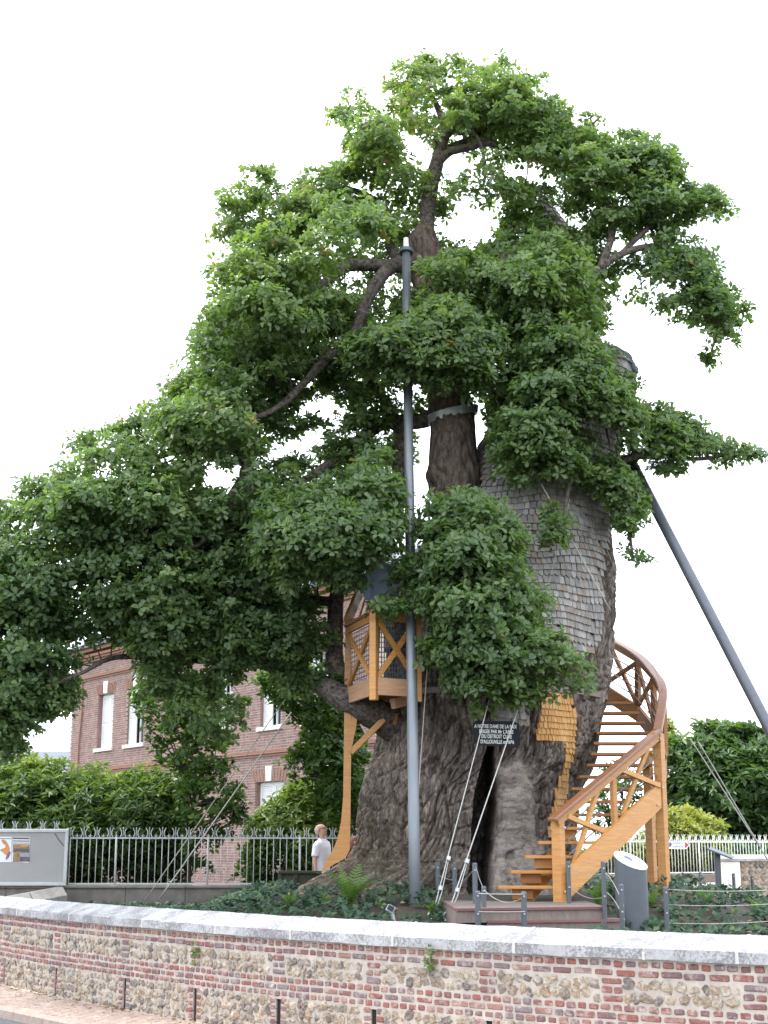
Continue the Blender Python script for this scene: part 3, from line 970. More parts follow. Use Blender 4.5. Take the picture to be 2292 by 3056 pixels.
# small arched recess low on the pale wood
REC = [(1508, 2540), (1532, 2535), (1545, 2600), (1542, 2640), (1505, 2640), (1500, 2590)]
rec = in_poly(px, py, REC) & front
Y1 = Y1 + np.where(rec, np.clip(poly_dist(px, py, REC) / 10, 0, 1) * .10, 0)
Y1 = Y1 + hol * 1.7
X1 = X1 + hol * (1.63 + .06 - X1) * .0
moss = np.clip((2.3 - ZZ) / 1.2, 0, 1) * np.clip((1.45 - X0) / 1.0, 0, 1) + .30 * (C_ < -.55) * np.clip((4 - ZZ) / 3, 0, 1)
V = np.stack([X1, Y1, ZZ], -1).reshape(-1, 3)
nc = len(th)
ii, jj = np.meshgrid(np.arange(nz - 1), np.arange(nc), indexing='ij')
j2 = (jj + 1) % nc
quads = np.stack([ii * nc + jj, ii * nc + j2, (ii + 1) * nc + j2, (ii + 1) * nc + jj], -1).reshape(-1, 4)[:, ::-1]
topc = len(V)
V = np.vstack([V, [[float(X1[-1].mean()), float(Y1[-1].mean()), Z_TOP + .03]]])
tri = np.stack([(nz - 1) * nc + np.arange(nc), np.full(nc, topc), (nz - 1) * nc + (np.arange(nc) + 1) % nc], -1)[:, ::-1]
loops = np.concatenate([quads.ravel(), tri.ravel()])
totals = np.concatenate([np.full(len(quads), 4), np.full(len(tri), 3)])
starts = np.concatenate([[0], np.cumsum(totals)[:-1]])
trunk = np_mesh('trunk', V, loops, starts, totals, M['bark'], oak, smooth=True,
                extra={'wood': np.append(woodm.ravel(), 0), 'moss': np.append(np.clip(moss, 0, 1).ravel(), 0), 'plate': np.append(plate_tone.ravel(), .5)})

# --- shingles on the trunk
def shingle_mesh(name, W, H, style, mat, seed):
    r = random.Random(seed)
    t0, t1 = .008, .030
    if style == 'square': bot = [(-W / 2, -H / 2), (W / 2, -H / 2 + r.uniform(-.006, .006))]
    elif style == 'round': bot = [(-W / 2, -H / 2 + .03), (-W * .33, -H / 2 + .008), (0, -H / 2), (W * .33, -H / 2 + .008), (W / 2, -H / 2 + .03)]
    else: bot = [(-W / 2, -H / 2 + .045), (0, -H / 2), (W / 2, -H / 2 + .045)]
    top = [(W / 2, H / 2), (-W / 2, H / 2)]
    ol = bot + top
    n = len(ol)
    vs, fs = [], []
    for (x, z) in ol:
        f = (H / 2 - z) / H
        vs.append((x + r.uniform(-.002, .002), -(t0 + (t1 - t0) * f), z))
    for (x, z) in ol: vs.append((x, 0, z))
    fs.append(tuple(range(n)))
    for i in range(n):
        j = (i + 1) % n
        fs.append((j, i, n + i, n + j))
    me = bpy.data.meshes.new(name); me.from_pydata(vs, [], fs); me.materials.append(mat); me.update()
    return me
def lay_shingles(polys, row_h, w0, mat, seed, band, stagger=.5, wav=.075, lift=.012, tilt=(5, 9), skip=.03):
    r = random.Random(seed)
    me = {st: [shingle_mesh('shingle_' + st, w0 * .965, row_h * 1.75, st, mat, seed + 3 * k) for k in range(4)] for st in ('square', 'round', 'point')}
    out = []
    ys = [y for pl in polys for _, y in pl]
    z0, z1 = P(1500, max(ys) + 20, YT - 1.8).z, P(1500, min(ys) - 20, YT - .2).z
    z = z0; row = 0
    while z < z1:
        row += 1
        rr = row % band
        style = 'round' if rr == 2 else ('point' if rr == 5 else 'square')
        a = 1.0
        t = .02 + (row % 2) * stagger * w0 / 2.0
        while t < math.pi - .02:
            zw = z + wav * float(noise3(np.array([t * 2.2, row * .13, seed]))) 
            x, y, c, s = trunk_base(np.array([t]), np.array([zw]))
            p = np.array([float(x[0]), float(y[0]), zw])
            x2, y2, _, _ = trunk_base(np.array([t + .02]), np.array([zw]))
            tx, ty = float(x2[0]) - p[0], float(y2[0]) - p[1]
            l = math.hypot(tx, ty)
            qx, qy = proj(p)
            if r.random() > skip and any(in_poly(qx, qy, pl) for pl in polys):
                # outward tilt from the slope of the surface
                x3, y3, _, _ = trunk_base(np.array([t]), np.array([zw + .05]))
                T = Vector((-tx / l, -ty / l, 0))
                U = Vector((float(x3[0]) - p[0], float(y3[0]) - p[1], .05)); U = (U - T * U.dot(T)).normalized()
                Nn = T.cross(U); 
                rot = Matrix((( T.x, -Nn.x, U.x), (T.y, -Nn.y, U.y), (T.z, -Nn.z, U.z))).to_4x4()
                off = Nn * (lift + r.uniform(0, .006))
                if Nn.y > 0: off = -off; 
                m = Matrix.Translation(Vector(p) + off) @ rot @ Matrix.Rotation(-math.radians(r.uniform(*tilt)), 4, 'X') @ Matrix.Rotation(r.uniform(-.05, .05) * (skip > 0), 4, 'Y')
                out.append((r.choice(me[style]), m @ Matrix.Diagonal((r.uniform(.85, 1.05), 1, 1, 1))))
            t += w0 / (l / .02) * r.uniform(.93, 1.07)
        z += row_h
    return out
old = lay_shingles(OLD_SH, .118, .098, M['shingle_old'], 5, 9)
new = lay_shingles([NEW_SH], .102, .074, M['shingle_new'], 9, 11, lift=.035, wav=.006, tilt=(5, 6), skip=0)
place_pieces(new, 'shingle', oak, M['shingle_new'], limit=130)
place_pieces(old, 'shingle', oak, M['shingle_old'], limit=300)
print('shingles', len(old), len(new))

# --- shingled turret on the dead top
tp_ = P(1660, 1060, 25.9)
tur = thing('turret', tp_, 'small shingle clad turret with a pointed cone roof hidden among the upper leaves', 'turret')
te, ta, tb = P(1660, 800, 25.9), P(1618, 596, 25.9), P(1617, 566, 25.9)
def ring_shingles(prof, c0, mat, nm, seed):
    r = random.Random(seed); items = []
    for k in range(len(prof) - 1):
        (r0, z0), (r1, z1) = prof[k], prof[k + 1]
        n = max(6, int(2 * math.pi * r0 / .11))
        sl = math.atan2(r0 - r1, z1 - z0)
        for q in range(n):
            a = 2 * math.pi * (q + .5 * (k % 2)) / n
            f = (z0 - prof[0][1]) / (prof[-1][1] - prof[0][1] + 1e-9)
            p = Vector((c0[0].x + (c0[1].x - c0[0].x) * f + math.cos(a) * (r0 + .015), c0[0].y + math.sin(a) * (r0 + .015), z0 + .07))
            m = Matrix.Translation(p) @ rotz(a + math.pi / 2) @ Matrix.Rotation(-sl - .10, 4, 'X')
            items.append((r.choice(mat), m))
    return items
shm = [shingle_mesh('shingle', .105, .22, 'square', M['shingle_old'], 300 + k) for k in range(3)]
zb_t = tp_.z - .4
wallp = [(.60, zb_t + .12 * k) for k in range(int((te.z - zb_t) / .12) + 1)]
roofp = [(.70 * (1 - k / 12.0) + .02, te.z + (ta.z - te.z) * k / 12.0) for k in range(13)]
b = MB(); b.lathe([(.58, zb_t), (.58, te.z + .02)], (te.x, te.y, 0), 24); b.build('wall', M['shingle_old'], tur)
b = MB(); b.tube([te, te.lerp(ta, .5), ta], [.69, .35, .02], 24); b.build('roof', M['shingle_old'], tur)
b = MB(); b.tube([ta - Vector((0, 0, .1)), tb], [.018, .010], 8); b.build('finial', M['galv'], tur)
its = ring_shingles(wallp, (te, te), shm, 'w', 4) + ring_shingles(roofp, (te, ta), shm, 'r', 5)
jb = MB()
for me_, mt_ in its:
    jb.tint = random.random(); jb.add([mt_ @ v.co for v in me_.vertices], [tuple(p.vertices) for p in me_.polygons])
jb.build('shingle', M['shingle_old'], tur, kind='stuff', tint=True)
# dark lead edge on the rounded right top
capz = [(1772, 1032), (1800, 1034), (1836, 1042), (1862, 1058), (1880, 1078), (1893, 1104), (1896, 1112)]
b = MB(); b.tube([P(x, y - 3, 24.9) for x, y in capz], [.03, .05, .055, .055, .055, .05, .035], 8); b.build('roof_edge', M['slate'], oak, smooth=True)

# --- iron band round the trunk and ring on the live stem
def trunk_ring(z, t0, t1, h, mat, name, out=.05):
    b = MB(); vs, fs = [], []
    n = 40
    for i in range(n + 1):
        t = t0 + (t1 - t0) * i / n
        x, y, c, s = trunk_base(np.array([t]), np.array([z]))
        for (d, dz) in ((out, -h / 2), (out, h / 2), (out - .05, h / 2), (out - .05, -h / 2)):
            vs.append((float(x[0]) + float(c[0]) * d, float(y[0]) - float(s[0]) * d, z + dz))
    for i in range(n):
        for k in range(4):
            k2 = (k + 1) % 4
            fs.append((i * 4 + k, (i + 1) * 4 + k, (i + 1) * 4 + k2, i * 4 + k2))
    b.add(vs, fs)
    return fixnormals(b.build(name, mat, oak))
zb = P(1700, 2052, YT - 1.9).z
trunk_ring(zb, .03, math.pi - .1, .10, M['deck'], 'band', .06)

# --- limbs
def smooth_path(pts, k=6):
    pts = [Vector(p) for p in pts]
    out = []
    n = len(pts)
    for i in range(n - 1):
        p0, p1, p2, p3 = pts[max(i - 1, 0)], pts[i], pts[i + 1], pts[min(i + 2, n - 1)]
        for j in range(k):
            t = j / k
            out.append(.5 * ((2 * p1) + (p2 - p0) * t + (2 * p0 - 5 * p1 + 4 * p2 - p3) * t * t + (3 * p1 - p0 - 3 * p2 + p3) * t ** 3))
    out.append(pts[-1])
    return out
NODES = []        # (x, y, z, radius) of the skeleton
def limb(name, pts, mat, n=14, rough=.10, k=7):
    """pts: (px, py, Y, radius in photo pixels)"""
    w = [Vector((*P(a, b_, Y), rp / pxm(Y))) for a, b_, Y, rp in pts] if False else None
    P3 = [P(a, b_, Y) for a, b_, Y, rp in pts]
    R3 = [rp / pxm(Y) for a, b_, Y, rp in pts]
    path = smooth_path(P3, k)
    rad = np.interp(np.linspace(0, len(pts) - 1, len(path)), np.arange(len(pts)), R3)
    b = MB(); b.tube(path, list(rad), n)
    V_ = np.array(b.v)
    d = noise3(V_ * np.array([4, 4, 1.5])) * .6 + noise3(V_ * 9) * .4
    cen = np.repeat(np.array([list(p) for p in path]), n, axis=0)
    V_ = cen + (V_ - cen) * (1 + rough * d * 2)[:, None]
    b.v = [tuple(v) for v in V_]
    for p, r_ in zip(path, rad): NODES.append((p.x, p.y, p.z, r_))
    return b.build(name, mat, oak, smooth=True)
MS, ML = M['bark_stem'], M['bark_limb']
# the live stem is finer, with fissured bark
def stem():
    pts = [(1400, 1640, 24.6, 70), (1382, 1545, 24.4, 74), (1362, 1465, 24.3, 76), (1352, 1400, 24.3, 70), (1352, 1300, 24.4, 64), (1350, 1235, 24.5, 63), (1335, 1150, 24.6, 58), (1308, 1000, 24.7, 54), (1280, 850, 24.8, 50), (1266, 770, 24.8, 52), (1262, 735, 24.8, 54), (1266, 706, 24.8, 40), (1274, 690, 24.85, 27)]
    P3 = [P(a, b_, Y) for a, b_, Y, _ in pts]; R3 = [r / pxm(Y) for _, _, Y, r in pts]
    path = smooth_path(P3, 16)
    rad = np.interp(np.linspace(0, len(pts) - 1, len(path)), np.arange(len(pts)), R3)
    n = 90
    b = MB(); b.tube(path, list(rad), n)
    V_ = np.array(b.v)
    cen = np.repeat(np.array([list(p) for p in path]), n, axis=0)
    w = V_ * np.array([1, 1, .2]); w = w + .1 * np.stack([noise3(V_ * 1.5), noise3(V_ * 1.5 + 9), 0 * V_[:, 0]], -1)
    rd = np.abs(noise3(w * 6.5)) * 2; rd2 = np.abs(noise3(w * 14)) * 2
    burl = np.exp(-(((V_[:, 2] - P(1360, 1440, 24.3).z) / .28) ** 2)) * noise3(V_ * 3.2) * .35
    d = .10 - .085 * np.clip(1.0 - rd * 2.2, 0, 1) * 1.2 - .02 * np.clip(1 - rd2 * 2, 0, 1) + .03 * noise3(V_ * 1.6)
    V_ = cen + (V_ - cen) * (1 + d / .37 * .55 + burl)[:, None]
    b.v = [tuple(v) for v in V_]
    for p, r_ in zip(path, rad): NODES.append((p.x, p.y, p.z, r_))
    return b.build('stem', MS, oak, smooth=True)
stem()
# grey strap round the live stem
sc_ = P(1352, 1238, 24.5); b = MB(); vs, fs = [], []
for k in range(40):
    a = 2 * math.pi * k / 40
    for (r_, dz) in ((.44, -.075), (.455, .075), (.435, .075), (.42, -.075)):
        vs.append(sc_ + Vector((math.cos(a) * r_, math.sin(a) * r_, dz + .10 * math.cos(a) + .06 * math.sin(a))))
for k in range(40):
    for q_ in range(4):
        fs.append((k * 4 + q_, ((k + 1) % 40) * 4 + q_, ((k + 1) % 40) * 4 + (q_ + 1) % 4, k * 4 + (q_ + 1) % 4))
b.add(vs, fs); fixnormals(b.build('strap', M['galv'], oak, smooth=False))
LIMBS = [
    [(1272, 700, 24.9, 26), (1280, 600, 25, 25), (1300, 500, 25, 24), (1318, 430, 25, 19), (1330, 395, 25.1, 15), (1310, 330, 25.2, 11), (1270, 250, 25.4, 7), (1250, 190, 25.4, 4)],
    [(1302, 490, 25, 18), (1340, 455, 24.9, 15), (1400, 440, 24.8, 13), (1450, 425, 24.7, 14), (1500, 440, 24.7, 10), (1590, 470, 24.6, 8), (1700, 430, 24.5, 6), (1790, 350, 24.5, 4)],
    [(1325, 410, 25.1, 15), (1380, 360, 25.3, 13), (1440, 320, 25.5, 12), (1500, 270, 25.6, 8), (1560, 255, 25.6, 5)],
    [(1340, 440, 25.1, 11), (1440, 390, 25.2, 10), (1452, 300, 25.3, 7), (1460, 200, 25.3, 4)],
    [(1262, 765, 24.8, 30), (1215, 788, 24.7, 26), (1150, 795, 24.6, 23), (1090, 790, 24.5, 21), (1030, 797, 24.4, 20), (960, 850, 24.2, 15), (860, 880, 24, 12), (760, 870, 23.8, 9), (680, 900, 23.7, 6)],
    [(1200, 785, 24.7, 20), (1165, 740, 24.9, 18), (1170, 690, 25, 15), (1120, 600, 25.2, 12), (1000, 560, 25.4, 10), (860, 600, 25.4, 8), (720, 620, 25.4, 6), (640, 700, 25.3, 4)],
    [(1185, 790, 24.7, 22), (1150, 810, 24.5, 21), (1115, 860, 24.3, 21), (1085, 920, 24.2, 20), (1065, 985, 24.0, 18), (1010, 1040, 23.9, 17), (960, 1085, 23.8, 16), (905, 1145, 23.8, 14), (850, 1200, 23.7, 11), (780, 1240, 23.6, 8), (700, 1250, 23.5, 6)],
    [(1340, 1180, 24.6, 30), (1280, 1250, 24.8, 26), (1190, 1260, 25.0, 25), (1130, 1270, 25, 22), (1050, 1330, 24.8, 18), (960, 1400, 24.4, 14), (880, 1450, 24, 10)],
    [(1185, 1500, 25.2, 26), (1195, 1400, 25.1, 24), (1192, 1290, 25, 22), (1150, 1200, 25, 17), (1100, 1130, 25, 12)],
    [(1130, 1640, 24.8, 24), (1000, 1600, 24.4, 20), (880, 1580, 24, 18), (760, 1500, 23.8, 17), (735, 1425, 23.7, 24), (735, 1385, 23.7, 19), (700, 1345, 23.6, 14), (660, 1330, 23.6, 11), (560, 1340, 23.5, 9), (430, 1380, 23.4, 6)],
    [(735, 1420, 23.7, 18), (700, 1470, 23.5, 17), (660, 1530, 23.4, 15), (630, 1590, 23.3, 11), (560, 1640, 23.2, 8), (440, 1680, 23.1, 5)],
    [(1190, 2170, 24.6, 60), (1100, 2120, 24.2, 46), (1030, 2085, 24.1, 38), (965, 2045, 24.3, 32), (900, 2015, 24.5, 28), (830, 1990, 24.8, 24), (740, 1970, 25.0, 20), (600, 1965, 25.0, 17), (480, 1962, 24.8, 15), (415, 1950, 24.4, 14), (405, 1900, 24.0, 11), (350, 1860, 24.0, 8)],
    [(1090, 2120, 24.3, 40), (1020, 2050, 24.4, 32), (1000, 1960, 24.5, 28), (1000, 1860, 24.6, 26), (1008, 1760, 24.7, 24), (1040, 1680, 24.8, 20), (1080, 1600, 24.8, 14)],
    [(1000, 1930, 24.5, 24), (930, 1910, 24.6, 22), (830, 1915, 24.8, 20), (700, 1895, 25, 17), (560, 1850, 25.2, 12), (420, 1820, 25.2, 9), (250, 1800, 25.2, 7), (120, 1760, 25.2, 5)],
    [(1000, 1800, 24.6, 17), (950, 1790, 24.7, 15), (880, 1775, 24.9, 12), (760, 1740, 25, 9), (600, 1700, 25, 7)],
    [(440, 1958, 24.6, 12), (330, 1965, 24.2, 8), (240, 2010, 23.4, 6), (110, 2060, 23.3, 4)],
    [(1450, 1430, 24.9, 32), (1520, 1300, 24.3, 26), (1560, 1150, 24, 22), (1570, 1000, 23.9, 20), (1540, 900, 23.9, 17), (1510, 840, 23.9, 13), (1500, 760, 24, 9)],
    [(1560, 1100, 24, 18), (1640, 950, 24, 16), (1740, 850, 24.1, 15), (1850, 760, 24.2, 12), (1980, 740, 24.3, 9), (2080, 830, 24.3, 7), (2140, 950, 24.3, 5), (2120, 1060, 24.3, 3)],
    [(1790, 800, 24.1, 13), (1830, 680, 24.3, 12), (1800, 560, 24.4, 9), (1840, 535, 24.5, 6), (1890, 500, 24.5, 4)],
    [(1850, 760, 24.2, 9), (1960, 660, 24.3, 8), (2060, 610, 24.4, 4)],
    [(1800, 1420, 24.2, 18), (1870, 1370, 24, 13), (1960, 1360, 24, 9), (2080, 1370, 24, 7), (2190, 1355, 24, 4), (2240, 1352, 24, 3)],
    [(1360, 1560, 24.4, 26), (1340, 1640, 23.6, 22), (1400, 1720, 22.9, 17), (1480, 1830, 22.5, 12), (1560, 1950, 22.4, 8), (1680, 2040, 22.4, 4)],
    [(1340, 1650, 23.5, 16), (1330, 1780, 22.8, 12), (1380, 1930, 22.4, 9), (1430, 2060, 22.3, 5)],
    [(1300, 1000, 24.6, 18), (1330, 960, 23.8, 15), (1400, 950, 23.3, 12), (1460, 1040, 23.2, 7)],
    [(1300, 1580, 24.4, 24), (1200, 1560, 23.4, 18), (1080, 1560, 22.8, 14), (950, 1600, 22.5, 9), (860, 1650, 22.4, 5)],
    [(1560, 1180, 24, 14), (1640, 1250, 23.6, 11), (1700, 1380, 23.4, 9), (1680, 1560, 23.3, 5)],
    [(1790, 1380, 24.2, 14), (1860, 1480, 23.9, 10), (1880, 1600, 23.8, 6), (1890, 1670, 23.8, 3)],
]
for L_ in LIMBS:
    limb('limb', L_, ML, n=14 if L_[0][3] > 20 else 9)
# bare pale twig hanging in the crown
limb('dead_branch', [(1370, 400, 24.4, 6), (1415, 400, 24.2, 6), (1440, 450, 24.1, 6), (1446, 540, 24.1, 4), (1420, 570, 24.1, 3)], M['twig'], n=6)

# --- foliage volumes
CROWN = poly([(-90, 1100), (0, 1075), (20, 1095), (30, 1050), (90, 990), (130, 1000), (160, 1010), (135, 965), (160, 935), (205, 905), (235, 915), (290, 890), (320, 862), (355, 860), (365, 830), (378, 775), (415, 780), (420, 720), (430, 690), (465, 620), (490, 585), (520, 598), (508, 555), (520, 545), (490, 545), (470, 535), (430, 562), (422, 545), (455, 520), (458, 480), (468, 418), (490, 405), (520, 398), (538, 343), (560, 360), (588, 350), (585, 385), (600, 410), (638, 398), (622, 365), (638, 343), (692, 342), (712, 368), (740, 330), (755, 300), (718, 260), (706, 200), (738, 175), (772, 200), (812, 212), (830, 243), (858, 248), (868, 225), (832, 188), (846, 145), (878, 128), (910, 106), (938, 122), (985, 126), (1018, 143), (1022, 113), (1080, 100), (1108, 138), (1098, 175), (1118, 183), (1150, 156), (1192, 182), (1204, 228), (1240, 242), (1310, 232), (1322, 262), (1300, 282), (1330, 293), (1385, 270), (1402, 292), (1450, 316), (1474, 348), (1478, 398), (1500, 402), (1562, 406), (1594, 448), (1578, 472), (1545, 502), (1520, 488), (1484, 492), (1502, 518), (1548, 558), (1582, 618), (1602, 648), (1638, 680), (1612, 700), (1602, 738), (1582, 767), (1540, 800), (1506, 792), (1508, 758), (1530, 758), (1545, 735), (1530, 716), (1490, 712), (1450, 692), (1400, 692), (1380, 682), (1350, 692), (1325, 702), (1302, 722), (1302, 750), (1330, 762), (1340, 800), (1372, 830), (1397, 868), (1450, 888), (1500, 906), (1512, 938), (1560, 946), (1582, 956), (1610, 946), (1658, 975), (1642, 1012), (1590, 1008), (1540, 1013), (1508, 998), (1470, 1012), (1440, 1042), (1420, 1072), (1408, 1065), (1418, 1030), (1395, 1012), (1376, 1005), (1388, 1050), (1393, 1100), (1402, 1130), (1362, 1162), (1342, 1172), (1393, 1190), (1394, 1232), (1348, 1214), (1322, 1120), (1290, 1075), (1290, 1110), (1240, 1070), (1180, 1085), (1120, 1088), (1090, 1065), (1060, 1000), (1040, 900), (1000, 865), (930, 880), (930, 1000), (900, 1090), (885, 1290), (800, 1300), (740, 1290), (690, 1310), (700, 1380), (690, 1430), (640, 1460), (600, 1440), (560, 1470), (520, 1450), (480, 1480), (440, 1440), (400, 1450), (330, 1470), (300, 1430), (250, 1395), (180, 1400), (172, 1470), (150, 1550), (85, 1560), (60, 1590), (30, 1640), (0, 1670), (-60, 1700), (-110, 1400)])
FRONT = poly([(905, 1290), (900, 1180), (930, 1080), (990, 1042), (1060, 1083), (1110, 1128), (1152, 1158), (1132, 1200), (1142, 1260), (1192, 1283), (1183, 1340), (1207, 1380), (1242, 1413), (1285, 1498), (1250, 1508), (1220, 1478), (1187, 1492), (1212, 1552), (1175, 1565), (1150, 1522), (1100, 1542), (1050, 1562), (1000, 1542), (975, 1492), (950, 1472), (908, 1442), (903, 1400), (930, 1370), (890, 1320)])
STEMF = poly([(850, 690), (920, 638), (1000, 636), (1080, 668), (1112, 740), (1102, 820), (1040, 872), (960, 862), (930, 882), (880, 855), (840, 845), (740, 800), (720, 750), (780, 700)])
LEFTF = poly([(540, 1130), (560, 1085), (620, 1055), (740, 1030), (830, 955), (870, 985), (882, 1290), (800, 1250), (760, 1290), (690, 1272), (620, 1290), (556, 1240)])
RIGHTF = poly([(880, 560), (960, 530), (1080, 560), (1180, 500), (1280, 560), (1310, 640), (1290, 740), (1300, 800), (1360, 850), (1390, 920), (1370, 1000), (1300, 940), (1280, 920), (1230, 930), (1290, 1050), (1250, 1070), (1200, 1060), (1130, 1080), (1080, 1040), (1050, 980), (1060, 900), (1110, 820), (1110, 720), (1070, 660), (1000, 630), (900, 640)])
SPRIG = poly([(1175, 1090), (1215, 1090), (1225, 1150), (1205, 1200), (1175, 1170)])
HOLES = [(1008, 497, 40, 30), (987, 363, 24, 27), (887, 335, 17, 22), (706, 896, 26, 22), (661, 966, 17, 14), (493, 1047, 24, 23), (445, 1044, 16, 9), (760, 638, 16, 8), (1338, 640, 16, 34), (1440, 628, 26, 12), (1421, 512, 13, 9), (1346, 424, 18, 12), (1114, 372, 26, 18), (914, 962, 17, 20), (244, 1028, 8, 12), (346, 1002, 18, 9), (1060, 470, 14, 18), (615, 560, 9, 8), (820, 420, 8, 7), (600, 985, 12, 8), (1240, 480, 12, 9), (1190, 395, 14, 8), (950, 235, 12, 10), (1400, 960, 12, 14)]
EXCL = [poly([(928, 882), (1036, 882), (1048, 1050), (1025, 1085), (930, 1035)]),
        [(1440, 1380), (1495, 1475), (1546, 1484), (1568, 1518), (1619, 1512), (1676, 1496), (1760, 1500), (1775, 1545), (1828, 1580), (1836, 1950), (1700, 1960), (1690, 1900), (1640, 1770), (1590, 1690), (1570, 1590), (1480, 1500)],
        [(1764, 1312), (1838, 1312), (1838, 1415), (1780, 1405)],
        [(1018, 1850), (1100, 1810), (1255, 1835), (1262, 2110), (1030, 2300), (1018, 2100)],
        [(1190, 1185), (1258, 1185), (1262, 1650), (1196, 1650)], [(1185, 715), (1240, 715), (1240, 850), (1185, 850)],
        [(1105, 1680), (1165, 1680), (1165, 1800), (1105, 1800)],
        [(1225, 690), (1300, 690), (1310, 770), (1225, 770)],
        [(1262, 700), (1290, 560), (1312, 440), (1330, 395), (1345, 470), (1310, 560), (1292, 700)], [(1340, 440), (1440, 420), (1500, 435), (1440, 452), (1345, 475)],
        [(1040, 783), (1205, 772), (1205, 806), (1040, 812)], [(1200, 780), (1150, 815), (1108, 872), (1130, 882), (1212, 800)]]
HANG = poly([(330, 1430), (480, 1440), (560, 1465), (530, 1560), (500, 1620), (430, 1600), (370, 1560), (310, 1490)])
HANG2 = poly([(560, 1440), (740, 1430), (735, 1500), (660, 1520), (600, 1500)])
HANG3 = poly([(-20, 1440), (185, 1420), (175, 1490), (150, 1560), (90, 1570), (40, 1640), (-20, 1670)])
RTOP = poly([(1230, 690), (1300, 740), (1312, 810), (1340, 860), (1385, 900), (1375, 960), (1300, 900), (1240, 850)])
LEAF_T = np.array([(0, 0, 0), (1.0, 0, -.14), (.42, .20, .08), (.80, .27, .03), (.42, -.20, .08), (.80, -.27, .03)])
LEAF_F = [(0, 1, 3, 2), (0, 4, 5, 1)]
OVAL_T = np.array([(0, 0, 0), (1.0, 0, -.12), (.28, .17, .05), (.65, .17, .03), (.28, -.17, .05), (.65, -.17, .03)])
OVAL_F = [(0, 1, 3, 2), (0, 4, 5, 1)]
def unit(a): return a / (np.linalg.norm(a, axis=-1, keepdims=True) + 1e-9)
def leaf_cloud(name, C, Dr, Nr, Ln, tint, mat, parent, T=LEAF_T, Fc=LEAF_F, wid=1.0, kind='stuff'):
    """one mesh of leaves: base points C, directions Dr, normals Nr, lengths Ln"""
    Dr = unit(Dr); Sd = unit(np.cross(Nr, Dr)); Nr = np.cross(Dr, Sd)
    k = len(T)
    V_ = C[:, None, :] + Ln[:, None, None] * (T[None, :, 0:1] * Dr[:, None, :] + wid * T[None, :, 1:2] * Sd[:, None, :] + T[None, :, 2:3] * Nr[:, None, :])
    V_ = V_.reshape(-1, 3)
    n = len(C)
    fl = np.concatenate([np.array(f) for f in Fc])
    tot = np.array([len(f) for f in Fc])
    loops = (np.arange(n)[:, None] * k + fl[None, :]).ravel()
    totals = np.tile(tot, n)
    starts = np.concatenate([[0], np.cumsum(totals)[:-1]])
    return np_mesh(name, V_, loops, starts, totals, mat, parent, tint=np.repeat(tint, len(Fc)), kind=kind)
def rosettes(C, A, nl, ln, rng, spread=.9, droop=.15):
    """nl leaves round each sprig centre C with axis A"""
    n = len(C)
    ref = np.where(np.abs(A[:, 2:3]) > .9, np.array([[1.0, 0, 0]]), np.array([[0, 0, 1.0]]))
    U = unit(np.cross(ref, A)); W = np.cross(A, U)
    ph = (np.arange(nl)[None, :] * 2.39996 + rng.uniform(0, 6.28, (n, 1)) + rng.normal(0, .25, (n, nl)))
    tl = rng.uniform(-.1, 1.0, (n, nl)) - droop
    D_ = np.cos(ph)[..., None] * U[:, None] + np.sin(ph)[..., None] * W[:, None] + tl[..., None] * A[:, None]
    D_ = unit(D_ + rng.normal(0, .18, D_.shape))
    N_ = unit(A[:, None] * 1.0 - D_ * tl[..., None] * .6 + rng.normal(0, .28, D_.shape))
    L_ = ln * rng.uniform(.7, 1.2, (n, nl))
    B_ = C[:, None] + D_ * (.015 * spread) - A[:, None] * rng.uniform(-.03, .05, (n, nl, 1))
    return B_.reshape(-1, 3), D_.reshape(-1, 3), N_.reshape(-1, 3), L_.ravel()

def fill_clumps(pl, Yfun, Tmax, n, rng, rmin=.16, rmax=.50, bottom=0.0, holes=True, excl=True, infl=.95, shell=.6, pad=2, band=None, fb=None):
    """clump centres inside an outline given depth: returns centre, radius"""
    xs, ys = [p[0] for p in pl], [p[1] for p in pl]
    out = []
    x = rng.uniform(min(xs), max(xs), n * 12); y = rng.uniform(min(ys), max(ys), n * 12)
    ok = in_poly(x, y, pl)
    x, y = x[ok], y[ok]
    d = poly_dist(x, y, pl)
    if holes:
        for (hx, hy, a, b_) in HOLES:
            e = np.hypot((x - hx * D) / (a * D), (y - hy * D) / (b_ * D))
            d = np.minimum(d, np.where(e < 1, -1, (e - 1) * min(a, b_) * D))
    S = 175.0
    dm = d / S
    ok = dm > .07
    x, y, dm = x[ok], y[ok], dm[ok]
    T = np.minimum(Tmax, infl * dm + .15)
    if band:
        ok = (dm > band[0]) & (dm < band[1])
        x, y, dm, T = x[ok], y[ok], dm[ok], T[ok]
    u = rng.uniform(-1, 1, len(x))
    u = np.sign(u) * np.abs(u) ** shell
    if fb:
        k_ = rng.random(len(x))
        u = np.where(k_ < fb, -rng.uniform(.35, 1, len(x)), np.where(k_ < fb + .5 * (1 - fb), rng.uniform(-.35, .4, len(x)), rng.uniform(.4, 1, len(x))))
    Y = Yfun(x, y) + u * T
    r = np.clip(dm * rng.uniform(.6, 1.0, len(x)), rmin, rmax)
    if excl:
        bad = np.zeros(len(x), bool)
        for e in EXCL:
            dd = np.where(in_poly(x, y, e), 1, -1) * poly_dist(x, y, e)
            bad |= (dd > -r * S * .75) & (Y < 25.0)
        x, y, Y, r = x[~bad], y[~bad], Y[~bad], r[~bad]
    for i in range(min(n, len(x))):
        out.append((*P(x[i], y[i], Y[i]), r[i]))
    return np.array(out)
rg = np.random.default_rng(21)
YA = lambda x, y: np.interp(x, [0, 500, 1000, 1500, 2000, 2292], [24.2, 24.4, 24.9, 25.0, 24.4, 24.0]) + np.interp(y, [100, 900, 1500, 2200], [.2, .2, -.1, -.3])
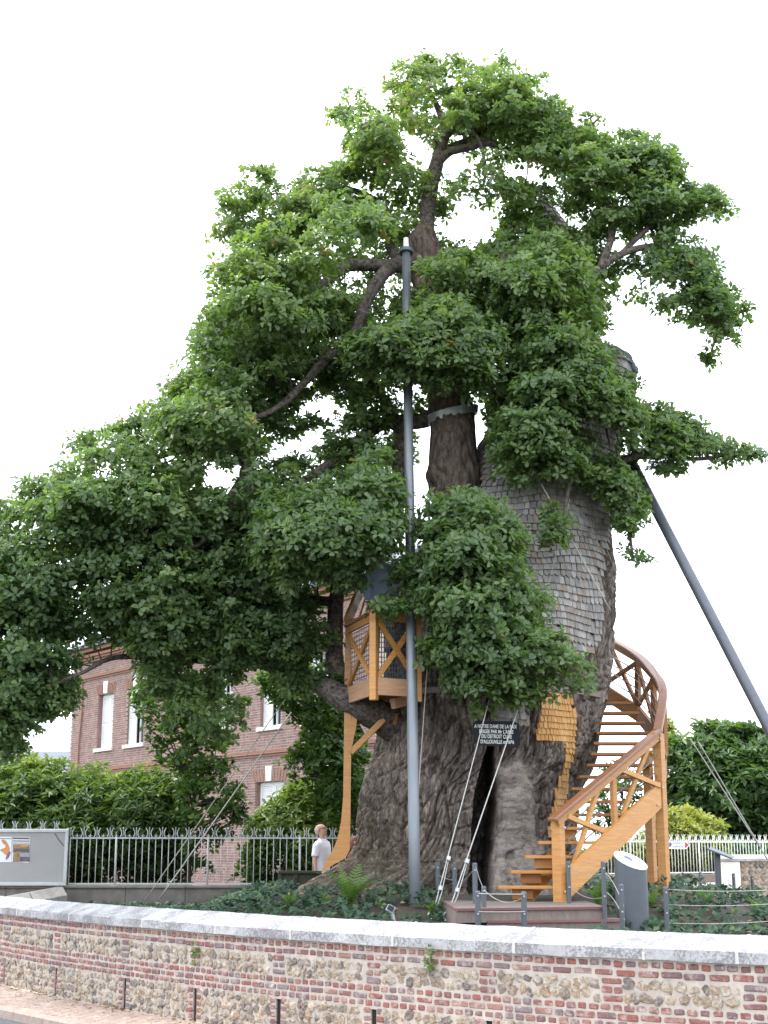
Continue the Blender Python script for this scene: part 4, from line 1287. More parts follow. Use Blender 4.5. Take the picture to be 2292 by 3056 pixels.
RIGHT2 = poly([(1262, 1010), (1330, 985), (1386, 1050), (1402, 1130), (1365, 1160), (1342, 1172), (1393, 1190), (1394, 1232), (1348, 1214), (1322, 1120), (1300, 1085), (1262, 1070)])
BALF = poly([(775, 1140), (860, 1130), (905, 1180), (905, 1300), (880, 1330), (860, 1300), (850, 1215), (790, 1215), (770, 1260), (755, 1270), (760, 1200)])
BALS = poly([(795, 1290), (840, 1285), (880, 1300), (880, 1330), (845, 1345), (800, 1330)])
groups = [fill_clumps(CROWN, YA, 2.7, 820, rg, rmin=.19, rmax=.34, band=(.07, .5), fb=.45, infl=1.0),
          fill_clumps(CROWN, YA, 2.7, 540, rg, rmin=.34, rmax=.52, band=(.38, 9), fb=.62),
          fill_clumps(poly([(440, 560), (600, 470), (760, 400), (870, 500), (850, 620), (740, 700), (640, 800), (520, 860), (400, 830), (430, 700)]), lambda x, y: 23.1 + 0 * x, .9, 85, rg, rmin=.25, fb=.5),
          fill_clumps(poly([(730, 250), (900, 180), (1100, 150), (1250, 260), (1400, 330), (1460, 420), (1330, 500), (1150, 440), (900, 420), (760, 380)]), lambda x, y: 24.1 + 0 * x, .8, 130, rg, rmin=.22, fb=.5),
          fill_clumps(poly([(100, 1040), (300, 900), (480, 820), (560, 900), (640, 1020), (560, 1120), (440, 1180), (200, 1200), (60, 1150)]), lambda x, y: 23.0 + 0 * x, .9, 130, rg, rmin=.25, fb=.5),
          fill_clumps(poly([(1380, 560), (1500, 540), (1590, 650), (1610, 700), (1560, 770), (1500, 690), (1400, 660)]), lambda x, y: 24.0 + 0 * x, .7, 60, rg, rmin=.2, fb=.5),
          fill_clumps(poly([(250, 1385), (330, 1300), (500, 1290), (700, 1300), (725, 1400), (650, 1450), (520, 1460), (430, 1450), (330, 1470), (270, 1440)]), lambda x, y: 24.0 + 0 * x, .9, 95, rg, rmin=.2, fb=.5),
          fill_clumps(poly([(1385, 290), (1450, 318), (1476, 400), (1560, 412), (1590, 450), (1545, 498), (1480, 488), (1500, 520), (1440, 540), (1370, 470), (1340, 380)]), lambda x, y: 24.4 + 0 * x, .6, 70, rg, rmin=.18, rmax=.36, fb=.5, holes=False),
          fill_clumps(poly([(1390, 880), (1500, 908), (1560, 948), (1655, 975), (1640, 1010), (1510, 998), (1440, 1040), (1400, 1000), (1380, 930)]), lambda x, y: 24.0 + 0 * x, .5, 55, rg, rmin=.14, rmax=.26, fb=.5, holes=False),
          fill_clumps(FRONT, lambda x, y: 22.4 + 0 * x, .75, 190, rg, excl=False, holes=False, rmin=.2, fb=.6),
          fill_clumps(STEMF, lambda x, y: 23.2 + 0 * x, .7, 120, rg, excl=True, holes=False, rmin=.2, fb=.6),
          fill_clumps(LEFTF, lambda x, y: 22.6 + 0 * x, .9, 150, rg, excl=True, holes=False, rmin=.2, fb=.6),
          fill_clumps(RIGHTF, lambda x, y: 23.4 + 0 * x, .9, 230, rg, excl=True, rmin=.2, fb=.6),
          fill_clumps(HANG, lambda x, y: 24.6 + 0 * x, .7, 42, rg, excl=False, holes=False, rmin=.18, rmax=.34),
          fill_clumps(HANG2, lambda x, y: 24.4 + 0 * x, .6, 18, rg, excl=False, holes=False, rmin=.18, rmax=.34),
          fill_clumps(HANG3, lambda x, y: 24.0 + 0 * x, .7, 50, rg, excl=False, holes=False, rmin=.18, rmax=.36),
          fill_clumps(RTOP, lambda x, y: 23.4 + 0 * x, .6, 70, rg, excl=True, holes=False, rmin=.2, rmax=.4),
          fill_clumps(RIGHT2, lambda x, y: 23.7 + 0 * x, .6, 60, rg, excl=False, holes=False, rmin=.18, rmax=.35),
          fill_clumps(BALF, lambda x, y: 22.3 + 0 * x, .4, 30, rg, excl=True, holes=False, rmin=.15, rmax=.26),
          fill_clumps(BALS, lambda x, y: 22.2 + 0 * x, .2, 9, rg, excl=False, holes=False, rmin=.12, rmax=.18),
          fill_clumps(SPRIG, lambda x, y: 23.0 + 0 * x, .25, 10, rg, excl=False, holes=False)]
CL = np.vstack(groups)
print('clumps', [len(g) for g in groups])
# twigs: join every clump to the nearest point already on the skeleton
nodes = np.array(NODES)
order = np.argsort([np.min(np.linalg.norm(nodes[:, :3] - c[:3], axis=1)) for c in CL])
npos = list(map(tuple, nodes[:, :3])); nrad = list(nodes[:, 3])
arr = np.zeros((len(npos) + len(CL) * 3, 3)); arr[:len(npos)] = nodes[:, :3]; cnt = len(npos)
tw = MB()
rt = random.Random(3)
for i in order:
    c = Vector(CL[i, :3])
    k = int(np.argmin(np.linalg.norm(arr[:cnt] - np.array(c) + np.array([0, 0, .15]), axis=1)))
    p = Vector(arr[k])
    L_ = (c - p).length
    r0 = min(nrad[k] * .7, .012 + .012 * L_)
    mid_ = p.lerp(c, .5) + Vector((rt.uniform(-.1, .1), rt.uniform(-.1, .1), rt.uniform(-.02, .14))) * L_
    q1, q2 = p.lerp(mid_, .5), mid_.lerp(c, .5)
    tw.tube([p, q1, mid_, q2, c], [r0, r0 * .85, r0 * .7, r0 * .55, .006], 5, cap=False)
    for q_, r_ in ((mid_, r0 * .7), (c, .010)):
        arr[cnt] = q_; cnt += 1; nrad.append(max(r_, .008))
tw.build('twigs', M['twig'], oak, smooth=True, kind='stuff')
# leaves
centers_bough = np.array([P(a, b_, Y) for a, b_, Y in ((1250, 300, 25), (1650, 400, 25), (800, 650, 25), (1150, 800, 24.5), (650, 1050, 24), (1000, 1200, 24), (350, 1400, 24), (150, 1700, 24), (500, 1750, 24), (850, 1750, 23), (1000, 1950, 25), (1350, 1800, 22.5), (1400, 1000, 23.2), (1650, 850, 24), (2000, 750, 24.3), (2100, 950, 24.3), (1600, 1250, 23.5), (2000, 1370, 24), (1850, 1550, 24))])
SC, SA, SB, ST = [], [], [], []
for (x, y, z, r) in CL:
    n = max(8, int(31 * (r / .42) ** 2))
    d = unit(rg.normal(size=(n, 3)))
    d[:, 2] = np.where(d[:, 2] < -.25, -d[:, 2] * .7, d[:, 2])
    d = unit(d)
    rad = r * rg.uniform(.2, 1.0, (n, 1)) ** .55 * np.where(rg.random((n, 1)) < .22, 1.45, 1.05)
    c = np.array([x, y, z]) + d * rad * np.array([1.1, 1.1, .75])
    a = unit(d * .85 + np.array([0, -.15, .5]) + rg.normal(0, .3, (n, 3)))
    SC.append(c); SA.append(a)
    base = .15 + .6 * rg.beta(3, 4)
    ST.append(np.clip(np.full(n, base) * .55 + rg.uniform(0, .38, n), 0, .93))
SC, SA, ST = np.vstack(SC), np.vstack(SA), np.concatenate(ST)
# sunlit yellow of the high left crown painted into the sprig tint
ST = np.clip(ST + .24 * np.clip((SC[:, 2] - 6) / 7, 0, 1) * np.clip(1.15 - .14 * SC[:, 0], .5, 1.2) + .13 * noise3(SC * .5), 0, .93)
rare = rg.random(len(ST)) < .0018
ST[rare] = rg.uniform(.965, 1.0, rare.sum())
bough = np.argmin(np.linalg.norm(SC[:, None, :] - centers_bough[None], axis=2), axis=1)
NL = 7
LC, LD, LN, LL = rosettes(SC, SA, NL, .120, rg)
LT = np.clip(np.repeat(ST, NL) + rg.normal(0, .05, len(LC)), 0, 1)
LB = np.repeat(bough, NL)
# the sprays nearest the viewer are parts of their own
qx, qy = proj(SC)
cand = np.where((qx > 0) & (qx < 2292) & (qy > 0) & (SC[:, 1] < 22.6))[0]
own = cand[np.argsort(SC[cand, 1])][:220]
ownset = np.zeros(len(SC), bool); ownset[own] = True
keep = ~np.repeat(ownset, NL)
for k in range(len(centers_bough)):
    s_ = keep & (LB == k)
    if s_.sum() > 20:
        leaf_cloud('foliage', LC[s_], LD[s_], LN[s_], LL[s_], LT[s_], M['oak_leaf'], oak)
for i in own:
    s_ = slice(i * NL, (i + 1) * NL)
    leaf_cloud('leaf_spray', LC[s_], LD[s_], LN[s_], LL[s_], LT[s_], M['oak_leaf'], oak, kind=None)
print('leaves', len(LC))
# ------------------------------------------------------------------ masts and cables
def cyl_between(b, p0, p1, r0, r1=None, n=24, k=1):
    p0, p1 = Vector(p0), Vector(p1)
    r1 = r0 if r1 is None else r1
    pts = [p0.lerp(p1, i / k) for i in range(k + 1)]
    b.tube(pts, [r0 + (r1 - r0) * i / k for i in range(k + 1)], n)
    return b
mb_ = P(1240, 2775, 21.4); mt_ = P(1212, 752, 24.2)
mast = thing('support_mast', mb_, 'tall upright grey steel mast standing in front of the oak trunk', 'mast')
cyl_between(MB(), mb_ - Vector((0, 0, .3)), mt_, .086, .076, 28, 6).build('pole', M['steel'], mast, smooth=True)
ax = (mt_ - mb_).normalized()
b = MB(); cyl_between(b, mt_ - ax * .03, mt_ + ax * .03, .125, .135, 24); fixnormals(b.build('collar', M['steel_dark'], mast))
b = MB(); cyl_between(b, mt_ + ax * .03, mt_ + ax * .30, .058, .045, 16); b.build('cap', M['stone_white'], mast)
for k in range(6):
    a = k * math.pi / 3
    b = MB(); q_ = mt_ + Vector((math.cos(a) * .105, math.sin(a) * .105, .03)); cyl_between(b, q_, q_ + ax * .03, .016, .016, 6); b.build('bolt', M['galv'], mast)

sb_, st_ = P(2330, 2240, 22.6), P(1885, 1380, 24.6)
sd = (st_ - sb_).normalized()
sb_ = sb_ - sd * 2.2
foot = sb_ + sd * ((float(gz(sb_.x, sb_.y)) - sb_.z) / sd.z)
strut = thing('support_strut', foot, 'thick slanting grey steel strut propping the oak from the right', 'strut')
cyl_between(MB(), foot, st_, .092, .092, 28, 4).build('pole', M['steel_strut'], strut, smooth=True)
b = MB(); cyl_between(b, st_, st_ + sd * .12, .12, .12, 20); fixnormals(b.build('collar', M['galv'], strut))

def cable(pts, r, label, mat='wire', sag=0.0, group=None, shackle=False, turn=True):
    pts = [Vector(p) for p in pts]
    p0, p1 = pts[0], pts[-1]
    t = thing('stay_cable', p0, label, 'cable', group)
    path = []
    for i in range(13):
        f = i / 12
        q_ = p0.lerp(p1, f); q_.z -= sag * 4 * f * (1 - f)
        path.append(q_)
    MB().tube(path, r, 6).build('strand', M[mat], t, smooth=True)
    if shackle:
        d = (p1 - p0).normalized()
        s_ = d.cross(Vector((0, 1, 0))).normalized()
        # doubled-back tail with two clamps, a thimble eye and an anchor shackle in the ground
        L = .95
        tail = [p0 + d * .04 - s_ * .03, p0 + d * .3 - s_ * .045, p0 + d * (L - .1) - s_ * .018]
        MB().tube(tail, r * .85, 6).build('tail', M[mat], t, smooth=True)
        for f in (.36, .82):
            b = MB(); cyl_between(b, p0 + d * (f - .03) - s_ * .015, p0 + d * (f + .03) - s_ * .015, .034, .034, 8); b.build('clamp', M['galv'], t)
        b = MB()
        ring = [p0 + (d * math.cos(a) + s_ * math.sin(a)) * .055 - d * .05 for a in np.linspace(0, 2 * math.pi, 13)]
        b.tube(ring, .017, 6, cap=False); b.build('shackle', M['galv'], t, smooth=True)
        b = MB(); cyl_between(b, p0 - d * .10, p0 - d * .42, .022, .022, 8); b.build('anchor_rod', M['galv'], t)
    return t
cable([P(1293, 2722, 21.0), P(1462, 2080, 22.25)], .0085, 'left of the two pale stay cables crossing the plaque', 'wire', group='stay cables in front of the hollow', shackle=True)
cable([P(1338, 2725, 20.9), P(1548, 2110, 22.25)], .010, 'right of the two pale stay cables, crossing the dark hollow', 'wire', group='stay cables in front of the hollow', shackle=True)
cable([P(1245, 2410, 22.2), P(1262, 2150, 22.6), P(1284, 1870, 22.9)], .009, 'thin rope hanging down between the steel mast and the trunk', 'rope')
cable([P(1822, 1822, 23.0), P(1478, 1188, 23.6)], .011, 'thin pale cable slanting across the upper shingles and foliage', 'rope', sag=.02)
cable([P(1600, 1890, 23.2), P(1700, 1490, 23.5)], .006, 'faint thin cord running up the grey shingles to the leaves', 'rope')
cable([P(1990, 2085, 24.2), P(1795, 1600, 24.4)], .007, 'thin dark wire from the right of the shingles down to the stair handrail', 'rope')
cable([P(2275, 2540, 29.5), P(2060, 2205, 29.0)], .012, 'left wire of the pair slanting before the tall laurel hedge', 'wire', group='guy wires at the right')
cable([P(2290, 2565, 29.5), P(2085, 2215, 28.8)], .012, 'right wire of the pair slanting before the tall laurel hedge', 'wire', group='guy wires at the right')
cable([P(430, 2690, 26.0), P(640, 2395, 26.4), P(960, 1930, 25.2)], .008, 'thin guy cable slanting over the left iron fence', 'rope', group='guy cables at the left')
cable([P(470, 2690, 26.0), P(655, 2420, 26.4), P(870, 2125, 25.6)], .011, 'paler thicker guy cable slanting over the left iron fence', 'wire', group='guy cables at the left')

# ------------------------------------------------------------------ plaque over the hollow
pc = P(1482, 2190, 22.44)
plq = thing('plaque', pc, 'black wooden plaque with white capital lettering above the hollow', 'plaque')
def px_xz(pts, Y): return [P(a, b_, Y) for a, b_ in pts]
YP = 22.42
outl = [(1412, 2158), (1420, 2151), (1470, 2152), (1535, 2152), (1546, 2160), (1551, 2190), (1552, 2222), (1540, 2231), (1490, 2227), (1430, 2224), (1419, 2215), (1410, 2180)]
b = MB(); b.prism(px_xz(outl, YP), (0, .05, 0)); fixnormals(b.build('panel', M['plaque'], plq))
def lettering(txt, px, py, Y, hpx, parent, mat, wscale=1.0, out=.004, rotzv=0.0, align='CENTER'):
    cu = bpy.data.curves.new('lettering', 'FONT')
    cu.body = txt
    cu.size = hpx / pxm(Y) / .69
    cu.align_x = align; cu.align_y = 'CENTER'
    cu.extrude = .0015
    cu.space_character = 1.02
    cu.materials.append(M[mat])
    o = bpy.data.objects.new('lettering', cu)
    link(o, parent)
    w = P(px, py, Y) - Vector((0, out, 0))
    o.location = w - wloc(parent)
    o.rotation_euler = (math.pi / 2, rotzv, 0)
    o.scale = (wscale, 1, 1)
    cu.offset = .0008 if mat == 'letter' else 0.0
    bpy.context.view_layer.update()
    dg = bpy.context.evaluated_depsgraph_get()
    me = bpy.data.meshes.new_from_object(o.evaluated_get(dg))
    n_ = inst('lettering', me, None, Matrix.Identity(4))
    n_.parent = parent; n_.location = o.location; n_.rotation_euler = o.rotation_euler; n_.scale = o.scale
    bpy.data.objects.remove(o)
    return n_
for txt, x, y, w in (("A NOTRE DAME DE LA PAIX", 1479, 2168.5, .63), ("ERIGEE PAR Mr L'ABBE", 1481, 2184, .65), ("DU DETROIT CURE", 1482, 2198.5, .66), ("D'ALLOUVILLE en 1696", 1484, 2214.5, .63)):
    o = lettering(txt, x, y, YP, 11.0, plq, 'letter', w, rotzv=.02)
b = MB()
for x in (1440, 1525): cyl_between(b, P(x, 2149, YP + .02), P(x, 2160, 23.2), .015, .015, 8)
b.build('bracket', M['black'], plq)

# ------------------------------------------------------------------ deck in front of the hollow
deck = thing('deck', PZ(1600, 2760, .2), 'low grey timber deck with two reddish edged steps before the hollow', 'deck')
ZD, ZL = .50, .345
def at_y(px, py, z): return PZ(px, py, z)
A0, A1 = at_y(1362, 2711, ZD), at_y(1808, 2706, ZD)          # front edge of the upper level
B0, B1 = at_y(1316, 2684, ZD), Vector((2.95, 23.2, ZD))
n = 15
for i in range(n):
    f0, f1 = i / n + .002, (i + 1) / n - .002
    q_ = [A0.lerp(B0, f0), A1.lerp(B1, f0), A1.lerp(B1, f1), A0.lerp(B0, f1)]
    b = MB(); b.prism([p - Vector((0, 0, .03 + .004 * random.random())) for p in q_], (0, 0, .03)); fixnormals(b.build('deck_board', M['deck'], deck))
dirx = (A1 - A0).normalized(); fr = Vector((dirx.y, -dirx.x, 0))
b = MB(); b.bar(A0 + fr * .02 - Vector((0, 0, .014)), A1 + fr * .02 - Vector((0, 0, .014)), .05, .032); b.build('nosing', M['deck_edge'], deck)
b = MB(); b.bar(A0 - Vector((0, 0, .105)), A1 - Vector((0, 0, .105)), .03, .145); b.build('riser', M['deck'], deck)
dl = (B0 - A0).normalized(); fl = Vector((-dl.y, dl.x, 0))
b = MB(); b.bar(A0 - Vector((0, 0, .016)), B0 - Vector((0, 0, .016)), .04, .03); b.build('nosing', M['deck_edge'], deck)
b = MB(); b.bar(A0 - Vector((0, 0, .20)), B0 - Vector((0, 0, .20)), .03, .34); b.build('side_board', M['deck'], deck)
b = MB(); b.bar(A1 - Vector((0, 0, .20)), B1 - Vector((0, 0, .20)), .03, .34); b.build('side_board', M['deck'], deck)
C0, C1 = at_y(1452, 2747.5, ZL), at_y(1862, 2743, ZL)
E0, E1 = C0 + Vector((-.02, .42, 0)), C1 + Vector((-.03, .42, 0))
for i in range(4):
    f0, f1 = i / 4 + .006, (i + 1) / 4 - .006
    b = MB(); b.prism([p - Vector((0, 0, .03)) for p in (C0.lerp(E0, f0), C1.lerp(E1, f0), C1.lerp(E1, f1), C0.lerp(E0, f1))], (0, 0, .03)); fixnormals(b.build('deck_board', M['deck'], deck))
b = MB(); b.bar(C0 + fr * .02 - Vector((0, 0, .014)), C1 + fr * .02 - Vector((0, 0, .014)), .05, .032); b.build('nosing', M['deck_edge'], deck)
b = MB(); b.bar(C0 - Vector((0, 0, .15)), C1 - Vector((0, 0, .15)), .03, .24); b.build('riser', M['deck'], deck)
b = MB(); b.bar(C1 + Vector((.0, .03, -.15)), E1 + Vector((0, 0, -.15)), .03, .24); b.build('side_board', M['deck'], deck)

# ------------------------------------------------------------------ staircase
nb = P(1672, 2688, 21.15)
stair = thing('timber_staircase', nb, 'orange timber staircase winding up round the right of the trunk', 'staircase')
TY = [2644, 2598, 2553, 2510, 2468, 2427, 2388, 2350, 2314, 2279, 2246, 2214, 2183, 2153, 2123, 2094]
def tread_Y(i): return 21.15 + .2 * i if i < 4 else 21.75 + .3 * (i - 3)
XL = [1487, 1525, 1568, 1608, 1640, 1668, 1690, 1706, 1728, 1752, 1764, 1772, 1780, 1790, 1796, 1800]
XR = [1690, 1722, 1755, 1788, 1822, 1855, 1888, 1920, 1940, 1945, 1948, 1946, 1938, 1925, 1908, 1886]
TR = []      # tread front edge end points
for i, y in enumerate(TY):
    Y = tread_Y(i)
    l, r = P(XL[i], y, Y), P(XR[i], y, Y)
    TR.append((l, r))
    dpt = .31
    b = MB(); b.box(((l.x + r.x) / 2, Y + dpt / 2, l.z - .022), (r.x - l.x, dpt, .045), None, .006)
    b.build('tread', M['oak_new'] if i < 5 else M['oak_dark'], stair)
    if i < 5:      # carriage blocks under the lower treads
        x_ = l.x + (.30 if i else .36)
        w_ = .30 if i < 3 else .2
        b = MB(); b.box((x_, Y + .16, l.z - .045 - .07), (w_, .05, .14), None, .004); b.build('tread_block', M['oak_dark'] if i < 2 else M['oak_new'], stair)
# outer string: a broad board below the rail, in straight lengths
def zoff(p, d): return Vector((p.x, p.y, p.z + d))
S_pts = [P(1700, 2632, 21.1), P(1968, 2372, 23.25), P(1985, 2285, 24.2), P(1958, 2195, 25.1), P(1905, 2130, 25.9), P(1805, 2065, 26.6)]
for i in range(len(S_pts) - 1):
    a_, c_ = S_pts[i], S_pts[i + 1]
    d = (c_ - a_)
    hz = Vector((d.x, d.y, 0)).normalized(); side = Vector((hz.y, -hz.x, 0)) * .03
    h0 = .20 if i == 0 else .15
    b = MB(); b.prism([a_ + Vector((0, 0, -h0)) - side, c_ + Vector((0, 0, -h0)) - side, c_ + Vector((0, 0, h0)) - side, a_ + Vector((0, 0, h0)) - side], side * 2)
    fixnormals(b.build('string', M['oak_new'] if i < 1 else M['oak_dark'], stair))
# inner string under the lower flight
ia, ic = P(1530, 2690, 21.35), P(1640, 2540, 22.1)
b = MB(); b.prism([ia, ia + Vector((.30, 0, 0)), ic + Vector((.35, 0, 0)), ic], (0, .05, 0)); fixnormals(b.build('string', M['oak_new'], stair))
# handrail
H_pts = [P(1648, 2446, 20.95), P(1800, 2318, 22.0), P(1962, 2182, 23.2), P(1978, 2062, 24.2), P(1947, 2003, 25.0), P(1902, 1955, 25.8), P(1822, 1908, 26.6)]
rail = smooth_path(H_pts[2:], 6)
b = MB(); d01 = (H_pts[1] - H_pts[0]).normalized(); b.bar(H_pts[0] - d01 * .02, H_pts[2] + d01 * .03, .15, .055, bev=.012); b.build('handrail', M['oak_rail'], stair)
b = MB(); vs, fs = [], []
for k, p in enumerate(rail):
    dd = rail[min(k + 1, len(rail) - 1)] - rail[max(k - 1, 0)]
    hz_ = Vector((dd.x, dd.y, 0)).normalized(); sd_ = Vector((hz_.y, -hz_.x, 0)); up2 = sd_.cross(dd.normalized())
    if up2.z < 0: up2 = -up2
    for (a_, c_) in ((-.075, -.018), (-.075, .018), (-.060, .027), (.060, .027), (.075, .018), (.075, -.018), (.055, -.027), (-.055, -.027)):
        vs.append(p + sd_ * a_ + up2 * (c_ + .002))
for k in range(len(rail) - 1):
    for q_ in range(8):
        fs.append((k * 8 + q_, (k + 1) * 8 + q_, (k + 1) * 8 + (q_ + 1) % 8, k * 8 + (q_ + 1) % 8))
fs += [tuple(range(8)), tuple((len(rail) - 1) * 8 + q_ for q_ in range(7, -1, -1))]
b.add(vs, fs); fixnormals(b.build('handrail', M['oak_rail'], stair))
d = (H_pts[2] - H_pts[0]).normalized()
# under-rail beside the lower flight
u0, u1 = H_pts[0] + d * .12 + Vector((0, 0, -.085)), H_pts[2] + Vector((0, 0, -.085))
b = MB(); b.bar(u0, u1, .06, .13, bev=.006); b.build('under_rail', M['oak_new'], stair)
for i in range(2, len(H_pts) - 1):
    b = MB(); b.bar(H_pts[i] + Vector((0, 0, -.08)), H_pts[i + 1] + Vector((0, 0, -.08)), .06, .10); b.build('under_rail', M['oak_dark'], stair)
# posts
R35 = Matrix.Rotation(math.radians(-37), 4, 'Z')
def post(x, yb, yt, Y, w, mat='oak_new', rot=R35, name='post'):
    pb, pt = P(x, yb, Y), P(x, yt, Y)
    pt = Vector((pb.x, pb.y, pt.z))
    b = MB(); b.box((pb + pt) / 2, (w, w, pt.z - pb.z), rot, .008)
    return b.build(name, M[mat], stair)
post(1671, 2694, 2452, 21.15, .145, name='newel_post')
pa = P(1975, 2690, 23.3)
for (x0, x1_, Y, yt, yb, w) in ((1982, 1968, 23.35, 2190, 2720, .145), (1946, 1940, 23.9, 2240, 2700, .13)):
    p_ = P(x0, 2600, Y); zt = P(x1_, yt, Y).z; zg = float(gz(p_.x, Y)) - .15
    b = MB(); b.box((p_.x, Y, (zt + zg) / 2), (w, w, zt - zg), R35, .008); b.build('post', M['oak_new'], stair)
# uprights, crosses and infill wires of a rail bay
def bay(t0, t1, b0, b1, wires=3, mat='oak_new', w=.055, h=.075):
    """t0,t1 top corners; b0,b1 bottom corners"""
    dd = (t1 - t0); hz = Vector((dd.x, dd.y, 0)).normalized(); nrm = Vector((hz.y, -hz.x, 0))
    for (a_, c_, o_) in ((t0, b1, .012), (b0, t1, -.012)):
        b = MB(); b.bar(a_ + nrm * o_, c_ + nrm * o_, w, h, up=Vector((-hz.x * .3, -hz.y * .3, 1)), bev=.005); b.build('cross_brace', M[mat], stair)
    for k in range(wires):
        f = (k + 1) / (wires + 1)
        b = MB(); b.tube([t0.lerp(b0, f) - nrm * .05, t1.lerp(b1, f) - nrm * .05], .011, 6); b.build('rail_wire', M['steel'], stair, smooth=True)
def upright(t, bo, mat='oak_new', w=.08):
    b = MB(); b.bar(bo, t, w, w, up=(.6, -.8, 0), bev=.006); b.build('baluster', M[mat], stair)
def SY(px): return 21.08 + (px - 1672) / 296.0 * 2.15
def q2(px, py): return P(px, py, SY(px))
bay(q2(1690, 2436), q2(1790, 2342), q2(1712, 2590), q2(1820, 2490))
bay(q2(1838, 2292), q2(1953, 2184), q2(1847, 2464), q2(1966, 2345))
tb_, bb_ = q2(1828, 2304), q2(1834, 2480)
bb_ = Vector((bb_.x, tb_.y, bb_.z)); upright(tb_, bb_, w=.085)
# bolt heads and washers on the timber joints
for (x_, y_) in ((1684, 2470), (1684, 2660), (1700, 2622), (1962, 2402), (1975, 2350), (1970, 2205), (1740, 2575), (1850, 2470)):
    p_ = q2(x_, y_) - Vector((0, .085, 0)); b = MB(); cyl_between(b, p_, p_ + Vector((0, .03, 0)), .016, .016, 8); b.build('bolt', M['galv'], stair)
for i in range(2, len(H_pts) - 1):
    t0, t1 = H_pts[i] + Vector((0, 0, -.12)), H_pts[i + 1] + Vector((0, 0, -.12))
    b0, b1 = S_pts[i - 1] + Vector((0, 0, .15)), S_pts[i] + Vector((0, 0, .15))
    bay(t0, t1, b0, b1, 4, 'oak_dark')
    upright(t1, b1, 'oak_dark', .09)

# ------------------------------------------------------------------ balcony
YB = 22.6
cz0, cz1 = P(1116, 2090, YB).z, P(1116, 1818, YB).z
cx = P(1116, 1950, YB).x
balc = thing('balcony', (cx, YB, P(1116, 2075, YB).z), 'orange timber balcony with crossed rails clasping the left of the trunk', 'balcony')
b = MB(); b.box((cx, YB, (cz0 + cz1) / 2), (.115, .115, cz1 - cz0), Matrix.Rotation(math.radians(-25), 4, 'Z'), .008); b.build('corner_post', M['oak_new'], balc)
YL = 24.1
lx = P(1036, 2000, YL).x
zf_c = (P(1116, 2074, YB).z, P(1116, 2022, YB).z)
zf_l = zf_c; zr = P(1116, 1832, YB).z
Lq = Vector((lx, YL, 0)); Cq = Vector((cx, YB, 0)); Rq = Vector((P(1250, 2000, 22.9).x, 22.95, 0)); Wq = Vector((P(1220, 2000, 24.6).x, 24.6, 0))
def at(q_, z): return Vector((q_.x, q_.y, z))
zm = (zf_c[0] + zf_c[1]) / 2; hf = zf_c[1] - zf_c[0]
b = MB(); b.bar(at(Lq, zm), at(Cq, zm), .05, hf, bev=.006); b.build('fascia', M['oak_pale'], balc)
b = MB(); b.bar(at(Cq, zm), at(Rq, zm), .05, hf, bev=.006); b.build('fascia', M['oak_pale'], balc)
b = MB(); b.bar(at(Lq, zr + .03), at(Cq, zr + .03), .13, .05, bev=.01); b.build('handrail', M['oak_rail'], balc)
b = MB(); b.bar(at(Cq, zr + .03), at(Rq, zr + .03), .13, .05, bev=.01); b.build('handrail', M['oak_rail'], balc)
b = MB(); b.bar(at(Lq, zr - .05), at(Cq, zr - .05), .05, .11); b.build('under_rail', M['oak_new'], balc)
b = MB(); b.bar(at(Cq, zr - .05), at(Rq, zr - .05), .05, .11); b.build('under_rail', M['oak_new'], balc)
b = MB(); b.box(at(Rq, (zf_c[0] + zr) / 2), (.10, .10, zr - zf_c[0] + .15), None, .008); b.build('post', M['oak_new'], balc)
for (q0, q1) in ((Lq, Cq), (Cq, Rq)):
    d = (q1 - q0).normalized(); nrm = Vector((d.y, -d.x, 0))
    e0, e1 = q0 + d * .06, q1 - d * .06
    for (za, zb_, o_) in ((zr - .10, zf_c[1], .012), (zf_c[1], zr - .10, -.012)):
        b = MB(); b.bar(at(e0, za) + nrm * o_, at(e1, zb_) + nrm * o_, .05, .085, bev=.005); b.build('cross_brace', M['oak_new'], balc)
    # pierced metal sheet behind the crosses
    b = MB(); nx = 14; nz_ = 11
    w0, w1 = e0 - nrm * .05, e1 - nrm * .05
    zlo, zhi = zf_c[1] + .02, zr - .12
    for i in range(nx + 1):
        f = i / nx
        b.bar(at(w0.lerp(w1, f), zlo), at(w0.lerp(w1, f), zhi), .016, .004, up=nrm)
    for j in range(nz_ + 1):
        z_ = zlo + (zhi - zlo) * j / nz_
        b.bar(at(w0, z_), at(w1, z_), .004, .014)
    b.build('mesh_guard', M['steel_dark'], balc)
fl_ = [at(Lq, zf_c[0] + .10), at(Cq, zf_c[0] + .10), at(Rq, zf_c[0] + .10), at(Wq, zf_c[0] + .10)]
for k in range(9):
    f0, f1 = k / 9 + .004, (k + 1) / 9 - .004
    a0, a1 = fl_[1].lerp(fl_[0], f0), fl_[1].lerp(fl_[0], f1)
    c0_, c1_ = fl_[2].lerp(fl_[3], f0), fl_[2].lerp(fl_[3], f1)
    b = MB(); b.prism([a0, c0_, c1_, a1], (0, 0, .04)); fixnormals(b.build('floor_board', M['oak_dark'], balc))
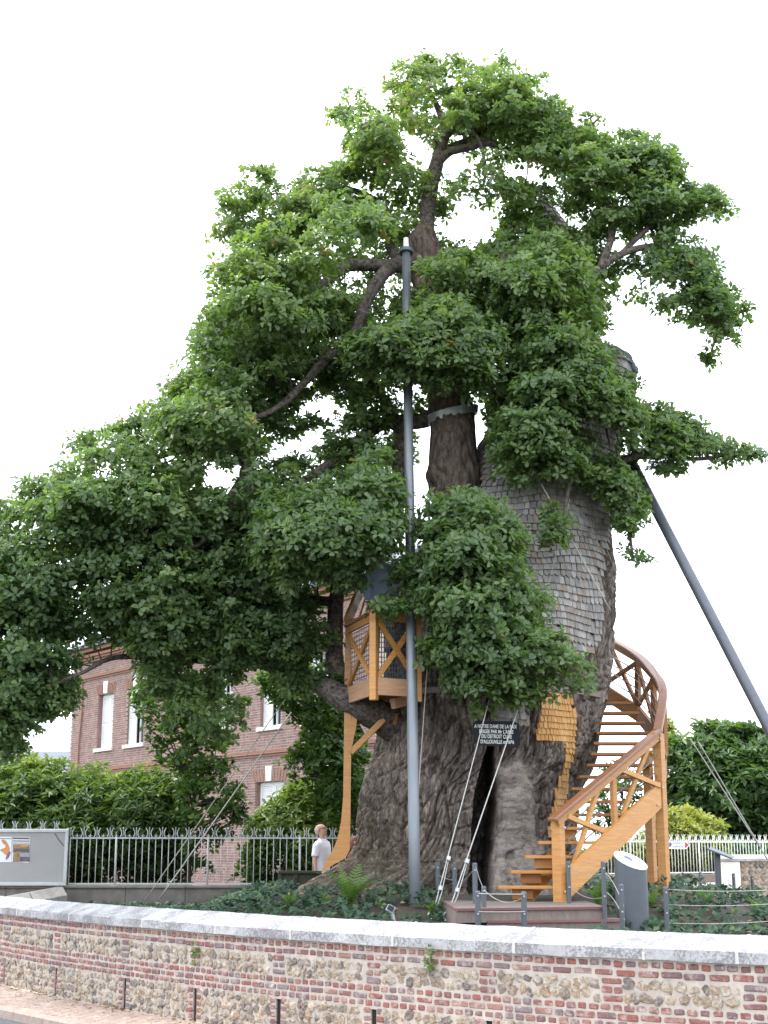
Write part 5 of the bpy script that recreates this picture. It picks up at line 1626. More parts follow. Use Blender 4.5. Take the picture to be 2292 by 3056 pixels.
# long post that sweeps out into a curved foot on the root
prof = [(1030, 1872), (1048, 1872), (1050, 2030), (1048, 2230), (1046, 2420), (1044, 2535), (1030, 2562), (1000, 2578), (966, 2598), (958, 2604), (972, 2570), (992, 2540), (1008, 2500), (1018, 2450), (1024, 2380), (1026, 2230), (1028, 2030)]
b = MB(); b.prism([P(x, y, YL - .02) for x, y in prof], (0, .10, 0)); fixnormals(b.build('curved_post', M['oak_new'], balc))
def plank(pts, Y0_, Y1_, th_, name, mat):
    b = MB()
    n_ = len(pts)
    P3 = [P(x, y, Y0_ + (Y1_ - Y0_) * f) for (x, y, f) in pts]
    b.prism(P3, (0, th_, 0)); return fixnormals(b.build(name, M[mat], balc))
plank([(1057, 2098, 0), (1072, 2098, 0), (1062, 2170, 0), (1046, 2250, 0), (1044, 2215, 0), (1049, 2150, 0)], YL - .05, YL, .09, 'bracket', 'oak_new')
b = MB(); b.bar(P(1046, 2246, YL), P(1146, 2146, YL), .08, .10, bev=.006); b.build('brace', M['oak_new'], balc)
b = MB(); b.bar(P(1050, 2130, YL), P(1185, 2148, YL + .1), .09, .20, bev=.006); b.build('beam', M['oak_dark'], balc)
b = MB(); b.bar(P(1172, 2100, 23.4), P(1215, 2088, 23.6), .12, .17, bev=.006); b.build('joist_end', M['oak_pale'], balc)
# stair rail climbing away behind the balcony
b = MB(); b.bar(P(1034, 1862, YL + .1), P(1085, 1735, YL + 1.0), .06, .24, bev=.008); b.build('stair_rail', M['oak_new'], balc)
for k in range(4):
    f = k / 3
    b = MB(); b.bar(P(1060 + 22 * f, 1880 - 70 * f, YL + .3 + .6 * f), P(1072 + 22 * f, 1850 - 75 * f, YL + .3 + .6 * f), .03, .03); b.build('baluster', M['oak_pale'], balc)

# ------------------------------------------------------------------ information pillar
ib = PZ(1889, 2772, .20)
IR = .215
pil = thing('information_pillar', ib, 'dark grey cylinder pillar with a slanted white information disc on top', 'pillar')
zt0 = P(1889, 2600, ib.y).z; rise = .20
b = MB(); n = 40
zlow, zhigh = P(1910, 2597, ib.y - .15).z, P(1860, 2543, ib.y + .15).z
dirn = Vector((.62, -.78, 0)).normalized()      # downhill direction of the slanted top
vs = []
for k in range(n):
    a = 2 * math.pi * k / n
    vs.append((ib.x + IR * math.cos(a), ib.y + IR * math.sin(a), ib.z - .25))
for k in range(n):
    a = 2 * math.pi * k / n
    s_ = (math.cos(a) * dirn.x + math.sin(a) * dirn.y)
    vs.append((ib.x + IR * math.cos(a), ib.y + IR * math.sin(a), (zlow + zhigh) / 2 - s_ * (zhigh - zlow) / 2))
fs = [(k, (k + 1) % n, n + (k + 1) % n, n + k) for k in range(n)] + [tuple(range(n, 2 * n)), tuple(range(n - 1, -1, -1))]
b.add(vs, fs); b.build('cylinder', M['steel_dark'], pil)
tc_ = Vector((ib.x, ib.y, (zlow + zhigh) / 2))
up_ = Vector((dirn.x * (zhigh - zlow) / 2 / IR, dirn.y * (zhigh - zlow) / 2 / IR, 1)).normalized()
def disc_pt(u_, v_, h=.012):
    d1 = (Vector((dirn.x, dirn.y, -(zhigh - zlow) / 2 / IR))).normalized()
    d2 = up_.cross(d1)
    return tc_ + d1 * u_ + d2 * v_ + up_ * h
sl = math.hypot(1, (zhigh - zlow) / 2 / IR)
b = MB(); b.prism([disc_pt(IR * 1.02 * sl * math.cos(2 * math.pi * k / n), IR * 1.02 * math.sin(2 * math.pi * k / n), .002) for k in range(n)], up_ * .012); disc = fixnormals(b.build('disc', M['white'], pil))
def disc_patch(pts, mat, name='print'):
    b = MB(); b.prism([disc_pt(u_, v_, .0145) for u_, v_ in pts], up_ * .0015); return fixnormals(b.build(name, M[mat], disc))
disc_patch([(-.13, -.02), (-.10, .05), (-.04, .06), (.02, .02), (.10, .015), (.03, -.01), (-.03, -.02), (-.05, -.06), (-.09, -.04)], 'sign_blue')
disc_patch([(-.16, -.10), (-.13, -.06), (-.10, -.09), (-.13, -.12)], 'poster_orange')
for k in range(4):
    disc_patch([(.09 + .03 * k, -.11 + .012 * k), (.094 + .03 * k, -.11 + .012 * k), (.094 + .03 * k, .12 - .02 * k), (.09 + .03 * k, .12 - .02 * k)], 'poster_grey')

# ------------------------------------------------------------------ bollards and their wires
def bollard(px, ytop, ybase, Y, wpx, label, group, mat='steel_dark'):
    pb, pt = P(px, ybase, Y), P(px, ytop, Y)
    z0 = min(pb.z, float(gz(pb.x, Y)) ) - .1
    t = thing('bollard', (pb.x, Y, pb.z), label, 'bollard', group)
    r = wpx / 2 / pxm(Y)
    b = MB(); b.lathe([(r, z0 - pt.z), (r, -.012), (r - .008, 0)], (pb.x, Y, pt.z), 16); fixnormals(b.build('post', M[mat], t))
    b = MB(); b.lathe([(r * .8, .001), (r * .7, .006)], (pb.x, Y, pt.z), 14); fixnormals(b.build('cap', M['steel'], t))
    for f in (.12, .62):
        zz_ = pt.z - f * (pt.z - pb.z)
        b = MB(); cyl_between(b, (pb.x, Y - r - .015, zz_), (pb.x, Y - r + .01, zz_), .012, .012, 6); b.build('wire_eye', M['galv'], t)
    return pt, pb, r
GRP = 'bollards round the oak'
BL = {}
for key, px, yt, yb, Y, w, lab in (
    ('a', 1308, 2574, 2700, 23.0, 14, 'grey bollard beside the trunk, just left of the two stay cables'),
    ('b', 1358, 2575, 2722, 22.2, 14, 'grey bollard standing between the two stay cables'),
    ('c', 1419, 2576, 2745, 20.6, 15, 'tall grey bollard in front of the dark hollow'),
    ('d', 1445, 2646, 2750, 19.3, 15, 'short grey bollard on the left end of the lower deck step'),
    ('e', 1427, 2660, 2768, 18.8, 17, 'nearest grey bollard below the plaque, behind the coping'),
    ('f', 1565, 2662, 2766, 18.7, 17, 'grey bollard in the middle before the deck steps'),
    ('g', 1699, 2571, 2694, 20.6, 13, 'grey bollard beside the newel post of the staircase'),
    ('h', 1805, 2571, 2738, 19.4, 14, 'tall grey bollard at the right end of the deck, left of the pillar'),
    ('i', 1858, 2640, 2770, 18.8, 15, 'grey bollard touching the left side of the information pillar'),
    ('j', 1991, 2648, 2772, 18.9, 14, 'grey bollard in the ivy right of the information pillar')):
    BL[key] = bollard(px, yt, yb, Y, w, lab, GRP)
def span(p0, p1, label, sag=.02, r=.0045, group='wires between the bollards'):
    t = thing('barrier_wire', p0, label, 'wire', group)
    path = [Vector(p0).lerp(Vector(p1), i / 10) - Vector((0, 0, sag * 4 * (i / 10) * (1 - i / 10))) for i in range(11)]
    MB().tube(path, r, 6).build('strand', M['wire'], t, smooth=True)
def bp(k, f):
    pt, pb, r = BL[k]; return Vector((pt.x, pt.y - r - .01, pt.z - f * (pt.z - pb.z)))
WL = 'wires between the bollards'
span(bp('e', .06), bp('f', .06), 'upper taut wire between the two bollards before the deck', .004, .006)
span(bp('e', .56), bp('f', .56), 'lower taut wire between the two bollards before the deck', .004, .006)
span(bp('d', .1), bp('f', .12), 'slack wire drooping just above the deck floor', .11)
span(bp('c', .06), bp('d', .1), 'short wire sloping between the bollards before the hollow', .03)
span(bp('c', .06), bp('b', .5), 'wire running back from the tall bollard before the hollow', .03)
span(bp('a', .3), bp('b', .35), 'short wire between the two bollards by the trunk', .02)
span(bp('g', .12), bp('h', .12), 'upper slack wire between staircase newel and deck end', .08)
span(bp('g', .62), bp('h', .62), 'lower slack wire between staircase newel and deck end', .08)
span(bp('h', .2), bp('i', .5), 'upper curved wire left of the information pillar', -.05)
span(bp('h', .55), bp('i', .8), 'lower curved wire left of the information pillar', -.05)
for k, f in enumerate((.05, .42, .86)):
    span(bp('j', f), Vector(P(2330, (2655, 2696, 2747)[k], 17.6)), ('topmost', 'middle', 'lowest')[k] + ' of the three wires over the ivy at the right', .02, .0045)
# small floodlight in the ivy
fp = P(1182, 2745, 20.6)
fll = thing('floodlight', fp, 'small grey floodlight on a stake in the ivy left of the mast', 'light')
b = MB(); cyl_between(b, fp - Vector((0, 0, .15)), P(1170, 2722, 20.6), .028, .028, 10); b.build('stake', M['galv'], fll)
b = MB(); b.box(P(1166, 2713, 20.6), (.12, .10, .10), Matrix.Rotation(.5, 4, 'Y'), .012); b.build('lamp_head', M['galv'], fll)
b = MB(); b.box(P(1166, 2710, 20.53), (.09, .02, .07), Matrix.Rotation(.5, 4, 'Y'), .004); b.build('lens', M['glass'], fll)
# ------------------------------------------------------------------ iron fences
YF = 27.6
def finial(mb, x, y, z, s=1.0, ux=(1, 0)):
    """fleur of a spike and two curling horns; ux = direction along the fence"""
    def q_(a, h): return Vector((x + ux[0] * a * s, y + ux[1] * a * s, z + h * s))
    mb.tube([q_(0, 0), q_(0, .20)], [.010, .004], 5)
    for sg in (-1, 1):
        mb.tube([q_(sg * .085, -.012), q_(sg * .055, .01), q_(sg * .028, .07), q_(sg * .035, .13), q_(sg * .068, .185)], [.008, .011, .011, .009, .004], 5)
def small_finial(mb, x, y, z, s=1.0, ux=(1, 0)):
    def q_(a, h): return Vector((x + ux[0] * a * s, y + ux[1] * a * s, z + h * s))
    mb.tube([q_(0, 0), q_(0, .075)], [.009, .005], 5)
    mb.tube([q_(-.038, .042), q_(0, .03), q_(.038, .042)], [.004, .009, .004], 5)
def mesh_from(mb, name, mat):
    me = bpy.data.meshes.new(name); me.from_pydata([tuple(v) for v in mb.v], [], mb.f); me.materials.append(mat)
    me.polygons.foreach_set('use_smooth', [True] * len(me.polygons)); me.update(); return me
def fence(a0, a1, n, z0, z1, label, mat, post_every, first_tall=True):
    a0, a1 = Vector((a0[0], a0[1], 0)), Vector((a1[0], a1[1], 0))
    t = thing('iron_fence', (a0.x, a0.y, z0), label, 'fence')
    d = (a1 - a0); L = d.length; d.normalize(); ux = (d.x, d.y)
    for z, h in ((z1, .03), (z0 + .02, .03)):
        b = MB(); b.bar((a0.x, a0.y, z), (a1.x, a1.y, z), .02, h); b.build('rail', mat, t)
    mbar = MB(); mbar.tube([(0, 0, 0), (0, 0, z1 - z0)], .0085, 6); bar = mesh_from(mbar, 'bar', mat)
    mp = MB(); mp.tube([(0, 0, 0), (0, 0, z1 - z0 + .02)], .020, 8); pst = mesh_from(mp, 'post', mat)
    m1 = MB(); finial(m1, 0, 0, 0, 1.0, ux); tall = mesh_from(m1, 'finial', mat)
    m2 = MB(); small_finial(m2, 0, 0, 0, 1.0, ux); small = mesh_from(m2, 'small_finial', mat)
    for i in range(n + 1):
        p = a0 + d * (L * i / n)
        if i % post_every == post_every // 2: inst('post', pst, t, Matrix.Translation((p.x, p.y, z0)))
        else: inst('bar', bar, t, Matrix.Translation((p.x, p.y, z0)))
        if (i % 2 == 0) == first_tall: inst('finial', tall, t, Matrix.Translation((p.x, p.y, z1)))
        else: inst('small_finial', small, t, Matrix.Translation((p.x, p.y, z1)))
    return t
zl0, zl1 = P(300, 2641, YF).z, P(300, 2501, YF).z
fx0, fx1 = P(206, 2600, YF).x, P(1090, 2600, YF).x
nb_ = 45
fence((fx0, YF), (fx1, YF + .05), nb_, zl0, zl1, 'grey iron fence with spiked fleur finials left of the oak', M['fence'], 14)
# plinth under the left fence
pl_ = thing('plinth_wall', ((fx0 + fx1) / 2 - 1, YF, 0), 'low mossy grey plinth wall carrying the left iron fence', 'wall')
xA = P(-150, 2600, YF).x
seg = 7
for i in range(seg):
    xa, xb = xA + (fx1 - xA) * i / seg, xA + (fx1 - xA) * (i + 1) / seg
    b = MB(); b.box(((xa + xb) / 2, YF, (zl0 - .06 - .1) / 2), (xb - xa - .003, .30, zl0 - .06 + .1), None, .01); b.build('plinth_block', M['concrete'], pl_)
    b = MB(); b.box(((xa + xb) / 2, YF - .01, zl0 - .035), (xb - xa - .006, .38, .05), None, .012); b.build('plinth_cap', M['concrete'], pl_)
# return of the boundary wall: a sloped stone coping behind the left end
rc = thing('wall_return', P(100, 2690, 26.4), 'shade darkened stone coping of the wall return behind the left wall end', 'wall')
for k in range(3):
    f0, f1 = k / 3, (k + 1) / 3 - .01
    qa, qb = P(-120, 2704, 25.9), P(190, 2646, 27.0)
    c0_, c1_ = qa.lerp(qb, f0), qa.lerp(qb, f1)
    b = MB(); dd = (c1_ - c0_).normalized(); sd_ = Vector((dd.y, -dd.x, 0)).normalized() * .22
    b.prism([c0_ - sd_, c0_, c0_ + sd_ + Vector((0, 0, -.14)), c0_ + sd_ + Vector((0, 0, -.26)), c0_ - sd_ + Vector((0, 0, -.26))], c1_ - c0_)
    fixnormals(b.build('coping_stone', M['shade_coping'], rc))
b = MB(); b.prism([P(-120, 2704, 25.9) + Vector((0, 0, -.26)), P(190, 2646, 27.0) + Vector((0, 0, -.26)), P(190, 2646, 27.0) + Vector((0, 0, -1.2)), P(-120, 2704, 25.9) + Vector((0, 0, -1.2))], (.1, .2, 0)); fixnormals(b.build('wall_body', M['mortar'], rc))

# ------------------------------------------------------------------ notice board
YN = YF - .22
nbd = thing('notice_board', P(100, 2640, YN), 'pale grey framed notice board fixed before the left iron fence', 'notice board')
x0, x1 = P(-140, 2600, YN).x, P(201, 2600, YN).x
zb0, zb1 = P(100, 2643, YN).z, P(100, 2474, YN).z
b = MB(); b.box(((x0 + x1) / 2, YN, (zb0 + zb1) / 2), (x1 - x0, .06, zb1 - zb0)); b.build('panel', M['board'], nbd)
for (xa, za, xb, zb_) in ((x0, zb1 - .03, x1, zb1 - .03), (x0, zb0 + .03, x1, zb0 + .03)):
    b = MB(); b.bar((xa, YN - .02, za), (xb, YN - .02, zb_), .08, .06, bev=.008); b.build('frame', M['fence'], nbd)
for xa in (x0 + .03, x1 - .03):
    b = MB(); b.bar((xa, YN - .021, zb0 + .06), (xa, YN - .021, zb1 - .06), .078, .06, bev=.008); b.build('frame', M['fence'], nbd)
mf = MB(); finial(mf, 0, 0, -.02, .85); fm = mesh_from(mf, 'finial', M['fence'])
for px in (0, 42, 84, 125, 166): inst('finial', fm, nbd, Matrix.Translation((P(px, 2474, YN).x, YN + .06, zb1)))
YQ = YN - .036
def poster(pts, mat, parent, name, lift=0.0):
    b = MB(); b.prism([P(x, y, YQ - lift) for x, y in pts], (0, .003, 0)); return fixnormals(b.build(name, M[mat], parent))
p1 = poster([(-70, 2497), (35, 2497), (34, 2573), (-70, 2573)], 'paper_white', nbd, 'poster')
poster([(4, 2507), (10, 2505), (18, 2510), (24, 2519), (29, 2532), (27, 2545), (21, 2552), (14, 2550), (10, 2545), (2, 2539), (-4, 2541), (4, 2534), (16, 2530), (16, 2522), (8, 2517)], 'poster_orange', p1, 'poster_print', .004)
poster([(21, 2549), (28, 2540), (32, 2544), (27, 2557), (19, 2567), (17, 2560)], 'poster_plum', p1, 'poster_print', .006)
poster([(-60, 2501), (33, 2502), (33, 2504), (-60, 2503)], 'poster_dark', p1, 'poster_print', .004)
p2 = poster([(38, 2497), (90, 2498), (87, 2575), (35, 2571)], 'paper_white', nbd, 'poster')
for (ya, yb, mt) in ((2499, 2504, 'poster_dark'), (2508, 2511, 'poster_dark'), (2514, 2517, 'poster_grey'), (2519, 2531, 'poster_brown'), (2531.3, 2544, 'poster_dark'), (2544.3, 2556, 'poster_grey'), (2556.3, 2571, 'poster_dark')):
    poster([(39, ya), (88, ya + .8), (87.5, yb + .8), (38.5, yb)], mt, p2, 'poster_print', .004)
poster([(42, 2545), (58, 2540), (60, 2570), (40, 2570)], 'poster_brown', p2, 'poster_print', .006)
poster([(60, 2522), (84, 2521), (84, 2526), (60, 2527)], 'poster_orange', p2, 'poster_print', .006)
b = MB(); b.tube([P(163, 2486, YQ), P(172, 2502, YQ - .01), P(190, 2524, YQ)], .006, 5); b.build('dead_stem', M['twig'], nbd)

# dark trough beside the roots
tr = thing('timber_trough', P(900, 2650, 26.2), 'dark mossy timber box between the fence and the roots', 'box')
for (xa, xb, Y_, ya, yb) in ((834, 960, 25.9, 2603, 2700), ):
    a_, c_ = P(xa, yb, Y_), P(xb, ya, Y_)
    b = MB(); b.box(((a_.x + c_.x) / 2, Y_ + .02, (a_.z + c_.z) / 2), (c_.x - a_.x - .02, .04, c_.z - a_.z - .03)); b.build('side_board', M['dark_wood'], tr)
    b = MB(); b.bar((a_.x - .02, Y_, c_.z), (c_.x, Y_, c_.z), .14, .05, bev=.008); b.build('top_board', M['dark_wood'], tr)
    for x_ in (a_.x, a_.x + .28):
        b = MB(); b.box((x_, Y_ - .02, (a_.z + c_.z) / 2), (.07, .05, c_.z - a_.z - .05), None, .006); b.build('batten', M['dark_wood'], tr)
    b = MB(); b.box((a_.x + .3, Y_ - .015, P(860, 2648, Y_).z), (.75, .04, .06), None, .006); b.build('batten', M['dark_wood'], tr)

# ------------------------------------------------------------------ brick house
hA, hB = Vector((-11.25, 52.2, 0)), Vector((-.1, 36.4, 0))
hd = (hB - hA); HL = hd.length; hd.normalize()
hn = Vector((hd.y, -hd.x, 0))
if hn.dot(Vector((0, -1, 0))) < 0: hn = -hn
house = thing('brick_house', hA, 'two storey red brick house with white shutters and moulded brick bands, left behind the oak', 'house')
def hs(px):
    """distance along the facade seen at pixel column px"""
    u = (px - CX) / F_PX
    # x = u * zc ; zc ~ y*CP + (z-CAM_Z)*SP, use z = 4
    k = lambda s: (hA.x + hd.x * s) - u * ((hA.y + hd.y * s) * CP + 2.7 * SP)
    lo, hi = 0.0, HL
    for _ in range(40):
        m_ = (lo + hi) / 2
        if k(m_) < 0: lo = m_
        else: hi = m_
    return lo
def hz(px, py):
    s_ = hs(px); return P(px, py, hA.y + hd.y * s_).z
z_cor = hz(230, 2036); z_top = z_cor + 1.15; z_band = hz(700, 2262)
def hp(s, z, o=0.0): return hA + hd * s + hn * o + Vector((0, 0, z))
wins = []          # (s0, s1, z0, z1, kind)
zsu, ztu = hz(305, 2232), hz(305, 2070)
wins.append((hs(285), hs(331), zsu, ztu, 'half'))
wins.append((hs(372), hs(424), zsu, ztu, 'open'))
wins.append((hs(640), hs(690), zsu, ztu, 'open'))
wins.append((hs(775), hs(838), zsu, ztu, 'open'))
wins.append((hs(905), hs(985), zsu, ztu, 'open'))
ztl = hz(800, 2332); zsl = ztl - 2.0
for a_, c_ in ((372, 430), (505, 560), (764, 850), (940, 1030)): wins.append((hs(a_), hs(c_), zsl, ztl, 'shut'))
# wall body cut round the windows: vertical strips
cuts = sorted(set([0, HL] + [w[0] for w in wins] + [w[1] for w in wins]))
b = MB()
for i in range(len(cuts) - 1):
    s0_, s1_ = cuts[i], cuts[i + 1]
    if s1_ - s0_ < .01: continue
    mid_s = (s0_ + s1_) / 2
    open_ = sorted([(w[2], w[3]) for w in wins if w[0] <= mid_s <= w[1]])
    z_ = 0.0
    for (za, zb_) in open_ + [(z_top, z_top)]:
        if za - z_ > .01: b.prism([hp(s0_, z_), hp(s1_, z_), hp(s1_, za), hp(s0_, za)], hn * -.45)
        z_ = zb_
fixnormals(b.build('wall', M['house_mortar'], house))
b = MB(); b.prism([hp(0, 0), hp(0, z_top), hA + Vector((-7, 5, z_top)) , hA + Vector((-7, 5, 0))], hn * -.3)
bk = hp(0, 0, -.45) - hd * 0; 
b2 = MB(); b2.prism([hp(0.01, 0, -.46), hp(HL, 0, -.46), hp(HL, 0, -3), hp(0.01, 0, -3)], (0, 0, z_top)); fixnormals(b2.build('side_wall', M['house_brick'], house))
b = MB(); b.prism([hp(-.3, z_top, .3), hp(-.3, z_top, -3.3), hp(-.3, z_top + 1.0, -1.6)], hd * (HL + .6)); fixnormals(b.build('roof', M['slate'], house))
hb_items = []
hbm = [brick_mesh('brick', .215, .058, .06, 100 + i, M['house_brick']) for i in range(3)]
for me in hbm:      # plain boxes are enough at this distance
    pass
def plain_box_mesh(name, L, H, D_, mat):
    mb = MB(); mb.box((0, 0, 0), (L, D_, H))
    mb.f = [f for k, f in enumerate(mb.f)]
    me = bpy.data.meshes.new(name); me.from_pydata(mb.v, [], mb.f); me.materials.append(mat); me.update(); return me
hbm = plain_box_mesh('brick', .214, .058, .05, M['house_brick']); hbh = plain_box_mesh('brick', .104, .058, .05, M['house_brick'])
ah = math.atan2(hd.y, hd.x)
z_ = .06; row = 0
smin, smax = hs(208), hs(1110)
while z_ < z_top - .05:
    s_ = (0 if row % 2 else .115)
    while s_ < HL:
        head = (row % 2 == 0)
        L_ = .118 if head else .228
        c = s_ + L_ / 2
        s_ += L_
        e0, e1 = c - L_ / 2, c + L_ / 2
        for w in wins:
            if w[2] - .03 < z_ < w[3] + .03:
                if e0 >= w[0] - .01 and e1 <= w[1] + .01: e1 = e0
                elif e0 < w[0] < e1: e1 = w[0] + .008
                elif e0 < w[1] < e1: e0 = w[1] - .008
        if e1 - e0 < .04: continue
        p_ = hp((e0 + e1) / 2, z_, -.017)
        hb_items.append((hbh if head else hbm, Matrix.Translation(p_ + hn * random.uniform(-.003, .004)) @ rotz(ah) @ Matrix.Diagonal(((e1 - e0) / L_, 1, 1, 1))))
    z_ += .074; row += 1
vis_items = []
for it in hb_items:
    px_, py_ = proj(np.array(it[1].translation))
    if 150 < px_ < 1120 and 1600 < py_ < 2660: vis_items.append(it)
# prefer, for single pieces, the part of the facade that is not covered
def clear(it):
    px_, py_ = proj(np.array(it[1].translation))
    return 225 < px_ < 450 and 2110 < py_ < 2270
ow = [it for it in vis_items if clear(it)]
random.Random(2).shuffle(ow)
own_ids = set(id(it) for it in ow[:300])
jb = MB(); 
cachef = {m_.name: ([v.co.copy() for v in m_.vertices], [tuple(p.vertices) for p in m_.polygons]) for m_ in (hbm, hbh)}
for it in vis_items:
    if id(it) in own_ids: inst('brick', it[0], house, it[1])
    else:
        jb.tint = random.random(); v_, f_ = cachef[it[0].name]
        jb.add([it[1] @ v for v in v_], f_)
jb.build('brick', M['house_brick'], house, kind='stuff', tint=True)
# moulded bands
def band(z, h, o, name='moulded_band'):
    b = MB(); b.prism([hp(-.05, z, o), hp(HL, z, o), hp(HL, z + h, o), hp(-.05, z + h, o)], hn * -(o + .06)); return fixnormals(b.build(name, M['terracotta'], house))
for z, h, o in ((z_cor - .02, .06, .05), (z_cor + .05, .05, .09), (z_cor + .11, .04, .05), (z_cor + .62, .07, .08), (z_cor + .70, .07, .14), (z_cor + .78, .09, .20), (z_cor + .95, .14, .28), (z_band - .05, .05, .05), (z_band + .02, .05, .09), (z_band + .08, .04, .05)):
    band(z, h, o)
b = MB(); b.prism([hp(-.1, z_top - .08, .42), hp(HL, z_top - .08, .42), hp(HL, z_top + .04, .42), hp(-.1, z_top + .04, .42)], hn * -.4); fixnormals(b.build('gutter', M['slate'], house))
for (s0_, s1_, za, zb_, kind) in wins:
    w_ = s1_ - s0_
    wf = MB()
    sp = .05
    for (sa, sb, z0_, z1_) in ((s0_, s0_ + sp, za, zb_), (s1_ - sp, s1_, za, zb_), (s0_ + sp, s1_ - sp, za, za + sp), (s0_ + sp, s1_ - sp, zb_ - sp, zb_), ((s0_ + s1_) / 2 - .03, (s0_ + s1_) / 2 + .03, za + sp, zb_ - sp), (s0_ + sp, s1_ - sp, za + (zb_ - za) * .62, za + (zb_ - za) * .62 + .05)):
        wf.prism([hp(sa, z0_, -.20), hp(sb, z0_, -.20), hp(sb, z1_, -.20), hp(sa, z1_, -.20)], hn * -.06)
    win = fixnormals(wf.build('window', M['white'], house))
    b = MB(); b.prism([hp(s0_, za, -.235), hp(s1_, za, -.235), hp(s1_, zb_, -.235), hp(s0_, zb_, -.235)], hn * -.01); fixnormals(b.build('pane', M['glass'], win))
    b = MB(); b.prism([hp(s0_ - .12, za - .12, .07), hp(s1_ + .12, za - .12, .07), hp(s1_ + .12, za - .005, .07), hp(s0_ - .12, za - .005, .07)], hn * -.3); fixnormals(b.build('sill', M['stone_white'], win))
    # keystone and flat arch
    mid_s = (s0_ + s1_) / 2
    b = MB(); b.prism([hp(mid_s - .13, zb_ + .01, .05), hp(mid_s + .13, zb_ + .01, .05), hp(mid_s + .17, zb_ + .42, .05), hp(mid_s - .17, zb_ + .42, .05)], hn * -.12); fixnormals(b.build('keystone', M['white'], house))
    b = MB()
    nv = 12
    for k in range(nv):
        f = (k + .5) / nv - .5
        if abs(f) < .1: continue
        c = mid_s + f * (w_ + .2)
        lean = f * .25
        b.prism([hp(c - .042, zb_ + .008, .018), hp(c + .042, zb_ + .008, .018), hp(c + .042 + lean, zb_ + .33, .018), hp(c - .042 + lean, zb_ + .33, .018)], hn * -.06)
    fixnormals(b.build('flat_arch', M['terracotta'], house, kind='stuff'))
    b = MB(); b.prism([hp(s0_ + .002, za, -.045), hp(s0_ + .002, za, -.20), hp(s0_ + .002, zb_, -.20), hp(s0_ + .002, zb_, -.045)], hd * .012); fixnormals(b.build('reveal', M['house_brick'], house))
    # louvred shutters
    def shutter(sa, sb, o, slant=0.0):
        sh = MB()
        hgt = zb_ - za - .06
        def q_(f, z0): return hp(sa + (sb - sa) * f, za + .03 + z0, o + slant * f)
        for (f0, f1, z0, z1) in ((0, .12, 0, hgt), (.88, 1, 0, hgt), (.12, .88, 0, .09), (.12, .88, hgt - .09, hgt), (.12, .88, hgt * .42, hgt * .42 + .08)):
            sh.prism([q_(f0, z0), q_(f1, z0), q_(f1, z1), q_(f0, z1)], hn * -.035)
        s_o = fixnormals(sh.build('shutter', M['shutter'], house))
        sl_ = MB(); nsl = 34
        for k in range(nsl):
            z0 = .09 + (hgt - .18) * (k + .1) / nsl
            if hgt * .41 < z0 < hgt * .42 + .08: continue
            sl_.prism([q_(.12, z0) - hn * .005, q_(.88, z0) - hn * .005, q_(.88, z0 + .05) - hn * .028, q_(.12, z0 + .05) - hn * .028], hn * -.006)
        fixnormals(sl_.build('louvres', M['shutter'], s_o, kind='stuff'))
    if kind in ('half', 'shut'):
        shutter(s0_ + .02, mid_s - .005, -.16); shutter(mid_s + .005, s1_ - .02, -.16)
    else:
        shutter(s0_ - w_ * .02, s0_ + w_ * .46, -.10, .02)
        shutter(s1_ - w_ * .25, s1_ - .02, -.16)
b = MB(); 
sdp = hs(236); b.tube([hp(sdp, 1.0, .06), hp(sdp, z_cor - 2.2, .06), hp(sdp + .12, z_cor - 1.2, .05), hp(sdp + .05, z_cor, .06)], .03, 8); b.build('drainpipe', M['terracotta'], house)

# slate roof of a house far at the left
sr = thing('slate_roofed_house', P(120, 2300, 62), 'dark blue slate roof showing over the hedge at the far left', 'house')
ra, rb_ = P(-150, 2243, 60), P(228, 2246, 60)
b = MB(); b.prism([ra + Vector((0, 0, 0)), ra + Vector((0, -3.5, -1.7)), ra + Vector((0, 3.5, -1.7))], Vector((rb_.x - ra.x, 0, 0))); fixnormals(b.build('roof', M['slate'], sr))
b = MB(); b.box(((ra.x + rb_.x) / 2, 60, (ra.z - 1.7) / 2), (rb_.x - ra.x - .4, 6.4, ra.z - 1.7)); b.build('wall', M['house_brick'], sr)

# ------------------------------------------------------------------ right background
gr_ = MB(); pts = [PZ(1985, 2690, .02), PZ(2320, 2720, .02), PZ(2420, 2640, .02), PZ(1840, 2640, .02)]
cxg = Vector((10.5, 36.0, 0))
gr_.prism([Vector((6.2, 31.2, .03)), Vector((16, 29.5, .03)), Vector((20, 41, .03)), Vector((4, 41, .03))], (0, 0, .03))
tag(fixnormals(gr_.build('gravel_path', M['gravel'])), kind='structure')
rf0, rf1 = P(1775, 2600, 36.0), P(2420, 2600, 40.5)
zr0 = P(2000, 2607, 37.6).z; zr1 = P(2000, 2512, 37.6).z
fence((rf0.x, rf0.y), (rf1.x, rf1.y), 72, zr0, zr1, 'pale iron fence with fleur finials right of the staircase', M['fence_white'], 22)
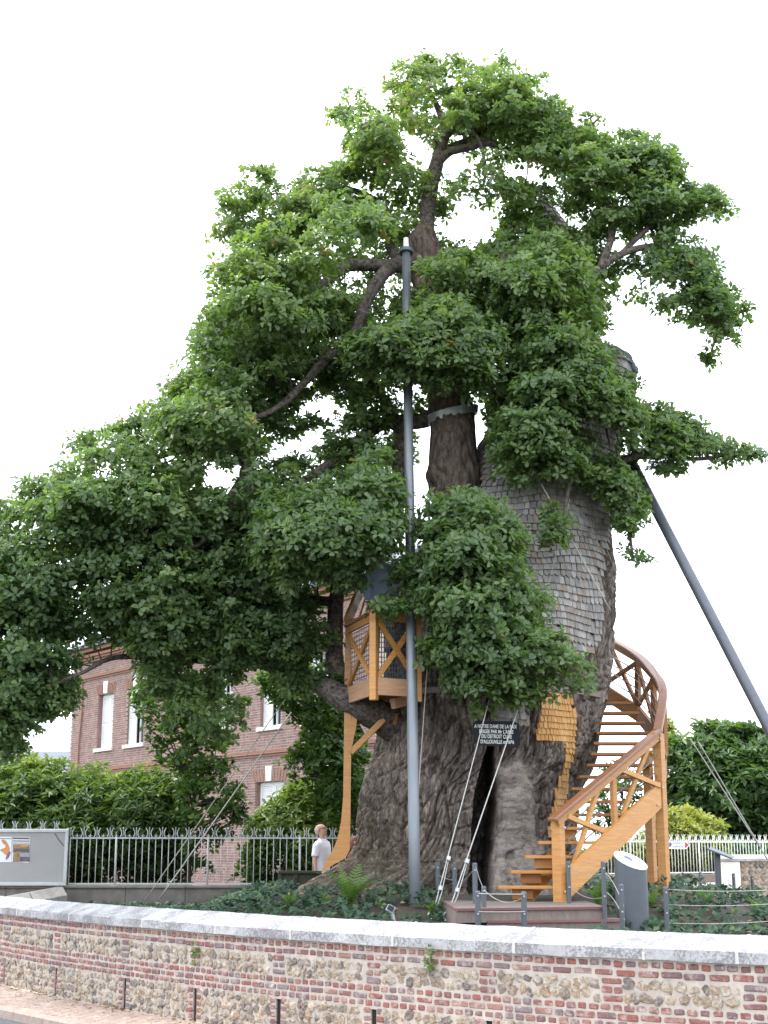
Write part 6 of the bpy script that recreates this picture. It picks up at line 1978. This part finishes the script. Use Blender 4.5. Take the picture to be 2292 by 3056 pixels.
# low rail and white kerb below the right fence
rw = thing('low_wall', (rf0.x, rf0.y, 0), 'low whitish plinth with a brown top under the right iron fence', 'wall')
def fpt(px, off=0.0):
    f = (P(px, 2600, 37.5).x - rf0.x) / (rf1.x - rf0.x)
    return Vector((rf0.x + (rf1.x - rf0.x) * f, rf0.y + (rf1.y - rf0.y) * f + off, 0))
def longbox(pa, pb, w, z0, z1, name, mat, parent):
    b = MB(); b.bar((pa.x, pa.y, (z0 + z1) / 2), (pb.x, pb.y, (z0 + z1) / 2), w, z1 - z0, bev=.01); return b.build(name, M[mat], parent)
pa, pb = fpt(1790), fpt(2450)
nblk = 9
for i in range(nblk):
    c0_, c1_ = pa.lerp(pb, i / nblk), pa.lerp(pb, (i + 1) / nblk - .003)
    longbox(c0_, c1_, .32, zr0 - .22, zr0 - .02, 'capping_board', 'deck', rw)
    longbox(c0_ + Vector((0, -.02, 0)), c1_ + Vector((0, -.02, 0)), .26, 0, zr0 - .226, 'plinth_block', 'stone_white', rw)
# flint garden wall at the right edge
fw = thing('flint_wall', P(2230, 2640, 33.0), 'pale flint garden wall with stone pier and coping at the right edge', 'wall')
YW = 33.0
wx0, wx1 = P(2160, 2600, YW).x, P(2480, 2600, YW - 1).x
zc1, zc0 = P(2200, 2553, YW).z, P(2200, 2570, YW).z
b = MB(); b.box(((wx0 + wx1) / 2 + .2, YW + .2, zc0 / 2), (wx1 - wx0 - .4, .32, zc0)); b.build('wall_core', M['mortar'], fw)
b = MB(); b.box((wx0 + .17, YW + .18, zc0 / 2), (.40, .40, zc0), None, .015); b.build('pier', M['stone_white'], fw)
for k in range(4):
    xa = wx0 - .06 + (wx1 - wx0 + .1) * k / 4; xb = wx0 - .06 + (wx1 - wx0 + .1) * (k + 1) / 4 - .008
    b = MB(); b.prism([(xa, YW - .06, zc0), (xa, YW - .06, zc0 + .05), (xa, YW + .2, zc1 + .02), (xa, YW + .46, zc0 + .05), (xa, YW + .46, zc0)], (xb - xa, 0, 0)); fixnormals(b.build('coping_stone', M['coping'], fw))
for r_ in range(8):
    x_ = wx0 + .46
    while x_ < wx1:
        sc = random.uniform(.75, 1.15)
        o = inst('flint', random.choice(FL), fw, Matrix.Translation((x_, YW + .03, .10 + r_ * .125 + random.uniform(-.015, .015))) @ Matrix.Rotation(random.uniform(-.5, .5), 4, 'Y') @ flip @ Matrix.Diagonal((sc, 1, 1, 1)))
        x_ += .125 * sc + .02
# lectern style panel
lp = P(2147, 2690, 28.5)
lec = thing('lectern_panel', (lp.x, 28.5, float(gz(lp.x, 28.5))), 'dark sloping information lectern on one post before the flint wall', 'lectern')
b = MB(); b.box((lp.x, 28.5, P(2147, 2620, 28.5).z), (.11, .09, P(2147, 2548, 28.5).z - P(2147, 2700, 28.5).z), None, .01); b.build('post', M['steel_dark'], lec)
q0, q1 = P(2112, 2536, 28.7), P(2184, 2564, 28.3)
b = MB(); b.prism([P(2110, 2536, 28.3), P(2184, 2565, 28.3), P(2190, 2560, 29.0), P(2128, 2534, 29.0)], (0, 0, .03)); fixnormals(b.build('panel', M['steel_dark'], lec))
# direction sign on the right fence
YS = fpt(2020).y - .14
sg = thing('direction_sign', P(2020, 2520, YS), 'white arrow shaped direction sign with a red tip on the right fence', 'sign')
b = MB(); b.prism([P(x, y, YS) for x, y in ((1990, 2511), (2046, 2511), (2060, 2521.5), (2046, 2534), (1990, 2533))], (0, .02, 0)); sgp = fixnormals(b.build('panel', M['white'], sg))
b = MB(); b.prism([P(x, y, YS - .004) for x, y in ((2044, 2512.5), (2057, 2521.5), (2044, 2532))], (0, .003, 0)); fixnormals(b.build('arrow_tip', M['sign_red'], sg))
b = MB(); b.prism([P(x, y, YS - .004) for x, y in ((2000, 2512), (2006, 2520), (2000, 2529), (1994, 2520))], (0, .003, 0)); fixnormals(b.build('emblem', M['sign_blue'], sg))
lettering('SYNDICAT', 2025, 2517.0, YS, 6.0, sg, 'sign_blue', .78)
lettering("D'INITIATIVE", 2025, 2527.0, YS, 6.0, sg, 'sign_blue', .62)
for i, (px, yt, yb, Y) in enumerate(((2023, 2608, 2645, 33.2), (2092, 2603, 2652, 31.0), (2192, 2607, 2672, 29.0), (2248, 2613, 2688, 27.4))):
    bollard(px, yt, yb, Y, 10, ('dark bollard before the white plinth, leftmost of the far row', 'dark bollard just left of the lectern post, in the far row', 'dark bollard just right of the lectern post, in the far row', 'dark bollard before the flint wall, rightmost of the far row')[i], 'far row of bollards at the right')
# ------------------------------------------------------------------ hedges, shrubs, ivy, ferns
rp = np.random.default_rng(77)
def shrub(name, label, cat, pl, Yc, T, n, mat, ln, nl, rng, rmin=.18, rmax=.45, dens=20, T_=OVAL_T, F_=OVAL_F, wid=1.1, group=None, trunk_px=None, tone=(.1, .8), up=.75, hollow=True, shell=.5, infl=1.2, trunk_r=.07, bright_top=.25, frontbias=0.0):
    """leafy plant filling an outline with real depth: stems + foliage"""
    fn = (lambda x, y: Yc + 0 * x) if not callable(Yc) else Yc
    cl = fill_clumps(pl, fn, T, n, rng, rmin, rmax, holes=False, excl=False, infl=infl, shell=shell)
    cl[:, 2] = np.maximum(cl[:, 2], gz(cl[:, 0], cl[:, 1]) + .05)
    bx, by = cl[:, 0].mean(), cl[:, 1].mean()
    if trunk_px: base = P(trunk_px[0], trunk_px[1], fn(np.array(trunk_px[0]), np.array(trunk_px[1])) if callable(Yc) else Yc); bx, by = base.x, base.y
    t = thing(name, (bx, by, float(gz(bx, by))), label, cat, group)
    st = MB(); rt_ = random.Random(1)
    gzb = float(gz(bx, by))
    xs_ = np.linspace(cl[:, 0].min() + .2, cl[:, 0].max() - .2, 1 if trunk_px else max(2, int((cl[:, 0].max() - cl[:, 0].min()) / .8)))
    nodes_ = []
    for x_ in ([bx] if trunk_px else xs_):
        hz_ = cl[:, 2].max() * (.75 if trunk_px else .6)
        path = [Vector((x_ + rt_.uniform(-.05, .05) * k, by + rt_.uniform(-.05, .05) * k, gzb - .1 + (hz_ - gzb) * k / 5)) for k in range(6)]
        st.tube(path, [trunk_r * (1 - .13 * k) for k in range(6)], 7)
        nodes_ += path[1:]
    na = np.array([tuple(p) for p in nodes_])
    for c in cl[::2]:
        k = int(np.argmin(np.linalg.norm(na - c[:3] + np.array([0, 0, .3]), axis=1)))
        p, q_ = Vector(na[k]), Vector(c[:3]); m_ = p.lerp(q_, .5) + Vector((0, 0, .08))
        st.tube([p, m_, q_], [.016, .012, .005], 4, cap=False)
    st.build('stem', M['twig'], t, smooth=True)
    SC_, SA_, ST_ = [], [], []
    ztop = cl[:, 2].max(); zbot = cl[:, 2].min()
    for (x, y, z, r) in cl:
        m_ = max(4, int(dens * (r / .4) ** 2))
        d = unit(rng.normal(size=(m_, 3))); d[:, 2] = np.where(d[:, 2] < -.3, -d[:, 2], d[:, 2]); d = unit(d)
        SC_.append(np.array([x, y, z]) + d * r * rng.uniform(.4, 1, (m_, 1)) ** .6)
        SA_.append(unit(d * .6 + np.array([0, -.15 - frontbias, up]) + rng.normal(0, .25, (m_, 3))))
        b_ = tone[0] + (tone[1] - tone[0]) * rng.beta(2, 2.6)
        ST_.append(np.clip(np.full(m_, b_) * .6 + rng.uniform(0, .35, m_) + bright_top * ((z - zbot) / (ztop - zbot + .01) - .5), 0, 1))  # bright_top paints a lit top into the leaf tint
    SC_, SA_, ST_ = np.vstack(SC_), np.vstack(SA_), np.concatenate(ST_)
    C_, D_, N_, L_ = rosettes(SC_, SA_, nl, ln, rng)
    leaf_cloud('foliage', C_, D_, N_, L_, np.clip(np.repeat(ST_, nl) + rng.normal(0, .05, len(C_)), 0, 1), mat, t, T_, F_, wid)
    return t
full = lambda pts: [(x * D, y * D) for x, y in pts]
# left rhododendron hedge
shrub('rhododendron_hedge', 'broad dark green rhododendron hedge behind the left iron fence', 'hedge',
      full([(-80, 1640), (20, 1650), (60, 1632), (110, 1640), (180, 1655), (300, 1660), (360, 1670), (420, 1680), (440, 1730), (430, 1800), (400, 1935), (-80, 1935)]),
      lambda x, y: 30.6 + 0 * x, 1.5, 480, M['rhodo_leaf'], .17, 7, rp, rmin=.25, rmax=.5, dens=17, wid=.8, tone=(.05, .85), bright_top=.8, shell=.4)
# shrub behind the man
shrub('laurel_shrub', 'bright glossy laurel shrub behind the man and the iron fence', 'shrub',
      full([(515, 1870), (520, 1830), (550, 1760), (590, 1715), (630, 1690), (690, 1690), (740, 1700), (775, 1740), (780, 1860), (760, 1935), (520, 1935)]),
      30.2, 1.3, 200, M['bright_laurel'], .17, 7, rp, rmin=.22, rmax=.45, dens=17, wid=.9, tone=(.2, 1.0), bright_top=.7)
# loose small trees between fence and house
shrub('garden_tree', 'loose leafy climber tree hanging over the left hedge before the house', 'tree',
      full([(300, 1440), (420, 1440), (480, 1490), (505, 1540), (495, 1600), (515, 1660), (540, 1740), (530, 1790), (480, 1830), (440, 1900), (360, 1840), (380, 1760), (370, 1680), (330, 1660), (320, 1600), (290, 1560), (280, 1500)]),
      29.4, .8, 210, M['vine_leaf'], .13, 6, rp, rmin=.16, rmax=.34, dens=13, wid=1.35, trunk_px=(560, 2640), tone=(.1, .85), infl=1.0, trunk_r=.05, bright_top=-.1)
shrub('garden_tree', 'leafy young tree between the balcony post and the brick house', 'tree',
      full([(560, 1450), (690, 1440), (740, 1480), (760, 1560), (800, 1620), (815, 1700), (790, 1800), (700, 1760), (640, 1700), (600, 1660), (640, 1610), (620, 1560), (570, 1530), (540, 1490)]),
      29.0, 1.0, 250, M['vine_leaf'], .13, 6, rp, rmin=.18, rmax=.38, dens=14, wid=1.35, trunk_px=(1060, 2560), tone=(0, .7), trunk_r=.06, bright_top=-.1)
# right: tall laurel hedge, golden shrub, pale small tree
shrub('laurel_hedge', 'tall dark glossy laurel hedge behind the right iron fence', 'hedge',
      full([(1425, 1640), (1445, 1600), (1470, 1590), (1500, 1570), (1540, 1562), (1600, 1568), (1650, 1575), (1760, 1570), (1760, 1860), (1420, 1860)]),
      lambda x, y: 44.5 + 0 * x, 2.0, 440, M['laurel_leaf'], .28, 7, rp, rmin=.35, rmax=.75, dens=9, wid=.95, tone=(.15, .9), bright_top=.35, shell=.35)
shrub('golden_shrub', 'bright yellow green shrub rising over the pale right fence', 'shrub',
      full([(1380, 1810), (1400, 1770), (1430, 1745), (1470, 1738), (1510, 1745), (1550, 1765), (1575, 1800), (1580, 1880), (1380, 1880), (1340, 1860), (1290, 1870), (1290, 1830)]),
      40.6, 1.0, 240, M['gold_leaf'], .17, 7, rp, rmin=.2, rmax=.4, dens=14, wid=.95, tone=(.1, .9), bright_top=.5)
shrub('privet_hedge', 'green hedge seen through the bars of the right fence', 'hedge',
      full([(1240, 1835), (1500, 1815), (1700, 1830), (1700, 1905), (1240, 1905)]),
      41.6, .9, 170, M['laurel_leaf'], .2, 7, rp, rmin=.25, rmax=.45, dens=12, tone=(.2, .9), bright_top=.1)
shrub('far_tree', 'pale leaved small tree peeping over the handrail at the right', 'tree',
      full([(1400, 1600), (1420, 1560), (1445, 1550), (1460, 1580), (1470, 1640), (1450, 1680), (1410, 1680)]),
      49, 1.2, 60, M['gold_leaf'], .2, 6, rp, rmin=.3, rmax=.55, dens=9, trunk_px=(1990, 2600), tone=(0, .4))
shrub('far_tree', 'thin green tree glimpsed through the steps of the staircase', 'tree',
      full([(1290, 1660), (1340, 1640), (1390, 1670), (1400, 1760), (1360, 1830), (1290, 1820), (1260, 1760)]),
      47, 1.0, 60, M['vine_leaf'], .2, 6, rp, rmin=.25, rmax=.5, dens=7, trunk_px=(1850, 2600), tone=(.1, .7))

# ivy over the garden bed
def ivy(n, rng):
    out = []
    xs = rng.uniform(-6.5, 9.5, n * 3); f = rng.uniform(0, 1, n * 3) ** .8
    keep = []
    pts = []
    for x, k in zip(xs, f):
        j = int(np.argmin(np.abs(_fx - x))); y0 = _fy[j] + .65
        y = y0 + k * (29.0 - y0 if x > 3 else 26.8 - y0)
        r_ = math.hypot(x - TC[0], y - TC[1])
        if r_ < 2.5 + (1.1 if x < TC[0] - .6 else 0): continue
        # keep the deck, its surroundings and the gravel clear
        if A0.x - .1 < x < C1.x + .05 and y > C0.y - .1 and y < 23.6: continue
        if x > 5.5 and y > 27.8 + .3 * math.sin(x * 2): continue
        if 4.0 < x < 5.0 and y < 19.4: continue
        dn = noise3(np.array([x * 1.2, y * 1.2, 1.0]))
        if dn < -.35: continue
        pts.append((x, y, float(gz(x, y)) + .05 + .16 * rng.random() * (1 + float(dn))))
        if len(pts) >= n: break
    return np.array(pts)
iv = ivy(6500, rp)
ia_ = unit(np.array([0, -.35, 1.0]) + rp.normal(0, .3, (len(iv), 3)))
C_, D_, N_, L_ = rosettes(iv, ia_, 5, .078, rp)
HEART_T = np.array([(0, 0, 0), (1, 0, -.08), (.05, .46, .04), (.58, .30, .02), (.05, -.46, .04), (.58, -.30, .02)])
HEART_F = [(0, 1, 3, 2), (0, 4, 5, 1)]
tt = np.clip(np.repeat(rp.beta(2, 2.5, len(iv)), 5) + rp.normal(0, .08, len(C_)), 0, 1)
ivo = leaf_cloud('ivy', C_, D_, N_, L_, tt, M['ivy_leaf'], None, HEART_T, HEART_F)
ivo['label'] = 'dark ivy carpet over the bed round the oak'
# bark chips near the right end
cm = MB()
for k in range(900):
    x = rp.uniform(3.6, 5.6); y = rp.uniform(17.0, 19.6)
    cm.tint = random.random()
    cm.box((x, y, float(gz(x, y)) + .02 + .02 * random.random()), (rp.uniform(.03, .07), rp.uniform(.015, .03), .008), Matrix.Rotation(rp.uniform(0, 3), 4, 'Z') @ Matrix.Rotation(rp.uniform(-.4, .4), 4, 'X'))
cm.build('bark_chips', M['chips'], None, kind='stuff', tint=True)

def fern(px, py, Y, h, nfr, label, seed, lean=(0, 0)):
    r = random.Random(seed)
    for Yq in np.arange(17.0, 34.0, .05):        # where the view line meets the bed
        b0 = P(px, py, float(Yq))
        if b0.z <= float(gz(b0.x, b0.y)) + .04 and float(Yq) >= Y - 1.2: break
    t = thing('fern', b0, label, 'fern', 'ferns in the bed')
    for k in range(nfr):
        a = 2 * math.pi * k / nfr + r.uniform(-.3, .3)
        out = Vector((math.cos(a), math.sin(a), 0)) * r.uniform(.5, 1.0) + Vector((lean[0], lean[1], 0))
        L_ = h * r.uniform(.8, 1.1)
        path = []
        for i in range(15):
            f = i / 14
            path.append(b0 + out * L_ * f * f * .75 + Vector((0, 0, L_ * (f - .42 * f * f * out.length))))
        b = MB()
        b.tube(path, [.007 * (1 - .8 * i / 14) for i in range(15)], 4)
        for i in range(1, 14):
            p = path[i]; d = (path[i + 1] - path[i - 1]).normalized()
            sd_ = d.cross(Vector((0, 0, 1)))
            if sd_.length < .1: sd_ = Vector((1, 0, 0))
            sd_.normalize(); nn = sd_.cross(d)
            w = .30 * h * math.sin(math.pi * (.12 + .86 * i / 14)) ** .8 * .62
            for sg in (-1, 1):
                tip = p + sd_ * sg * w + d * w * .45 - nn * w * .12
                hw = d * h * .017
                m_ = p.lerp(tip, .5)
                b.add([p - hw, p + hw, m_ + hw * 1.1, tip, m_ - hw * 1.1], [(0, 1, 2, 3, 4)])
            b.t = b.t
        b.t = [r.uniform(.1, .9)] * len(b.f)
        b.build('frond', M['fern_leaf'], t, tint=True)
    return t
fern(1045, 2715, 21.8, .78, 8, 'large bright fern in front of the left roots', 1, (.1, -.1))
fern(865, 2722, 23.0, .40, 6, 'small fern at the foot of the left root', 2)
fern(975, 2705, 22.6, .26, 5, 'tiny fern on the root between two larger ferns', 3)
fern(350, 2692, 25.4, .36, 6, 'fern before the left plinth, leftmost of the ferns', 4)
fern(440, 2690, 25.4, .46, 7, 'fern under the guy cables by the left plinth', 5)
fern(520, 2700, 24.6, .44, 6, 'fern in the ivy right of the guy cables', 6)
fern(1788, 2712, 20.4, .55, 7, 'tall fern below the stair string left of the pillar', 7, (0, -.1))
fern(1945, 2716, 20.8, .42, 6, 'fern squeezed between the pillar and the stair posts', 8)
fern(2105, 2715, 20.0, .42, 6, 'yellowish fern in the ivy at the right', 9)
fern(2265, 2745, 19.2, .46, 7, 'fern at the right edge behind the barrier wires', 10)
fern(1290, 2735, 20.7, .30, 6, 'low leafy fern round the cable anchors', 11)
# little plants growing from the wall joints
for i, (px, py, Y, lab) in enumerate(((588, 2845, 19.5, 'tiny green plant growing from the left wall joints'), (1265, 2865, 16.3, 'tiny trailing plant under the coping right of the middle'))):
    p = P(px, py, Y); sc = s_of((p.x, p.y)); wx, wy, _ = wp(sc, .02)
    t = thing('wall_plant', (wx, wy, p.z), lab, 'plant')
    c = np.array([wx, wy, p.z]) + rp.normal(0, .8, (16, 3)) * np.array([.03, .03, .09])
    a_ = unit(np.array([-.5, -.6, .4]) + rp.normal(0, .3, (16, 3)))
    C_, D_, N_, L_ = rosettes(c, a_, 5, .032, rp)
    leaf_cloud('foliage', C_, D_, N_, L_, rp.uniform(.3, .9, len(C_)), M['vine_leaf'], t, HEART_T, HEART_F)

# a little leaf litter along the foot of the wall and on the soil
n = 260
ls = rp.uniform(s_of((-6.6, 25.2)), s_of((-.8, 17.6)), n)
lc, off_ = [], rp.gamma(1.2, .10, n)
near = rp.random(n) < .6
for i in range(n):
    q = ls[i]
    if near[i]: q = slots[int(rp.integers(2, 8))] + rp.normal(0, .22)
    x, y, _ = wp(q, FACE + .03 + min(off_[i], 1.0)); lc.append((x, y, Z_PAVE + .012 + .01 * rp.random()))
lc = np.array(lc)
dd = unit(np.stack([rp.normal(size=n), rp.normal(size=n), rp.normal(0, .15, n)], -1))
M['litter'] = leaf_mat('dry leaf', [(0, (.10, .055, .025)), (.5, (.21, .13, .06)), (1, (.34, .24, .11))], (1.2, 1.1, .8), .15, .7, .2)
leaf_cloud('leaf_litter', lc, dd, unit(np.array([0, 0, 1.0]) + rp.normal(0, .25, (n, 3))), rp.uniform(.035, .07, n), rp.random(n), M['litter'], None, LEAF_T, LEAF_F)
n = 900
xs_, ys_ = rp.uniform(-5, 7.5, n), rp.uniform(17.4, 24.5, n)
ok = np.array([y > _fy[int(np.argmin(np.abs(_fx - x)))] + .6 for x, y in zip(xs_, ys_)]) & ~((xs_ > A0.x - .2) & (xs_ < C1.x + .1) & (ys_ > C0.y - .2))
xs_, ys_ = xs_[ok], ys_[ok]; n = len(xs_)
lc = np.stack([xs_, ys_, gz(xs_, ys_) + .09 + .08 * rp.random(n)], -1)
leaf_cloud('leaf_litter', lc, unit(rp.normal(size=(n, 3)) * np.array([1, 1, .2])), unit(np.array([0, -.3, 1.0]) + rp.normal(0, .3, (n, 3))), rp.uniform(.05, .10, n), rp.random(n), M['litter'], None, LEAF_T, LEAF_F)
# ------------------------------------------------------------------ people
def loft(b, stations, n=20, T=None):
    """stations: (x, y, z, half depth along x, half width along y); horizontal rings, capped"""
    vs, fs = [], []
    for (x, y, z, a, w) in stations:
        for k in range(n):
            t = 2 * math.pi * k / n
            v = Vector((x + a * math.cos(t), y + w * math.sin(t), z))
            vs.append(T(v) if T else v)
    m = len(stations)
    for i in range(m - 1):
        for k in range(n):
            k2 = (k + 1) % n
            fs.append((i * n + k, i * n + k2, (i + 1) * n + k2, (i + 1) * n + k))
    fs += [tuple(range(n - 1, -1, -1)), tuple((m - 1) * n + k for k in range(n))]
    b.add(vs, fs)
def person(loc, facing, label, H=1.75, top='shirt', legs='jeans', hair='hair_grey', bald=True, look_up=.3, glasses=False, coat=False, hem=None, long_hair=False):
    """standing figure facing +X of its own frame, feet at loc"""
    t = thing('person', loc, label, 'person')
    t.rotation_euler = (0, 0, facing)
    s = H / 1.75
    neck = Vector((0, 0, 1.50))
    R = Matrix.Rotation(-look_up, 3, 'Y')
    TH_ = lambda v: (neck + R @ (v - neck)) * s
    TB_ = lambda v: v * s
    def out(b, name, mat, vox=None, parent=t):
        me = bpy.data.meshes.new(name); me.from_pydata([tuple(v) for v in b.v], [], b.f); me.materials.append(M[mat])
        me.polygons.foreach_set('use_smooth', [True] * len(me.polygons)); me.update()
        o = bpy.data.objects.new(name, me); link(o, parent)
        if vox:
            m_ = o.modifiers.new('Remesh', 'REMESH'); m_.mode = 'VOXEL'; m_.voxel_size = vox; m_.use_smooth_shade = True
            sm = o.modifiers.new('Smooth', 'SMOOTH'); sm.iterations = 3; sm.factor = .5
        return o
    def tb(b, pts, r, n=12, T=TB_): b.tube([T(Vector(p)) for p in pts], [q * s for q in r], n)
    # one continuous body: trunk, head, limbs, hands
    b = MB()
    loft(b, [(0, 0, .86, .09, .145), (0, 0, .95, .105, .16), (0, 0, 1.08, .095, .14), (.01, 0, 1.22, .105, .15), (.01, 0, 1.34, .105, .17), (0, 0, 1.42, .085, .155), (-.005, 0, 1.46, .06, .09), (0, 0, 1.50, .052, .055)], 20, TB_)
    loft(b, [(0, 0, 1.46, .055, .056), (.005, 0, 1.52, .055, .054), (.03, 0, 1.545, .068, .056), (.035, 0, 1.575, .085, .066), (.03, 0, 1.61, .095, .073), (.02, 0, 1.65, .102, .077), (.012, 0, 1.69, .102, .077), (.005, 0, 1.725, .085, .066), (.0, 0, 1.745, .05, .04), (0, 0, 1.752, .015, .012)], 20, TH_)
    for q in (-1, 1):
        tb(b, [(0, q * .15, 1.40), (-.01, q * .195, 1.34), (-.02, q * .225, 1.12), (0, q * .235, .92), (.01, q * .235, .86)], [.058, .052, .041, .030, .024])
        tb(b, [(.01, q * .235, .87), (.018, q * .235, .82), (.02, q * .233, .775)], [.026, .034, .030], 10)
        for k in range(4):
            x = -.006 + .018 * k
            tb(b, [(x, q * .234, .79), (x + .006, q * .230, .735 - .006 * (1.5 - abs(k - 1.5))), (x + .012, q * .222, .695 + .012 * abs(k - 1.4))], [.0095, .009, .007], 6)
        tb(b, [(.035, q * .228, .825), (.062, q * .222, .785), (.066, q * .216, .755)], [.012, .010, .008], 6)
        tb(b, [(0, q * .085, .90), (.01, q * .095, .70), (.015, q * .10, .50), (-.01, q * .10, .32), (-.02, q * .10, .09)], [.095, .082, .056, .054, .036], 14)
        tb(b, [(-.05, q * .10, .05), (.05, q * .105, .045), (.17, q * .115, .03)], [.042, .042, .026], 10)
    b2 = MB()
    tb(b, [(.118, 0, 1.655), (.140, 0, 1.615)], [.012, .018], 8, TH_)
    out(b, 'body', 'skin', .012)
    for q in (-1, 1):
        e = MB(); tb(e, [(.012, q * .078, 1.665), (.006, q * .088, 1.64), (.012, q * .080, 1.605)], [.016, .022, .012], 8, TH_); out(e, 'ear', 'skin')
        e = MB(); tb(e, [(.118, q * .034, 1.648), (.125, q * .034, 1.648)], [.013, .009], 8, TH_); out(e, 'eye', 'black')
    e = MB(); tb(e, [(.112, -.028, 1.580), (.124, 0, 1.582), (.112, .028, 1.580)], [.005, .007, .005], 6, TH_); out(e, 'mouth', 'red_coat')
    h = MB()
    if bald:
        loft(h, [(-.035, 0, 1.585, .060, .074), (-.035, 0, 1.62, .072, .082), (-.036, 0, 1.66, .075, .083), (-.036, 0, 1.69, .070, .080), (-.04, 0, 1.712, .05, .06)], 18, TH_)
    else:
        zl = 1.52 if long_hair else 1.58
        loft(h, [(-.04, 0, zl, .066, .078), (-.035, 0, 1.60, .085, .092), (-.025, 0, 1.66, .100, .094), (-.008, 0, 1.70, .108, .090), (-.004, 0, 1.745, .085, .07), (0, 0, 1.768, .04, .035)], 18, TH_)
    out(h, 'hair', hair, .014)
    if glasses:
        g_ = MB()
        for q in (-1, 1):
            ring = [TH_(Vector((.134, q * .035 + .026 * math.cos(a), 1.65 + .020 * math.sin(a)))) for a in np.linspace(0, 2 * math.pi, 13)]
            g_.tube(ring, .005, 5, cap=False)
            tb(g_, [(.130, q * .062, 1.655), (.01, q * .085, 1.66)], [.004, .004], 5, TH_)
        tb(g_, [(.136, -.01, 1.652), (.136, .01, 1.652)], [.004, .004], 5, TH_)
        out(g_, 'glasses', 'black')
    # clothes
    c = MB()
    zb_ = .80 if coat else .845
    g = .014 if not coat else .028
    loft(c, [(0, 0, zb_, .125 + g, .172 + g), (0, 0, .95, .118 + g, .170 + g), (0, 0, 1.08, .106 + g, .152 + g), (.012, 0, 1.22, .112 + g, .158 + g), (.012, 0, 1.34, .110 + g, .176 + g), (0, 0, 1.425, .088 + g, .155 + g), (-.004, 0, 1.465, .064 + g, .095 + g), (0, 0, 1.485, .058 + g, .066 + g)], 22, TB_)
    for q in (-1, 1):
        if coat: tb(c, [(0, q * .14, 1.40), (-.01, q * .20, 1.35), (-.02, q * .235, 1.12), (0, q * .245, .92), (.008, q * .245, .885)], [.082, .078, .064, .052, .050])
        else: tb(c, [(0, q * .13, 1.395), (-.008, q * .19, 1.35), (-.014, q * .225, 1.20), (-.014, q * .228, 1.17)], [.078, .074, .070, .071])
    out(c, 'jacket' if coat else 'shirt', top, .014)
    if not coat:
        k_ = MB(); ring = [TB_(Vector((.004 + .07 * math.cos(a), .078 * math.sin(a), 1.478 - .012 * math.cos(a)))) for a in np.linspace(0, 2 * math.pi, 19)]; k_.tube(ring, .012, 6, cap=False); out(k_, 'collar', top)
    if hem:
        k_ = MB(); loft(k_, [(0, 0, zb_ - .02, .129 + g, .176 + g), (0, 0, zb_ + .05, .130 + g, .178 + g)], 22, TB_); out(k_, 'hem', hem)
    l_ = MB()
    loft(l_, [(0, 0, .80, .115, .16), (0, 0, .92, .120, .168), (0, 0, 1.0, .112, .158)], 20, TB_)
    for q in (-1, 1): tb(l_, [(0, q * .085, .88), (.01, q * .095, .70), (.012, q * .10, .50), (-.008, q * .10, .30), (-.015, q * .10, .07)], [.105, .098, .078, .072, .068], 14)
    out(l_, 'trousers', legs, .016)
    for q in (-1, 1):
        f = MB(); tb(f, [(-.06, q * .10, .05), (.05, q * .105, .05), (.18, q * .116, .034)], [.05, .052, .034], 10); out(f, 'shoe', 'black', .012)
    return t
mp_ = P(966, 2600, 28.4)
ghead = P(1010, 2462, 27.2).z
gx, gy = P(1000, 2600, 27.2).x - .24, 27.2
g0 = float(gz(gx, gy))
person((gx, gy, ghead - 1.735), math.radians(-28), 'bald man with glasses in a white short sleeved shirt looking up beside the curved post', 1.75, look_up=.32, glasses=True)
wz = P(1068, 2500, 26.6).z
wpos = P(1060, 2510, 27.0)
person((wpos.x, 27.0, wz - 1.60), math.radians(-20), 'person with auburn hair half hidden behind the roots and the curved post', 1.62, top='red_coat', hair='hair_red', bald=False, look_up=-.1, coat=True, long_hair=True)
fz = P(1140, 1806, 23.45).z - .80
bpos = P(1140, 1900, 23.5)
person((bpos.x, 23.45, fz), math.radians(75), 'person in a blue grey jacket standing on the balcony among the leaves', 1.78, top='jacket', legs='beige', hair='hair_red', bald=False, look_up=.1, coat=True, hem='jacket_hem')
